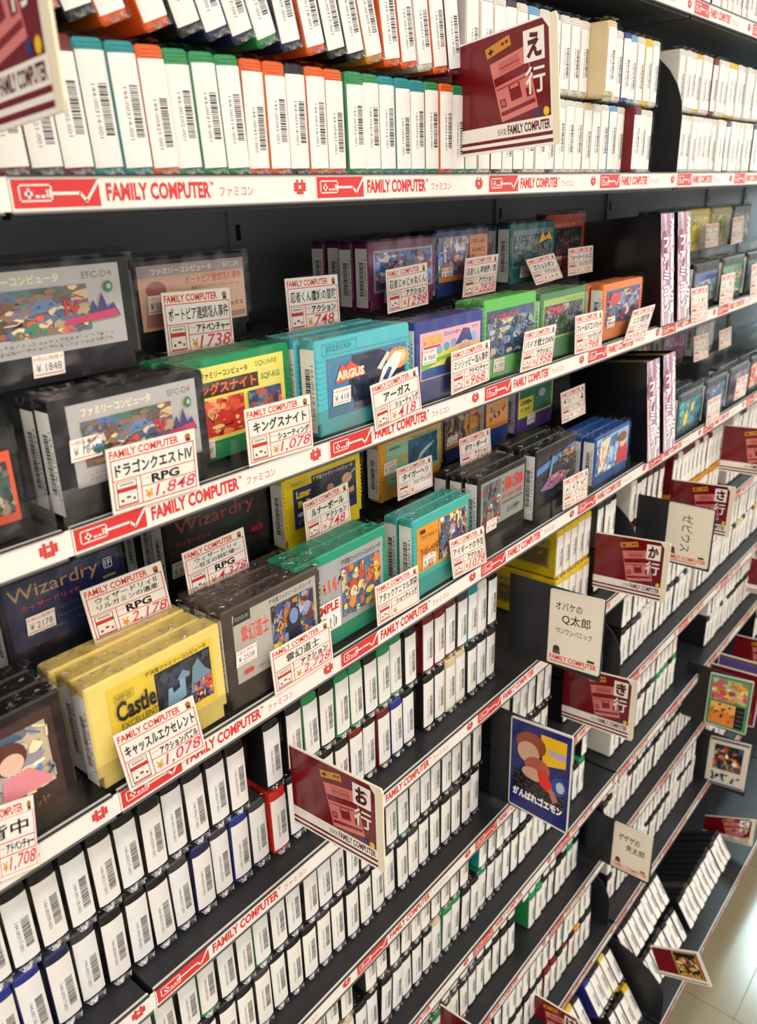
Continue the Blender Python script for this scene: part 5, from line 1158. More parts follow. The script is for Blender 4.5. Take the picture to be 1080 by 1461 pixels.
REST = [
(1.3075, 0.4417, 0.086, -0.009, 0.0, 'yellow'),
(1.372, 0.4416, 0.2073, -0.005, 0.0, 'white'),
(0.7313, 0.4609, -1.0453, -0.042, 0.0, 'black'),
(0.8187, 0.4615, -0.8733, 0.053, 0.0, 'dark grey'),
(0.8866, 0.4596, -0.7598, -0.006, 0.0, 'black'),
(0.9858, 0.458, -0.5689, 0.0, 0.0, 'yellow'),
(0.7935, 0.4604, -0.9455, 0.015, 0.0, 'black'),
(1.0296, 0.4615, -0.4967, -0.003, 0.0, 'dark grey'),
(1.15, 0.3773, -1.3921, 0.002, -0.559, 'black'),
(1.15, 0.3339, -1.4604, 0.005, -0.559, 'black'),
(1.3273, 0.443, 0.086, -0.013, 0.0, 'yellow'),
(0.7086, 0.4595, -1.1175, -0.011, 0.0, 'dark grey'),
(1.2883, 0.4411, 0.0125, -0.002, 0.0, 'white'),
(1.3921, 0.4412, 0.2073, 0.006, 0.0, 'white'),
(0.7525, 0.4602, -1.0453, 0.006, 0.0, 'black'),
(0.8404, 0.4611, -0.8733, 0.049, 0.0, 'turquoise'),
(1.1713, 0.3339, -1.4604, -0.002, -0.559, 'black'),
(1.1711, 0.3754, -1.3921, -0.0, -0.559, 'black'),
(0.8151, 0.459, -0.9455, -0.013, 0.0, 'black'),
(1.3079, 0.4436, 0.0125, 0.014, 0.0, 'white'),
(1.3471, 0.4415, 0.086, -0.011, 0.0, 'white'),
(1.0518, 0.4603, -0.4967, -0.0, 0.0, 'dark grey'),
(0.73, 0.4602, -1.1175, 0.001, 0.0, 'dark grey'),
(1.4131, 0.4434, 0.2073, 0.013, 0.0, 'white'),
(0.9592, 0.4614, -0.6876, -0.005, 0.0, 'black'),
(0.8618, 0.4619, -0.8733, 0.039, 0.0, 'black'),
(0.7748, 0.4621, -1.0453, -0.015, 0.0, 'black'),
(1.1923, 0.3342, -1.4604, -0.004, -0.559, 'black'),
(1.192, 0.3752, -1.3921, 0.006, -0.559, 'black'),
(1.03, 0.4598, -0.5689, -0.006, 0.0, 'black'),
(0.8361, 0.458, -0.9455, -0.006, 0.0, 'black'),
(1.3283, 0.4432, 0.0125, -0.013, 0.0, 'dark grey'),
(1.3669, 0.4437, 0.086, -0.013, 0.0, 'white'),
(1.073, 0.4618, -0.4967, -0.01, 0.0, 'black'),
(0.7518, 0.4601, -1.1175, -0.034, 0.0, 'black'),
(1.214, 0.3759, -1.3921, -0.008, -0.559, 'black'),
(1.433, 0.4434, 0.2073, 0.004, 0.0, 'white'),
(0.6993, 0.4363, -1.2053, -0.047, 0.0, 'black'),
(1.214, 0.3337, -1.4604, 0.003, -0.559, 'black'),
(0.8838, 0.4627, -0.8733, 0.028, 0.0, 'black'),
(0.9813, 0.4607, -0.6876, 0.006, 0.0, 'dark grey'),
(0.7963, 0.4614, -1.0453, 0.001, 0.0, 'black'),
(1.0521, 0.4609, -0.5689, -0.004, 0.0, 'black'),
(1.2361, 0.375, -1.3921, -0.008, -0.559, 'black'),
(0.8582, 0.4593, -0.9455, -0.015, 0.0, 'black'),
(1.3491, 0.4426, 0.0125, -0.006, 0.0, 'white'),
(1.3873, 0.441, 0.086, -0.005, 0.0, 'white'),
(0.955, 0.4588, -0.7598, 0.014, 0.0, 'black'),
(1.2356, 0.3338, -1.4604, 0.008, -0.559, 'black'),
(0.7737, 0.4604, -1.1175, 0.011, 0.0, 'black'),
(0.7213, 0.4369, -1.2053, -0.059, 0.0, 'black'),
(0.8176, 0.4606, -1.0453, -0.038, 0.0, 'black'),
(1.0023, 0.4607, -0.6876, 0.014, 0.0, 'black'),
(0.9058, 0.4611, -0.8733, 0.051, 0.0, 'black'),
(1.2573, 0.3343, -1.4604, -0.001, -0.559, 'dark grey'),
(1.2581, 0.3774, -1.3921, -0.004, -0.559, 'black'),
(1.0731, 0.4584, -0.5689, 0.006, 0.0, 'green'),
(1.4074, 0.4429, 0.086, 0.007, 0.0, 'white'),
(0.9768, 0.46, -0.7598, -0.011, 0.0, 'black'),
(1.3699, 0.4436, 0.0125, 0.013, 0.0, 'white'),
(0.8796, 0.4598, -0.9455, 0.019, 0.0, 'cream'),
(0.7947, 0.4586, -1.1175, -0.005, 0.0, 'black'),
(0.7432, 0.4346, -1.2053, -0.024, 0.0, 'black'),
(0.9268, 0.4613, -0.8733, 0.012, 0.0, 'dark grey'),
(1.024, 0.461, -0.6876, 0.008, 0.0, 'black'),
(1.2784, 0.3322, -1.4604, -0.004, -0.559, 'black'),
(1.2794, 0.3776, -1.3921, 0.006, -0.559, 'black'),
(0.9009, 0.4607, -0.9455, -0.019, 0.0, 'dark grey'),
(1.4276, 0.4414, 0.086, -0.006, 0.0, 'white'),
(1.3907, 0.4437, 0.0125, 0.005, 0.0, 'white'),
(0.9986, 0.46, -0.7598, -0.014, 0.0, 'black'),
(0.8159, 0.4581, -1.1175, -0.026, 0.0, 'black'),
(1.2999, 0.3348, -1.4604, -0.0, -0.559, 'black'),
(0.8605, 0.4607, -1.0453, -0.025, 0.0, 'black'),
(1.0457, 0.4613, -0.6876, 0.006, 0.0, 'black'),
(0.7651, 0.4341, -1.2053, -0.001, 0.0, 'black'),
(1.1461, 0.4619, -0.4967, 0.004, 0.0, 'white'),
(1.3008, 0.3773, -1.3921, 0.007, -0.559, 'black'),
(0.9489, 0.4611, -0.8733, 0.055, 0.0, 'black'),
(1.4473, 0.4437, 0.086, -0.011, 0.0, 'white'),
(1.4115, 0.4427, 0.0125, -0.014, 0.0, 'white'),
(1.0199, 0.4607, -0.7598, 0.004, 0.0, 'black'),
(0.9221, 0.4584, -0.9455, 0.023, 0.0, 'green'),
(1.3217, 0.333, -1.4604, 0.001, -0.559, 'black'),
(1.3222, 0.3774, -1.3921, 0.006, -0.559, 'black'),
(0.9698, 0.4625, -0.8733, -0.016, 0.0, 'black'),
(0.7871, 0.4344, -1.2053, -0.061, 0.0, 'black'),
(0.8819, 0.4606, -1.0453, -0.008, 0.0, 'black'),
(1.1674, 0.4622, -0.4967, 0.011, 0.0, 'black'),
(1.4679, 0.4424, 0.086, 0.005, 0.0, 'yellow'),
(1.4314, 0.443, 0.0125, 0.001, 0.0, 'white'),
(1.0411, 0.4597, -0.7598, -0.005, 0.0, 'dark grey'),
(0.9432, 0.4581, -0.9455, 0.012, 0.0, 'green'),
(1.145, 0.4586, -0.5689, -0.013, 0.0, 'dark red'),
(0.7681, 0.4332, -1.2775, -0.039, 0.0, 'mustard'),
(0.9042, 0.4629, -1.0453, -0.037, 0.0, 'black'),
(0.9908, 0.4614, -0.8733, 0.014, 0.0, 'dark grey'),
(0.8085, 0.4351, -1.2053, -0.043, 0.0, 'turquoise'),
(1.1889, 0.463, -0.4967, -0.012, 0.0, 'black'),
(1.362, 0.3322, -1.4604, -0.002, -0.559, 'black'),
(1.4876, 0.442, 0.086, 0.002, 0.0, 'dark red'),
(1.451, 0.4413, 0.0125, -0.01, 0.0, 'dark grey'),
(1.0626, 0.4586, -0.7598, -0.013, 0.0, 'dark grey'),
(0.9645, 0.4592, -0.9455, 0.038, 0.0, 'black'),
(1.3835, 0.333, -1.4604, -0.005, -0.559, 'black'),
(0.8806, 0.4589, -1.1175, -0.023, 0.0, 'green'),
(1.1672, 0.4602, -0.5689, 0.009, 0.0, 'black'),
(0.7898, 0.4324, -1.2775, -0.032, 0.0, 'black'),
(1.2103, 0.4619, -0.4967, -0.011, 0.0, 'dark red'),
(0.9261, 0.4602, -1.0453, -0.034, 0.0, 'black'),
(0.8303, 0.4368, -1.2053, -0.001, 0.0, 'black'),
(1.4718, 0.4417, 0.0125, -0.011, 0.0, 'white'),
(0.9856, 0.4604, -0.9455, 0.057, 0.0, 'cream'),
(1.4051, 0.3343, -1.4604, -0.0, -0.559, 'dark grey'),
(0.9021, 0.4588, -1.1175, -0.002, 0.0, 'green'),
(1.1887, 0.4584, -0.5689, 0.011, 0.0, 'white'),
(0.8117, 0.4337, -1.2775, -0.061, 0.0, 'black'),
(0.8516, 0.4351, -1.2053, -0.069, 0.0, 'black'),
(1.0348, 0.4606, -0.8733, 0.024, 0.0, 'black'),
(1.2317, 0.4617, -0.4967, 0.011, 0.0, 'black'),
(0.948, 0.4603, -1.0453, 0.006, 0.0, 'dark grey'),
(1.4916, 0.4438, 0.0125, 0.009, 0.0, 'white'),
(1.4259, 0.3327, -1.4604, -0.001, -0.559, 'black'),
(1.0074, 0.4594, -0.9455, -0.002, 0.0, 'black'),
(0.9233, 0.4609, -1.1175, -0.022, 0.0, 'black'),
(1.2099, 0.4589, -0.5689, 0.001, 0.0, 'black'),
(0.8731, 0.4362, -1.2053, -0.034, 0.0, 'black'),
(0.8331, 0.4333, -1.2775, -0.012, 0.0, 'black'),
(1.1536, 0.4606, -0.6876, 0.006, 0.0, 'dark grey'),
(1.447, 0.3339, -1.4604, -0.0, -0.559, 'black'),
(1.2535, 0.4602, -0.4967, 0.001, 0.0, 'dark red'),
(1.5119, 0.4422, 0.0125, 0.007, 0.0, 'white'),
(1.0289, 0.4592, -0.9455, -0.025, 0.0, 'green'),
(0.9451, 0.4607, -1.1175, 0.003, 0.0, 'dark grey'),
(1.4687, 0.3337, -1.4604, -0.004, -0.559, 'black'),
(1.232, 0.4583, -0.5689, -0.013, 0.0, 'dark grey'),
(0.8548, 0.4336, -1.2775, -0.051, 0.0, 'black'),
(0.9905, 0.4621, -1.0453, -0.021, 0.0, 'black'),
(1.1754, 0.4622, -0.6876, 0.001, 0.0, 'white'),
(0.8951, 0.4366, -1.2053, -0.043, 0.0, 'black'),
(1.4906, 0.3341, -1.4604, 0.003, -0.559, 'black'),
(1.15, 0.4581, -0.7598, 0.004, 0.0, 'black'),
(0.9669, 0.4591, -1.1175, 0.012, 0.0, 'black'),
(1.2534, 0.461, -0.5689, -0.001, 0.0, 'black'),
(1.0118, 0.4619, -1.0453, -0.036, 0.0, 'black'),
(0.8758, 0.4342, -1.2775, -0.042, 0.0, 'black'),
(1.1975, 0.4607, -0.6876, 0.011, 0.0, 'black'),
(1.5122, 0.3332, -1.4604, -0.008, -0.559, 'black'),
(0.9174, 0.4365, -1.2053, -0.011, 0.0, 'black'),
(1.171, 0.4593, -0.7598, -0.004, 0.0, 'black'),
(0.9884, 0.4603, -1.1175, -0.025, 0.0, 'black'),
(1.31, 0.4591, -0.4967, 0.001, 0.0, 'dark red'),
(1.0339, 0.4618, -1.0453, -0.037, 0.0, 'black'),
(1.5336, 0.3346, -1.4604, -0.005, -0.559, 'black'),
(1.2198, 0.4617, -0.6876, 0.012, 0.0, 'black'),
(0.8971, 0.4321, -1.2775, -0.012, 0.0, 'dark red'),
(0.9395, 0.4357, -1.2053, -0.011, 0.0, 'black'),
(1.1922, 0.4583, -0.7598, 0.007, 0.0, 'dark grey'),
(1.3305, 0.4589, -0.4967, -0.002, 0.0, 'white'),
(1.0102, 0.4608, -1.1175, 0.001, 0.0, 'green'),
(1.5557, 0.3323, -1.4604, 0.001, -0.559, 'black'),
(1.2413, 0.4629, -0.6876, 0.009, 0.0, 'black'),
(0.9193, 0.4327, -1.2775, -0.012, 0.0, 'dark red'),
(1.149, 0.4607, -0.8733, 0.006, 0.0, 'cream'),
(0.9616, 0.4342, -1.2053, -0.001, 0.0, 'turquoise'),
(1.31, 0.4553, -0.5689, -0.007, 0.0, 'mustard'),
(1.3503, 0.4584, -0.4967, -0.013, 0.0, 'dark red'),
(1.214, 0.4587, -0.7598, -0.012, 0.0, 'dark grey'),
(1.5778, 0.334, -1.4604, -0.002, -0.559, 'black'),
(1.0323, 0.4609, -1.1175, -0.033, 0.0, 'black'),
(1.263, 0.4619, -0.6876, -0.01, 0.0, 'black'),
(0.9406, 0.4323, -1.2775, -0.006, 0.0, 'black'),
(1.1701, 0.4624, -0.8733, -0.007, 0.0, 'mustard'),
(0.9832, 0.4357, -1.2053, -0.035, 0.0, 'turquoise'),
(1.5989, 0.3337, -1.4604, -0.002, -0.559, 'black'),
(1.3309, 0.4562, -0.5689, -0.004, 0.0, 'mustard'),
(1.3703, 0.4591, -0.4967, -0.008, 0.0, 'dark red'),
(1.235, 0.4591, -0.7598, -0.002, 0.0, 'white'),
(0.9619, 0.4335, -1.2775, -0.066, 0.0, 'dark red'),
(1.2841, 0.4605, -0.6876, 0.014, 0.0, 'dark grey'),
(1.15, 0.4591, -0.9455, 0.003, 0.0, 'white'),
(1.1911, 0.4611, -0.8733, -0.008, 0.0, 'white'),
(1.0049, 0.4358, -1.2053, -0.058, 0.0, 'green'),
(1.3914, 0.46, -0.4967, -0.0, 0.0, 'dark red'),
(1.3515, 0.4556, -0.5689, -0.006, 0.0, 'cream'),
(1.2571, 0.4608, -0.7598, 0.005, 0.0, 'white'),
(1.3053, 0.462, -0.6876, 0.002, 0.0, 'dark grey'),
(1.1715, 0.4604, -0.9455, 0.004, 0.0, 'dark grey'),
(0.9839, 0.4333, -1.2775, -0.005, 0.0, 'black'),
(1.2132, 0.4616, -0.8733, -0.013, 0.0, 'black'),
(1.0259, 0.4353, -1.2053, -0.057, 0.0, 'green'),
(1.3714, 0.4569, -0.5689, -0.004, 0.0, 'cream'),
(1.4113, 0.4596, -0.4967, -0.01, 0.0, 'white'),
(1.2794, 0.4609, -0.7598, -0.003, 0.0, 'white'),
(1.3264, 0.46, -0.6876, 0.002, 0.0, 'dark grey'),
(1.0049, 0.4322, -1.2775, -0.035, 0.0, 'mustard'),
(1.1937, 0.4586, -0.9455, 0.012, 0.0, 'black'),
(1.2352, 0.4622, -0.8733, 0.002, 0.0, 'cream'),
(1.0478, 0.4363, -1.2053, -0.059, 0.0, 'green'),
(1.1467, 0.4625, -1.0453, -0.005, 0.0, 'black'),
(1.4311, 0.4596, -0.4967, -0.001, 0.0, 'dark red'),
(1.3923, 0.4556, -0.5689, -0.012, 0.0, 'mustard'),
(1.3007, 0.4591, -0.7598, 0.007, 0.0, 'black'),
(1.3485, 0.4613, -0.6876, -0.011, 0.0, 'dark grey'),
(1.2148, 0.4608, -0.9455, -0.007, 0.0, 'dark grey'),
(1.026, 0.4324, -1.2775, -0.001, 0.0, 'black'),
(1.1682, 0.4622, -1.0453, -0.009, 0.0, 'black'),
(1.2568, 0.4618, -0.8733, 0.014, 0.0, 'white'),
(1.451, 0.4581, -0.4967, -0.013, 0.0, 'white'),
(1.4132, 0.4565, -0.5689, 0.01, 0.0, 'mustard'),
(1.3225, 0.4586, -0.7598, 0.002, 0.0, 'dark grey'),
(1.145, 0.4581, -1.1175, -0.009, 0.0, 'dark grey'),
(1.3698, 0.4611, -0.6876, 0.011, 0.0, 'dark grey'),
(1.2361, 0.4595, -0.9455, -0.001, 0.0, 'black'),
(1.0474, 0.4323, -1.2775, -0.033, 0.0, 'black'),
(1.2785, 0.4612, -0.8733, 0.003, 0.0, 'white'),
(1.4719, 0.4573, -0.4967, 0.007, 0.0, 'dark red'),
(1.1897, 0.4612, -1.0453, 0.008, 0.0, 'white'),
(1.434, 0.4554, -0.5689, 0.012, 0.0, 'mustard'),
(1.3448, 0.4596, -0.7598, 0.009, 0.0, 'dark grey'),
(1.1668, 0.4595, -1.1175, -0.013, 0.0, 'black'),
(1.2576, 0.4594, -0.9455, -0.007, 0.0, 'dark grey'),
(1.3919, 0.4606, -0.6876, 0.005, 0.0, 'dark grey'),
(1.4924, 0.459, -0.4967, -0.006, 0.0, 'white'),
(1.2998, 0.4628, -0.8733, 0.011, 0.0, 'cream'),
(1.4549, 0.4573, -0.5689, -0.005, 0.0, 'mustard'),
(1.2119, 0.4602, -1.0453, -0.004, 0.0, 'dark grey'),
(1.3669, 0.4605, -0.7598, 0.009, 0.0, 'dark grey'),
(1.1881, 0.461, -1.1175, -0.001, 0.0, 'white'),
(1.2786, 0.461, -0.9455, 0.007, 0.0, 'black'),
(1.4139, 0.4616, -0.6876, 0.01, 0.0, 'black'),
(1.5135, 0.4592, -0.4967, -0.006, 0.0, 'white'),
(1.4751, 0.4575, -0.5689, -0.012, 0.0, 'mustard'),
(1.3208, 0.4612, -0.8733, -0.008, 0.0, 'white'),
(1.2333, 0.4616, -1.0453, 0.011, 0.0, 'black'),
(1.3889, 0.4586, -0.7598, 0.004, 0.0, 'black'),
(1.1451, 0.4406, -1.2053, -0.003, 0.0, 'white'),
(1.2094, 0.4593, -1.1175, 0.011, 0.0, 'white'),
(1.4356, 0.4619, -0.6876, -0.007, 0.0, 'white'),
(1.5338, 0.4593, -0.4967, -0.002, 0.0, 'white'),
(1.3005, 0.4592, -0.9455, 0.013, 0.0, 'black'),
(1.4954, 0.4559, -0.5689, -0.004, 0.0, 'mustard'),
(1.3422, 0.46, -0.8733, 0.006, 0.0, 'black'),
(1.2545, 0.4613, -1.0453, -0.009, 0.0, 'black'),
(1.411, 0.4591, -0.7598, 0.008, 0.0, 'white'),
(1.1669, 0.4384, -1.2053, 0.009, 0.0, 'black'),
(1.2315, 0.4592, -1.1175, -0.001, 0.0, 'white'),
(1.3226, 0.4603, -0.9455, 0.012, 0.0, 'dark grey'),
(1.516, 0.4553, -0.5689, -0.008, 0.0, 'mustard'),
(1.4577, 0.4602, -0.6876, 0.002, 0.0, 'black'),
(1.2756, 0.4615, -1.0453, -0.014, 0.0, 'black'),
(1.3642, 0.4603, -0.8733, 0.001, 0.0, 'cream'),
(1.145, 0.4375, -1.2775, 0.004, 0.0, 'black'),
(1.4323, 0.46, -0.7598, -0.003, 0.0, 'black'),
(1.1885, 0.4395, -1.2053, 0.007, 0.0, 'black'),
(1.536, 0.4564, -0.5689, -0.008, 0.0, 'mustard'),
(1.2537, 0.4595, -1.1175, -0.012, 0.0, 'black'),
(1.344, 0.4584, -0.9455, 0.003, 0.0, 'green'),
(1.3854, 0.4617, -0.8733, -0.004, 0.0, 'cream'),
(1.2975, 0.4601, -1.0453, 0.007, 0.0, 'black'),
(1.1668, 0.4389, -1.2775, -0.014, 0.0, 'white'),
(1.4543, 0.459, -0.7598, -0.012, 0.0, 'white'),
(1.2101, 0.4387, -1.2053, 0.005, 0.0, 'white'),
(1.3654, 0.46, -0.9455, 0.002, 0.0, 'green'),
(1.2755, 0.4585, -1.1175, -0.001, 0.0, 'black'),
(1.4072, 0.4618, -0.8733, 0.013, 0.0, 'cream'),
(1.5045, 0.4621, -0.6876, -0.003, 0.0, 'white'),
(1.3195, 0.4617, -1.0453, -0.008, 0.0, 'white'),
(1.1889, 0.4369, -1.2775, -0.007, 0.0, 'black'),
(1.2314, 0.4388, -1.2053, -0.013, 0.0, 'black'),
(1.3872, 0.4606, -0.9455, -0.001, 0.0, 'green'),
(1.2972, 0.4591, -1.1175, -0.002, 0.0, 'black'),
(1.6203, 0.4608, -0.4967, 0.011, 0.0, 'white'),
(1.4294, 0.4616, -0.8733, -0.0, 0.0, 'mustard'),
(1.5259, 0.4611, -0.6876, 0.004, 0.0, 'black'),
(1.3408, 0.4604, -1.0453, 0.005, 0.0, 'black'),
(1.2099, 0.4374, -1.2775, 0.006, 0.0, 'black'),
(1.5, 0.4604, -0.7598, -0.008, 0.0, 'white'),
(1.2526, 0.4387, -1.2053, 0.01, 0.0, 'black'),
(1.6413, 0.4619, -0.4967, -0.008, 0.0, 'white'),
(1.3181, 0.4601, -1.1175, -0.003, 0.0, 'black'),
(1.4083, 0.4599, -0.9455, 0.004, 0.0, 'black'),
(1.3618, 0.4624, -1.0453, -0.009, 0.0, 'black'),
(1.5473, 0.4616, -0.6876, 0.004, 0.0, 'white'),
(1.2319, 0.4361, -1.2775, -0.003, 0.0, 'white'),
(1.62, 0.4601, -0.5689, 0.002, 0.0, 'white'),
(1.5216, 0.4592, -0.7598, 0.0, 0.0, 'black'),
(1.2746, 0.4386, -1.2053, -0.006, 0.0, 'black'),
(1.6629, 0.4625, -0.4967, 0.006, 0.0, 'black'),
(1.3398, 0.4599, -1.1175, -0.011, 0.0, 'black'),
(1.4296, 0.4606, -0.9455, -0.005, 0.0, 'green'),
(1.3827, 0.4621, -1.0453, -0.013, 0.0, 'black'),
(1.5687, 0.4618, -0.6876, -0.0, 0.0, 'cream'),
(1.6419, 0.4585, -0.5689, 0.012, 0.0, 'white'),
(1.2957, 0.4394, -1.2053, 0.009, 0.0, 'white'),
(1.5438, 0.4586, -0.7598, 0.008, 0.0, 'black'),
(1.6841, 0.4617, -0.4967, 0.013, 0.0, 'black'),
(1.3615, 0.4606, -1.1175, 0.005, 0.0, 'black'),
(1.591, 0.4629, -0.6876, 0.003, 0.0, 'cream'),
(1.4041, 0.4603, -1.0453, 0.01, 0.0, 'black'),
(1.275, 0.4385, -1.2775, -0.004, 0.0, 'white'),
(1.663, 0.4586, -0.5689, -0.003, 0.0, 'black'),
(1.3172, 0.4399, -1.2053, -0.01, 0.0, 'black'),
(1.7053, 0.4629, -0.4967, 0.007, 0.0, 'white'),
(1.5658, 0.4583, -0.7598, -0.012, 0.0, 'white'),
(1.4253, 0.4629, -1.0453, -0.001, 0.0, 'black'),
(1.3833, 0.4582, -1.1175, 0.012, 0.0, 'black'),
(1.6126, 0.4607, -0.6876, -0.008, 0.0, 'cream'),
(1.6841, 0.4594, -0.5689, -0.008, 0.0, 'white'),
(1.2965, 0.4363, -1.2775, 0.01, 0.0, 'white'),
(1.3389, 0.4404, -1.2053, -0.005, 0.0, 'black'),
(1.5876, 0.4585, -0.7598, -0.009, 0.0, 'white'),
(1.7268, 0.4604, -0.4967, -0.005, 0.0, 'white'),
(1.4051, 0.4599, -1.1175, 0.01, 0.0, 'black'),
(1.4472, 0.4613, -1.0453, 0.01, 0.0, 'dark grey'),
(1.6341, 0.4619, -0.6876, -0.006, 0.0, 'white'),
(1.3184, 0.438, -1.2775, -0.006, 0.0, 'black'),
(1.7052, 0.4584, -0.5689, -0.003, 0.0, 'black'),
(1.6086, 0.46, -0.7598, -0.01, 0.0, 'white'),
(1.3607, 0.4402, -1.2053, -0.009, 0.0, 'black'),
(1.7481, 0.4602, -0.4967, 0.005, 0.0, 'white'),
(1.4267, 0.4608, -1.1175, 0.006, 0.0, 'black'),
(1.6552, 0.462, -0.6876, 0.002, 0.0, 'white'),
(1.4691, 0.4606, -1.0453, -0.003, 0.0, 'white'),
(1.7266, 0.4588, -0.5689, -0.005, 0.0, 'black'),
(1.6304, 0.4607, -0.7598, -0.012, 0.0, 'white'),
(1.769, 0.4624, -0.4967, -0.003, 0.0, 'white'),
(1.3816, 0.4406, -1.2053, -0.005, 0.0, 'black'),
(1.3394, 0.4362, -1.2775, 0.011, 0.0, 'black'),
(1.4478, 0.4603, -1.1175, 0.006, 0.0, 'black'),
(1.4901, 0.4625, -1.0453, 0.009, 0.0, 'dark grey'),
(1.6763, 0.4611, -0.6876, 0.006, 0.0, 'cream'),
(1.7477, 0.4594, -0.5689, -0.002, 0.0, 'black'),
(1.3614, 0.4372, -1.2775, -0.005, 0.0, 'black'),
(1.7907, 0.4613, -0.4967, -0.009, 0.0, 'white'),
(1.6522, 0.4591, -0.7598, -0.012, 0.0, 'white'),
(1.4037, 0.4408, -1.2053, 0.003, 0.0, 'black'),
(1.469, 0.4594, -1.1175, 0.012, 0.0, 'dark grey'),
(1.5117, 0.4626, -1.0453, 0.007, 0.0, 'white'),
(1.6984, 0.4615, -0.6876, -0.006, 0.0, 'black'),
(1.7691, 0.4588, -0.5689, 0.008, 0.0, 'white'),
(1.8117, 0.4612, -0.4967, -0.014, 0.0, 'black'),
(1.6733, 0.4593, -0.7598, 0.008, 0.0, 'white'),
(1.425, 0.4406, -1.2053, -0.01, 0.0, 'black'),
(1.3835, 0.4364, -1.2775, -0.006, 0.0, 'black'),
(1.4913, 0.4599, -1.1175, 0.013, 0.0, 'black'),
(1.5331, 0.4614, -1.0453, -0.004, 0.0, 'black'),
(1.72, 0.4609, -0.6876, 0.006, 0.0, 'cream'),
(1.6244, 0.4614, -0.8733, 0.006, 0.0, 'white'),
(1.7909, 0.4588, -0.5689, -0.004, 0.0, 'black'),
(1.8333, 0.4629, -0.4967, -0.011, 0.0, 'white'),
(1.6955, 0.4605, -0.7598, 0.002, 0.0, 'white'),
(1.4051, 0.4381, -1.2775, 0.006, 0.0, 'black'),
(1.446, 0.4389, -1.2053, 0.012, 0.0, 'black'),
(1.5124, 0.4586, -1.1175, -0.011, 0.0, 'black'),
(1.5549, 0.4606, -1.0453, -0.008, 0.0, 'dark grey'),
(1.7418, 0.4603, -0.6876, 0.012, 0.0, 'black'),
(1.6467, 0.4602, -0.8733, -0.001, 0.0, 'black'),
(1.8131, 0.4601, -0.5689, 0.007, 0.0, 'white'),
(1.62, 0.4593, -0.9455, 0.001, 0.0, 'black'),
(1.7173, 0.4593, -0.7598, -0.013, 0.0, 'black'),
(1.4273, 0.4376, -1.2775, 0.013, 0.0, 'black'),
(1.4675, 0.4391, -1.2053, 0.001, 0.0, 'black'),
(1.5341, 0.4591, -1.1175, -0.0, 0.0, 'dark grey'),
(1.5758, 0.4617, -1.0453, 0.009, 0.0, 'black'),
(1.7635, 0.4614, -0.6876, -0.011, 0.0, 'white'),
(1.6688, 0.4604, -0.8733, -0.006, 0.0, 'black'),
(1.8354, 0.4583, -0.5689, 0.009, 0.0, 'white'),
(1.641, 0.4591, -0.9455, 0.014, 0.0, 'white'),
(1.4489, 0.4383, -1.2775, -0.006, 0.0, 'white'),
(1.7389, 0.4587, -0.7598, -0.003, 0.0, 'cream'),
(1.4893, 0.4409, -1.2053, 0.01, 0.0, 'white'),
(1.5551, 0.4581, -1.1175, -0.009, 0.0, 'dark grey'),
(1.7851, 0.4618, -0.6876, -0.0, 0.0, 'black'),
(1.6899, 0.4608, -0.8733, 0.005, 0.0, 'white'),
(1.8565, 0.4588, -0.5689, 0.0, 0.0, 'black'),
(1.6631, 0.4583, -0.9455, -0.001, 0.0, 'white'),
(1.471, 0.4377, -1.2775, -0.006, 0.0, 'white'),
(1.7606, 0.4585, -0.7598, 0.005, 0.0, 'cream'),
(1.5105, 0.4397, -1.2053, 0.006, 0.0, 'white'),
(1.5772, 0.4585, -1.1175, -0.002, 0.0, 'black'),
(1.7112, 0.4619, -0.8733, -0.006, 0.0, 'black'),
(1.8068, 0.4606, -0.6876, -0.002, 0.0, 'black'),
(1.6847, 0.4605, -0.9455, 0.009, 0.0, 'white'),
(1.7819, 0.4604, -0.7598, 0.011, 0.0, 'black'),
(1.492, 0.439, -1.2775, -0.007, 0.0, 'black'),
(1.5319, 0.4386, -1.2053, 0.002, 0.0, 'black'),
(1.8287, 0.4609, -0.6876, 0.008, 0.0, 'black'),
(1.7334, 0.4605, -0.8733, 0.0, 0.0, 'white'),
(1.7066, 0.4606, -0.9455, -0.013, 0.0, 'black'),
(1.8028, 0.4605, -0.7598, 0.001, 0.0, 'white'),
(1.5534, 0.4397, -1.2053, 0.008, 0.0, 'black'),
(1.514, 0.4377, -1.2775, 0.005, 0.0, 'black'),
(1.8498, 0.4622, -0.6876, -0.013, 0.0, 'black'),
(1.755, 0.4606, -0.8733, 0.0, 0.0, 'white'),
(1.7279, 0.4591, -0.9455, 0.004, 0.0, 'white'),
(1.8239, 0.4581, -0.7598, 0.013, 0.0, 'white'),
(1.5353, 0.4388, -1.2775, 0.008, 0.0, 'black'),
(1.5752, 0.4391, -1.2053, -0.001, 0.0, 'black'),
(1.8714, 0.4611, -0.6876, 0.012, 0.0, 'black'),
(1.7769, 0.4602, -0.8733, 0.014, 0.0, 'white'),
(1.8452, 0.4607, -0.7598, -0.005, 0.0, 'black'),
(1.7498, 0.4596, -0.9455, 0.006, 0.0, 'black'),
(1.5566, 0.4382, -1.2775, 0.012, 0.0, 'black'),
(1.7989, 0.4629, -0.8733, -0.008, 0.0, 'white'),
(1.8665, 0.4583, -0.7598, 0.011, 0.0, 'cream'),
(1.7719, 0.4595, -0.9455, 0.013, 0.0, 'black'),
(1.578, 0.4372, -1.2775, 0.003, 0.0, 'white'),
(1.82, 0.4622, -0.8733, 0.0, 0.0, 'black'),
(1.9148, 0.4603, -0.6876, -0.009, 0.0, 'white'),
(1.8882, 0.4591, -0.7598, -0.013, 0.0, 'white'),
(1.794, 0.4592, -0.9455, 0.008, 0.0, 'black'),
(1.8422, 0.4613, -0.8733, -0.011, 0.0, 'black'),
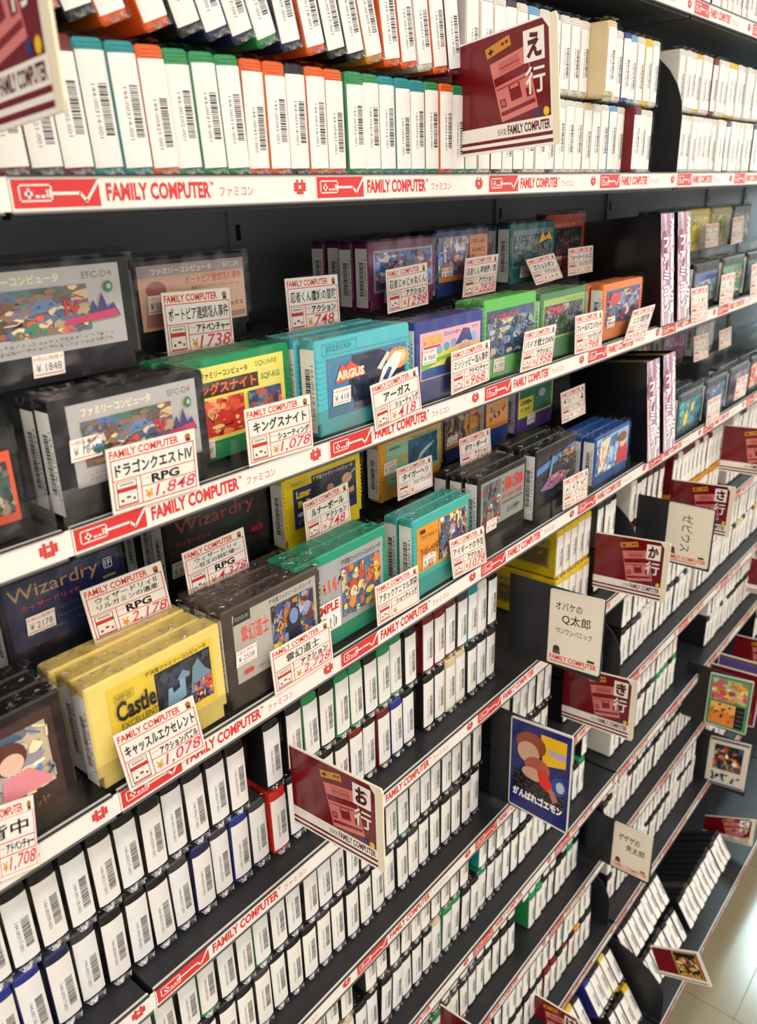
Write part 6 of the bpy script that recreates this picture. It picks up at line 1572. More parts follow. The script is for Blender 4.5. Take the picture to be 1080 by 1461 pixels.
(1.9095, 0.4588, -0.7598, 0.006, 0.0, 'black'),
(1.8159, 0.4604, -0.9455, -0.013, 0.0, 'black'),
(1.6592, 0.4398, -1.2053, -0.005, 0.0, 'black'),
(1.8645, 0.4627, -0.8733, 0.002, 0.0, 'white'),
(1.8378, 0.4605, -0.9455, 0.003, 0.0, 'black'),
(1.6804, 0.4388, -1.2053, 0.002, 0.0, 'white'),
(1.8855, 0.4629, -0.8733, -0.001, 0.0, 'black'),
(1.8588, 0.4602, -0.9455, -0.008, 0.0, 'black'),
(1.66, 0.4363, -1.2775, 0.002, 0.0, 'white'),
(1.7025, 0.4394, -1.2053, 0.0, 0.0, 'white'),
(1.9078, 0.4622, -0.8733, 0.012, 0.0, 'white'),
(1.6812, 0.4371, -1.2775, -0.001, 0.0, 'white'),
(1.8808, 0.4595, -0.9455, -0.012, 0.0, 'black'),
(1.7239, 0.4386, -1.2053, 0.01, 0.0, 'black'),
(1.9295, 0.4626, -0.8733, 0.003, 0.0, 'white'),
(1.9017, 0.4598, -0.9455, -0.003, 0.0, 'black'),
(1.7454, 0.4406, -1.2053, -0.001, 0.0, 'white'),
(1.7031, 0.4361, -1.2775, 0.002, 0.0, 'black'),
(1.7243, 0.4388, -1.2775, 0.011, 0.0, 'white'),
(1.9227, 0.4588, -0.9455, -0.008, 0.0, 'white'),
(1.7673, 0.4388, -1.2053, -0.009, 0.0, 'white'),
(1.7455, 0.4384, -1.2775, 0.003, 0.0, 'white'),
(1.7884, 0.438, -1.2053, -0.008, 0.0, 'black'),
(1.7677, 0.4374, -1.2775, 0.008, 0.0, 'black'),
(1.8095, 0.4382, -1.2053, -0.014, 0.0, 'black'),
(1.7888, 0.4369, -1.2775, -0.01, 0.0, 'white'),
(1.8312, 0.4405, -1.2053, 0.014, 0.0, 'black'),
(1.8108, 0.438, -1.2775, 0.002, 0.0, 'white'),
(1.8535, 0.4403, -1.2053, 0.005, 0.0, 'black'),
(1.832, 0.4377, -1.2775, 0.009, 0.0, 'white'),
(1.8747, 0.4395, -1.2053, 0.003, 0.0, 'white'),
(1.8532, 0.4364, -1.2775, 0.005, 0.0, 'white'),
(1.8741, 0.4371, -1.2775, -0.011, 0.0, 'white')]
# the rows carry on into the farthest bay
rr = random.Random(11)
for lev, z, y in LEVELS:
    if lev in (1, 4, 5, 6, 7, 8):
        x = BAYS[3][0] + 0.006
        while x < BAYS[3][1] - 0.03:
            for k in range(2):
                REST.append((round(x, 4), y + 0.026 if lev > 1 else 0.441, z + STRIP_H + k * 0.0722, rr.uniform(-0.01, 0.01), 0.0, rr.choice(('black', 'black', 'white', 'dark grey', 'cream'))))
            x += 0.0207
if REST:
    mb = MB()
    simple = [spine_sticker_mesh(20 + i, 0.003, SHELL_H - 0.008, True) for i in range(4)]
    for i, (x, y, z, ty, tx, col) in enumerate(REST):
        M = Matrix.Translation((x, y, z)) @ Matrix.Rotation(ty, 4, 'Y') @ Matrix.Rotation(tx, 4, 'X')
        for me in (SHELLS[col], simple[i % 4]):
            vs_ = [tuple(M @ v.co) for v in me.vertices]
            by = {}
            for p in me.polygons:
                by.setdefault(p.material_index, []).append(tuple(p.vertices))
            b = len(mb.v)
            mb.v.extend(vs_)
            for mi, fs in by.items():
                s_ = mb.slot(me.materials[mi])
                for f in fs:
                    mb.f.append(tuple(b + q for q in f))
                    mb.mi.append(s_)
    o = mb.build('distant_cartridges')
    tag(o, 'dense rows of more white-spined cartridges far along and low on the rack', 'cartridges')
    o['kind'] = 'stuff'

# ---------------------------------------------------------------- header cards standing out from the shelves
def quad_map(c, nrm):
    """c: four corners TL, TR, BR, BL as 3D vectors"""
    tl, tr, br, bl = [Vector(p) for p in c]
    nrm = Vector(nrm)

    def P(u, v, h):
        return (tl * ((1 - u) * v) + tr * (u * v) + br * (u * (1 - v)) + bl * ((1 - u) * (1 - v))) + nrm * h
    return P


def board(mb, P, t, m, outline=None):
    pts = outline or [(0, 0), (1, 0), (1, 1), (0, 1)]
    n = len(pts)
    v = [P(u, w, 0) for u, w in pts] + [P(u, w, -t) for u, w in pts]
    f = [tuple(range(n)), tuple(range(2 * n - 1, n - 1, -1))] + [(i, i + n, (i + 1) % n + n, (i + 1) % n) for i in range(n)]
    mb.add(v, f, m)


LAM = dict(rough=0.22, coat=0.35)
CREAM = (238, 226, 196)
SALMON = (214, 122, 116)


def art_header(kana):
    def draw(s):
        s.rect(0.0, 0.0, 0.94, 1.0, PAPER)
        s.poly([(0.0, 0.235), (0.925, 0.235), (0.925, 0.90), (0.87, 0.985), (0.0, 0.985)], MAROON)
        s.rect(0.0, 0.085, 0.935, 0.115, MAROON)
        s.rect(0.0, 0.025, 0.935, 0.055, MAROON)
        s.text('FAMILY COMPUTER', 0.52, 0.135, 0.915, 0.215, (96, 18, 26), 0.035)
        s.text('任天堂', 0.42, 0.14, 0.505, 0.195, (96, 18, 26), 0.0)
        # drawing of a game console with its pad
        def K(a, b):
            o, ex, ey = (0.47, 0.25), (0.34, 0.07), (-0.09, 0.50)
            return (o[0] + a * ex[0] + b * ey[0], o[1] + a * ex[1] + b * ey[1])

        def kq(a0, b0, a1, b1, c):
            s.poly([K(a0, b0), K(a1, b0), K(a1, b1), K(a0, b1)], c)
        kq(0, 0, 1, 1, SALMON)
        kq(0.03, 0.09, 0.97, 0.16, (128, 30, 36))
        kq(0.02, 0.60, 0.98, 0.74, (120, 20, 30))
        kq(0.06, 0.22, 0.22, 0.36, (128, 30, 36))
        kq(0.09, 0.25, 0.19, 0.34, (190, 96, 92))
        kq(0.36, 0.26, 0.66, 0.52, (128, 30, 36))
        kq(0.40, 0.46, 0.62, 0.51, SALMON)
        kq(0.78, 0.22, 0.94, 0.36, (128, 30, 36))
        kq(0.03, 0.53, 0.97, 0.55, (150, 50, 52))
        kq(0.22, 0.77, 0.78, 0.95, (196, 100, 96))
        kq(0.22, 0.84, 0.78, 0.86, (140, 44, 46))
        s.poly([(0.36, 0.80), (0.59, 0.86), (0.575, 0.945), (0.345, 0.885)], (206, 134, 46))
        s.many([[(0.375, 0.835), (0.425, 0.848), (0.422, 0.866), (0.372, 0.853)], [(0.392, 0.822), (0.406, 0.826), (0.400, 0.880), (0.386, 0.876)],
                [(0.50, 0.873), (0.524, 0.879), (0.521, 0.903), (0.497, 0.897)], [(0.538, 0.882), (0.562, 0.888), (0.559, 0.912), (0.535, 0.906)]], (60, 34, 24))
        # row name: kana on a white tile, then the kanji for row
        s.rect(0.70, 0.68, 0.885, 0.93, PAPER)
        s.text(kana, 0.725, 0.705, 0.86, 0.905, (84, 16, 24), 0.05)
        s.text('行', 0.705, 0.43, 0.885, 0.645, PAPER, 0.05)
        s.ell(0.885, 0.275, 0.026, 0.036, (232, 190, 30))
        s.rect(0.79, 0.25, 0.835, 0.305, (46, 54, 110))
    return draw


def art_note(lines, foot=True):
    def draw(s):
        s.rect(0, 0, 1, 1, (238, 228, 208))
        for ln in lines:
            s.text(ln[0], ln[1], ln[2], ln[3], ln[4], INK, ln[5] if len(ln) > 5 else 0.01, ln[6] if len(ln) > 6 else 0)
        if foot:
            s.text('FAMILY COMPUTER', 0.03, 0.045, 0.97, 0.115, TAGRED, 0.03)
            s.rect(0.03, 0.015, 0.75, 0.03, TAGRED)
            s.ell(0.16, 0.20, 0.07, 0.055, (70, 52, 48))
            s.rect(0.09, 0.13, 0.24, 0.175, (96, 84, 80))
            s.rect(0.78, 0.13, 0.92, 0.165, (60, 52, 50))
    return draw


def art_bottom(s):
    s.rect(0, 0, 1, 1, PAPER)
    s.rect(0, 0.14, 0.96, 0.97, MAROON)
    s.rect(0.42, 0.16, 0.93, 0.95, (196, 150, 62))
    s.rect(0.45, 0.20, 0.91, 0.92, (34, 28, 26))
    s.blobs(0.46, 0.26, 0.90, 0.80, [(214, 170, 120), (230, 200, 140), (80, 110, 50), (150, 40, 30), (196, 150, 62)], 71, 22, 0.22)
    s.scribble(0.47, 0.21, 0.90, 0.31, 7, (230, 190, 60), 8, 0.02)
    s.rect(0, 0.05, 0.97, 0.075, MAROON)


def art_picture(s):
    s.rect(0, 0, 1, 1, (26, 34, 104))
    s.poly([(0.55, 0.60), (0.93, 0.66), (0.93, 0.93), (0.50, 0.93)], (240, 186, 24))
    s.poly([(0.05, 0.22), (0.93, 0.16), (0.93, 0.42), (0.6, 0.36), (0.05, 0.46)], (22, 22, 26))
    q = []
    for i in range(5):
        for j in range(6):
            u, v = 0.08 + j * 0.145 + (i % 2) * 0.06, 0.22 + i * 0.045 - j * 0.008
            q.append([(u, v), (u + 0.09, v - 0.006), (u + 0.09, v + 0.01), (u, v + 0.016)])
    s.many(q, (66, 64, 68))
    s.ell(0.34, 0.78, 0.26, 0.13, (150, 66, 44))
    s.ell(0.30, 0.68, 0.19, 0.12, (206, 164, 134))
    s.ell(0.46, 0.55, 0.22, 0.11, (176, 92, 72))
    s.ell(0.40, 0.46, 0.20, 0.07, (206, 164, 134))
    s.poly([(0.46, 0.52), (0.62, 0.56), (0.74, 0.40), (0.66, 0.33), (0.52, 0.38)], (222, 38, 26))
    s.poly([(0.66, 0.36), (0.74, 0.40), (0.84, 0.28), (0.76, 0.24)], (190, 110, 92))
    s.poly([(0.62, 0.80), (0.93, 0.80), (0.93, 0.73), (0.66, 0.74)], (176, 170, 186))
    s.ell(0.84, 0.44, 0.13, 0.10, (40, 70, 150))
    s.ell(0.86, 0.44, 0.07, 0.06, (190, 196, 214))
    s.text('がんばれゴエモン', 0.06, 0.135, 0.92, 0.235, (246, 246, 246), 0.05)


def art_green(s):
    s.rect(0, 0, 1, 1, (72, 148, 96))
    s.rect(0.06, 0.52, 0.93, 0.94, (198, 196, 150))
    s.blobs(0.06, 0.52, 0.93, 0.94, [(228, 168, 60), (206, 84, 70), (150, 186, 150), (238, 226, 190), (226, 130, 50), (200, 90, 110)], 33, 30, 0.24)
    s.rect(0.08, 0.05, 0.92, 0.48, (28, 26, 26))
    s.rect(0.08, 0.05, 0.70, 0.48, (232, 132, 44))
    s.rect(0.08, 0.30, 0.70, 0.48, (242, 178, 84))
    s.blobs(0.10, 0.08, 0.68, 0.46, [(40, 28, 22), (70, 40, 26), (206, 76, 40)], 35, 14, 0.12)
    for k in range(4):
        s.rect(0.75, 0.12 + k * 0.09, 0.89, 0.14 + k * 0.09, (110, 96, 84))


def art_anime(s):
    s.rect(0, 0, 1, 1, (226, 218, 204))
    s.rect(0.13, 0.33, 0.87, 0.88, (40, 34, 40))
    s.blobs(0.14, 0.34, 0.86, 0.87, [(200, 60, 48), (226, 130, 50), (232, 214, 190), (70, 90, 120), (190, 150, 60), (44, 40, 48), (60, 60, 80)], 51, 30, 0.22)
    s.scribble(0.10, 0.09, 0.90, 0.27, 6, (38, 44, 84), 9, 0.045)
    s.rect(0.0, 0.0, 1.0, 0.035, (70, 96, 130))
    s.rect(0.0, 0.965, 1.0, 1.0, (60, 72, 96))


def art_plain(c1, c2, c3, seed):
    def draw(s):
        s.rect(0, 0, 1, 1, c1)
        s.rect(0.0, 0.82, 1, 0.93, c2)
        s.rect(0.06, 0.08, 0.94, 0.74, c3)
        s.blobs(0.06, 0.08, 0.94, 0.74, [c2, c3, (96, 120, 60), (160, 110, 60)], seed, 18, 0.2)
    return draw


HEADS = {'picture': art_picture, 'green': art_green, 'anime': art_anime, 'bottom': art_bottom,
         'purple': art_plain((96, 84, 60), (86, 62, 150), (80, 110, 58), 5), 'redcard': art_plain((134, 22, 30), (134, 22, 30), (134, 22, 30), 6)}
NOTES = {'nq': [('オバケの', 0.1, 0.76, 0.62, 0.87), ('Q太郎', 0.24, 0.57, 0.8, 0.72), ('ワンワンパニック', 0.14, 0.43, 0.84, 0.51)], 'nx': [('ゼビウス', 0.34, 0.2, 0.58, 0.86, 0.0, 90)], 'nk': [('ゲゲゲの', 0.12, 0.66, 0.7, 0.82, 0.02), ('鬼太郎', 0.34, 0.46, 0.86, 0.62, 0.04)]}
for key, c, label, group, edge in [
('う', [(0.2096, 0.455, 0.124), (0.2096, 0.347, 0.134), (0.2096, 0.347, 0.036), (0.2096, 0.455, 0.028)], 'blurred maroon console card closest to camera, at the upper left edge', 'row header cards', ''),
('え', [(0.646, 0.4553, 0.1118), (0.646, 0.3546, 0.127), (0.646, 0.3459, 0.0323), (0.646, 0.4465, 0.0264)], 'maroon console card marked え行 on the upper spine shelf', 'row header cards', ''),
('お', [(0.4, 0.455, -0.458), (0.4, 0.346, -0.452), (0.4, 0.346, -0.54), (0.4, 0.455, -0.546)], 'maroon console card marked お行 under the brown cartridge', 'row header cards', ''),
('か', [(1.014, 0.455, -0.462), (1.014, 0.347, -0.452), (1.014, 0.347, -0.543), (1.014, 0.455, -0.549)], 'maroon console card marked か行 behind the yellow cartridges', 'row header cards', ''),
('き', [(0.941, 0.455, -0.645), (0.941, 0.345, -0.632), (0.941, 0.345, -0.731), (0.941, 0.455, -0.737)], 'maroon console card marked き行 below the オバケ note', 'row header cards', ''),
('さ', [(1.298, 0.455, -0.463), (1.298, 0.352, -0.456), (1.298, 0.352, -0.545), (1.298, 0.455, -0.549)], 'maroon console card marked さ行 behind the ゼビウス note', 'row header cards', ''),
('picture', [(0.746, 0.428, -0.612), (0.746, 0.343, -0.606), (0.746, 0.343, -0.753), (0.746, 0.428, -0.748)], 'blue picture card がんばれゴエモン with yellow sky', 'title header cards', ''),
('nq', [(0.781, 0.402, -0.441), (0.781, 0.334, -0.436), (0.781, 0.334, -0.537), (0.781, 0.402, -0.541)], 'cream note card handwritten オバケのQ太郎', 'title header cards', ''),
('nx', [(1.163, 0.408, -0.451), (1.163, 0.34, -0.451), (1.163, 0.34, -0.547), (1.163, 0.408, -0.548)], 'cream note card handwritten ゼビウス', 'title header cards', ''),
('nk', [(1.072, 0.408, -1.003), (1.072, 0.341, -1.001), (1.072, 0.341, -1.097), (1.072, 0.408, -1.099)], 'cream note card handwritten ゲゲゲの鬼太郎', 'title header cards', ''),
('bottom', [(1.089, 0.3298, -1.2486), (1.089, 0.2499, -1.2068), (1.089, 0.2189, -1.2656), (1.089, 0.3067, -1.3019)], 'small maroon card with dark golden picture over the base shelf', 'title header cards', ''),
('green', [(1.507, 0.406, -0.93), (1.507, 0.323, -0.921), (1.507, 0.323, -1.048), (1.507, 0.406, -1.052)], 'green framed card with orange game screen picture', 'title header cards', ''),
('redcard', [(1.545, 0.42, -0.932), (1.545, 0.318, -0.926), (1.545, 0.318, -1.05), (1.545, 0.42, -1.05)], 'dark red card directly behind the green framed card', 'title header cards', ''),
('purple', [(1.6, 0.42, -0.935), (1.6, 0.318, -0.93), (1.6, 0.318, -1.05), (1.6, 0.42, -1.05)], 'card with violet band behind the dark red card', 'title header cards', ''),
('anime', [(1.622, 0.418, -1.16), (1.622, 0.332, -1.147), (1.622, 0.332, -1.275), (1.622, 0.418, -1.286)], 'white bordered picture card below the green framed card', 'title header cards', ''),
('し', [(1.5455, 0.455, -0.4254), (1.5455, 0.347, -0.4194), (1.5455, 0.347, -0.5114), (1.5455, 0.455, -0.5154)], 'maroon console card behind the orange cartridges at the picture edge', 'row header cards', ''),
('す', [(1.8857, 0.455, -0.8263), (1.8857, 0.347, -0.8203), (1.8857, 0.347, -0.9123), (1.8857, 0.455, -0.9163)], 'maroon card edge sticking out above the green framed card', 'row header cards', ''),
('せ', [(1.8541, 0.455, -1.0201), (1.8541, 0.347, -1.0141), (1.8541, 0.347, -1.1061), (1.8541, 0.455, -1.1101)], 'maroon console card behind the violet banded card', 'row header cards', ''),
('く', [(1.645, 0.41, -1.4), (1.645, 0.3, -1.352), (1.645, 0.3, -1.43), (1.645, 0.41, -1.455)], 'maroon console card at the end of the tilted base shelf row', 'row header cards', ''),
('こ', [(0.6319, 0.455, -1.0279), (0.6319, 0.347, -1.0219), (0.6319, 0.347, -1.1139), (0.6319, 0.455, -1.1179)], 'maroon console card at the bottom, nearer of the two there', 'row header cards', ''),
('け', [(0.8675, 0.455, -1.2301), (0.8675, 0.347, -1.2241), (0.8675, 0.347, -1.3161), (0.8675, 0.455, -1.3201)], 'maroon console card at the bottom, farther of the two there', 'row header cards', '')]:
    e = empty('header_card', tuple(Vector(c[3])))
    inv = -Vector(c[3])
    cc = [tuple(Vector(p) + inv) for p in c]
    P = quad_map(cc, (-1, 0, 0))
    tag(e, label, 'shelf sign', group)
    mb = MB()
    if len(key) == 1:
        ol = [(0, 0), (0.985, 0.0), (1.0, 0.04), (0.995, 0.5), (1.0, 0.955), (0.985, 1.0), (0, 1)]
        board(mb, P, 0.0016, mat(CREAM, 0.35, 0.4, 0.2), ol)
    else:
        board(mb, P, 0.0016, mat((222, 218, 208), 0.3, 0.4, 0.2), rounded(0, 1, 0, 1, 0.03, 3))
    mb.build('backing_card', e)
    mb = MB()
    asp = (Vector(cc[1]) - Vector(cc[0])).length / (Vector(cc[0]) - Vector(cc[3])).length
    if len(key) == 1:
        s = Sheet(mb, P, 0.0002, 0.00002, aspect=asp, **LAM)
        art_header(key)(s)
    else:
        P2 = lambda u, v, h: P(0.02 + 0.96 * u, 0.02 + 0.96 * v, h)
        s = Sheet(mb, P2, 0.0002, 0.00002, aspect=asp, **LAM)
        (HEADS[key] if key in HEADS else art_note(NOTES[key]))(s)
    mb.build('printed_sheet', e)

# ---------------------------------------------------------------- black dividers, boards and cardboard boxes
for c, label, group in [
([(0.7475, 0.458, -0.609), (0.7475, 0.343, -0.609), (0.7475, 0.343, -0.752), (0.7475, 0.458, -0.752)], 'black board behind the blue picture card', 'black sign boards'),
([(0.7825, 0.458, -0.438), (0.7825, 0.333, -0.438), (0.7825, 0.333, -0.545), (0.7825, 0.458, -0.545)], 'black board carrying the オバケ note card', 'black sign boards'),
([(1.1645, 0.458, -0.45), (1.1645, 0.338, -0.45), (1.1645, 0.338, -0.551), (1.1645, 0.458, -0.551)], 'black board carrying the ゼビウス note card', 'black sign boards'),
([(1.0735, 0.458, -1.002), (1.0735, 0.339, -1.002), (1.0735, 0.339, -1.103), (1.0735, 0.458, -1.103)], 'black board carrying the 鬼太郎 note card', 'black sign boards'),
([(1.5085, 0.455, -0.922), (1.5085, 0.322, -0.922), (1.5085, 0.322, -1.054), (1.5085, 0.455, -1.054)], 'black board behind the green framed card', 'black sign boards'),
([(1.6235, 0.455, -1.15), (1.6235, 0.33, -1.15), (1.6235, 0.33, -1.288), (1.6235, 0.455, -1.288)], 'black board behind the white bordered picture card', 'black sign boards')]:
    mb = MB()
    board(mb, quad_map(c, (-1, 0, 0)), 0.0015, STEEL)
    tag(mb.build('divider_board'), label, 'divider', group)
for x, y0, y1, z0, h, label, group in [(1.1215, 0.432, 0.66, 0.0115, 0.165, 'tall curved black divider on the upper spine shelf', 'curved shelf dividers'), (1.118, 0.435, 0.62, -0.5699, 0.13, 'curved black divider just left of the ゼビウス note board', 'curved shelf dividers'), (1.098, 0.435, 0.62, -0.7608, 0.13, 'curved black divider below the か行 card', 'curved shelf dividers'), (1.112, 0.435, 0.62, -1.1185, 0.13, 'curved black divider under the third spine shelf at the bay joint', 'curved shelf dividers'), (1.106, 0.415, 0.62, -1.2785, 0.13, 'curved black divider on the shelf below the 鬼太郎 note', 'curved shelf dividers'), (1.131, 0.305, 0.6, -1.4634, 0.14, 'curved black divider on the base shelf', 'curved shelf dividers')]:
    e = empty('shelf_divider', (x, y0, z0))
    tag(e, label, 'divider', group)
    d = y1 - y0
    ol = [(0.0, 0.0), (d, 0.0), (d, h)]
    for k in range(9):
        a = math.radians(90 - 90 * k / 8)
        ol.append((d * 0.55 - d * 0.55 * math.cos(a) if k else d * 0.55, h * 0.45 + h * 0.55 * math.sin(a)))
    ol = [ol[0], ol[1], ol[2]] + [(d * 0.55 - d * 0.55 * math.sin(math.radians(90 * k / 8)), h * 0.4 + h * 0.6 * math.cos(math.radians(90 * k / 8))) for k in range(9)]
    mb = MB()
    mb.prism(ol, lambda u, v, q: (q, u, v), 0.0, 0.0016, 0.0004, STEEL)
    mb.build('curved_plate', e)
    mb = MB()
    mb.box(0.0016, 0.010, 0.0, d, 0.0, 0.0016, STEEL)
    mb.build('foot_plate', e)


def art_spine_strip(s):
    s.rect(0, 0, 1, 1, (226, 190, 198))
    s.blobs(0, 0, 1, 1, [(206, 160, 186), (244, 226, 230), (222, 170, 186), (170, 140, 180), (250, 240, 240)], 17, 30, 0.28)
    s.blobs(0, 0.5, 0.5, 0.85, [(150, 70, 100), (176, 96, 124)], 18, 4, 0.5)
    for i, ch in enumerate('ファミコン'):
        v1 = 0.80 - i * 0.145
        s.text(ch, 0.13, v1 - 0.105, 0.60, v1, (70, 20, 44), 0.09)
        s.text(ch, 0.15, v1 - 0.10, 0.58, v1 - 0.005, (252, 248, 248), 0.05)
    s.text('FAMILY COMPUTER', 0.68, 0.08, 0.94, 0.95, (252, 246, 246), 0.05, 90)


for x0, x1, y0, y1, z0, h, lean, label, group in [(1.104, 1.15, 0.426, 0.545, -0.1826, 0.147, 0.1, 'first black partition box with pink ファミコン strip on upper display shelf', 'partition boxes'), (1.163, 1.21, 0.426, 0.545, -0.1826, 0.147, 0.1, 'second black partition box with pink ファミコン strip on upper display shelf', 'partition boxes'), (1.104, 1.15, 0.426, 0.545, -0.378, 0.147, 0.1, 'first black partition box with pink ファミコン strip on lower display shelf', 'partition boxes'), (1.163, 1.21, 0.426, 0.545, -0.378, 0.147, 0.1, 'second black partition box with pink ファミコン strip on lower display shelf', 'partition boxes')]:
    e = empty('partition_box', (x0, y0, z0), (-lean, 0, 0))
    tag(e, label, 'box', group)
    w, d = x1 - x0, y1 - y0
    mb = MB()
    k = mat((20, 19, 21), 0.22, 0.5)
    t = 0.0015
    mb.box(0, t, 0, d, 0, h, k)
    mb.box(w - t, w, 0, d, 0, h, k)
    mb.box(t, w - t, 0, t, 0, h, k)
    mb.box(t, w - t, d - t, d, 0, h, k)
    mb.box(t, w - t, t, d - t, 0, t, k)
    mb.box(t, w - t, t, d - t, h - 0.006, h - 0.004, mat((150, 144, 70), 0.6))
    mb.build('carton', e)
    mb = MB()
    P = lambda u, v, hh: (w * 0.03 + w * 0.94 * u, -0.0003 - hh, h * 0.01 + h * 0.985 * v)
    s = Sheet(mb, P, 0.0, 0.000012, 0.3, 0.2, aspect=w / h)
    art_spine_strip(s)
    mb.build('printed_front', e)

# ---------------------------------------------------------------- handwritten price tags
def draw_tag(s, title, genre, price, seed):
    s.rect(0, 0, 1, 1, (246, 238, 230))
    s.text('FAMILY COMPUTER', 0.03, 0.835, 0.80, 0.955, TAGRED, 0.03)
    s.ell(0.91, 0.90, 0.035, 0.05, (196, 110, 40))
    s.rect(0.885, 0.825, 0.94, 0.875, (70, 48, 36))
    L = 0.011
    s.frame(0.03, 0.045, 0.975, 0.815, L, TAGRED)
    s.many([[(0.03, 0.485), (0.975, 0.485), (0.975, 0.485 + L * 1.3), (0.03, 0.485 + L * 1.3)], [(0.33, 0.30), (0.975, 0.30), (0.975, 0.30 + L * 1.3), (0.33, 0.30 + L * 1.3)],
            [(0.325, 0.045), (0.325 + L, 0.045), (0.325 + L, 0.485), (0.325, 0.485)]], TAGRED)
    # small drawing of a console
    s.rect(0.065, 0.075, 0.285, 0.465, (60, 50, 48))
    s.rect(0.073, 0.085, 0.277, 0.457, (240, 232, 224))
    s.rect(0.073, 0.30, 0.277, 0.365, (204, 48, 44))
    s.rect(0.10, 0.40, 0.25, 0.43, (170, 160, 154))
    s.rect(0.073, 0.09, 0.277, 0.11, (204, 48, 44))
    s.many([[(0.10, 0.15), (0.13, 0.15), (0.13, 0.19), (0.10, 0.19)], [(0.16, 0.19), (0.205, 0.19), (0.205, 0.225), (0.16, 0.225)], [(0.23, 0.15), (0.255, 0.15), (0.255, 0.19), (0.23, 0.19)]], (150, 34, 36))
    s.text('ジャンル', 0.345, 0.40, 0.43, 0.44, (90, 80, 76), 0.0)
    s.text('¥', 0.365, 0.10, 0.455, 0.24, (232, 150, 36), 0.02)
    n = len(title)
    for i, t in enumerate(title):
        if t.startswith('~'):
            s.scribble(0.07, 0.54, 0.95, 0.77, int(t[1:]), INK, seed, 0.016)
        else:
            hgt = 0.25 / n
            v0 = 0.535 + (n - 1 - i) * hgt
            wd = min(0.88, 0.20 + 0.088 * len(t) * (1.0 if n == 1 else 0.8))
            u0 = 0.07 + (0.88 - wd) * 0.5
            s.text(t, u0, v0 + 0.01, u0 + wd, v0 + hgt * (0.86 if n == 1 else 0.9), INK, 0.028 if n == 1 else 0.01)
    if genre.startswith('~'):
        s.scribble(0.45, 0.335, 0.93, 0.455, int(genre[1:]), INK, seed + 5, 0.012)
    elif genre:
        wd = min(0.50, 0.10 + 0.075 * len(genre))
        s.text(genre, 0.45, 0.325, 0.45 + wd, 0.465, INK, 0.035)
    if price.startswith('~'):
        s.scribble(0.50, 0.08, 0.92, 0.27, int(price[1:]), (224, 74, 96), seed + 9, 0.012)
    elif price:
        wd = min(0.46, 0.06 + 0.11 * len(price))
        s.text(price, 0.49, 0.07, 0.49 + wd, 0.285, (224, 62, 90), 0.005, 0, 0.10)


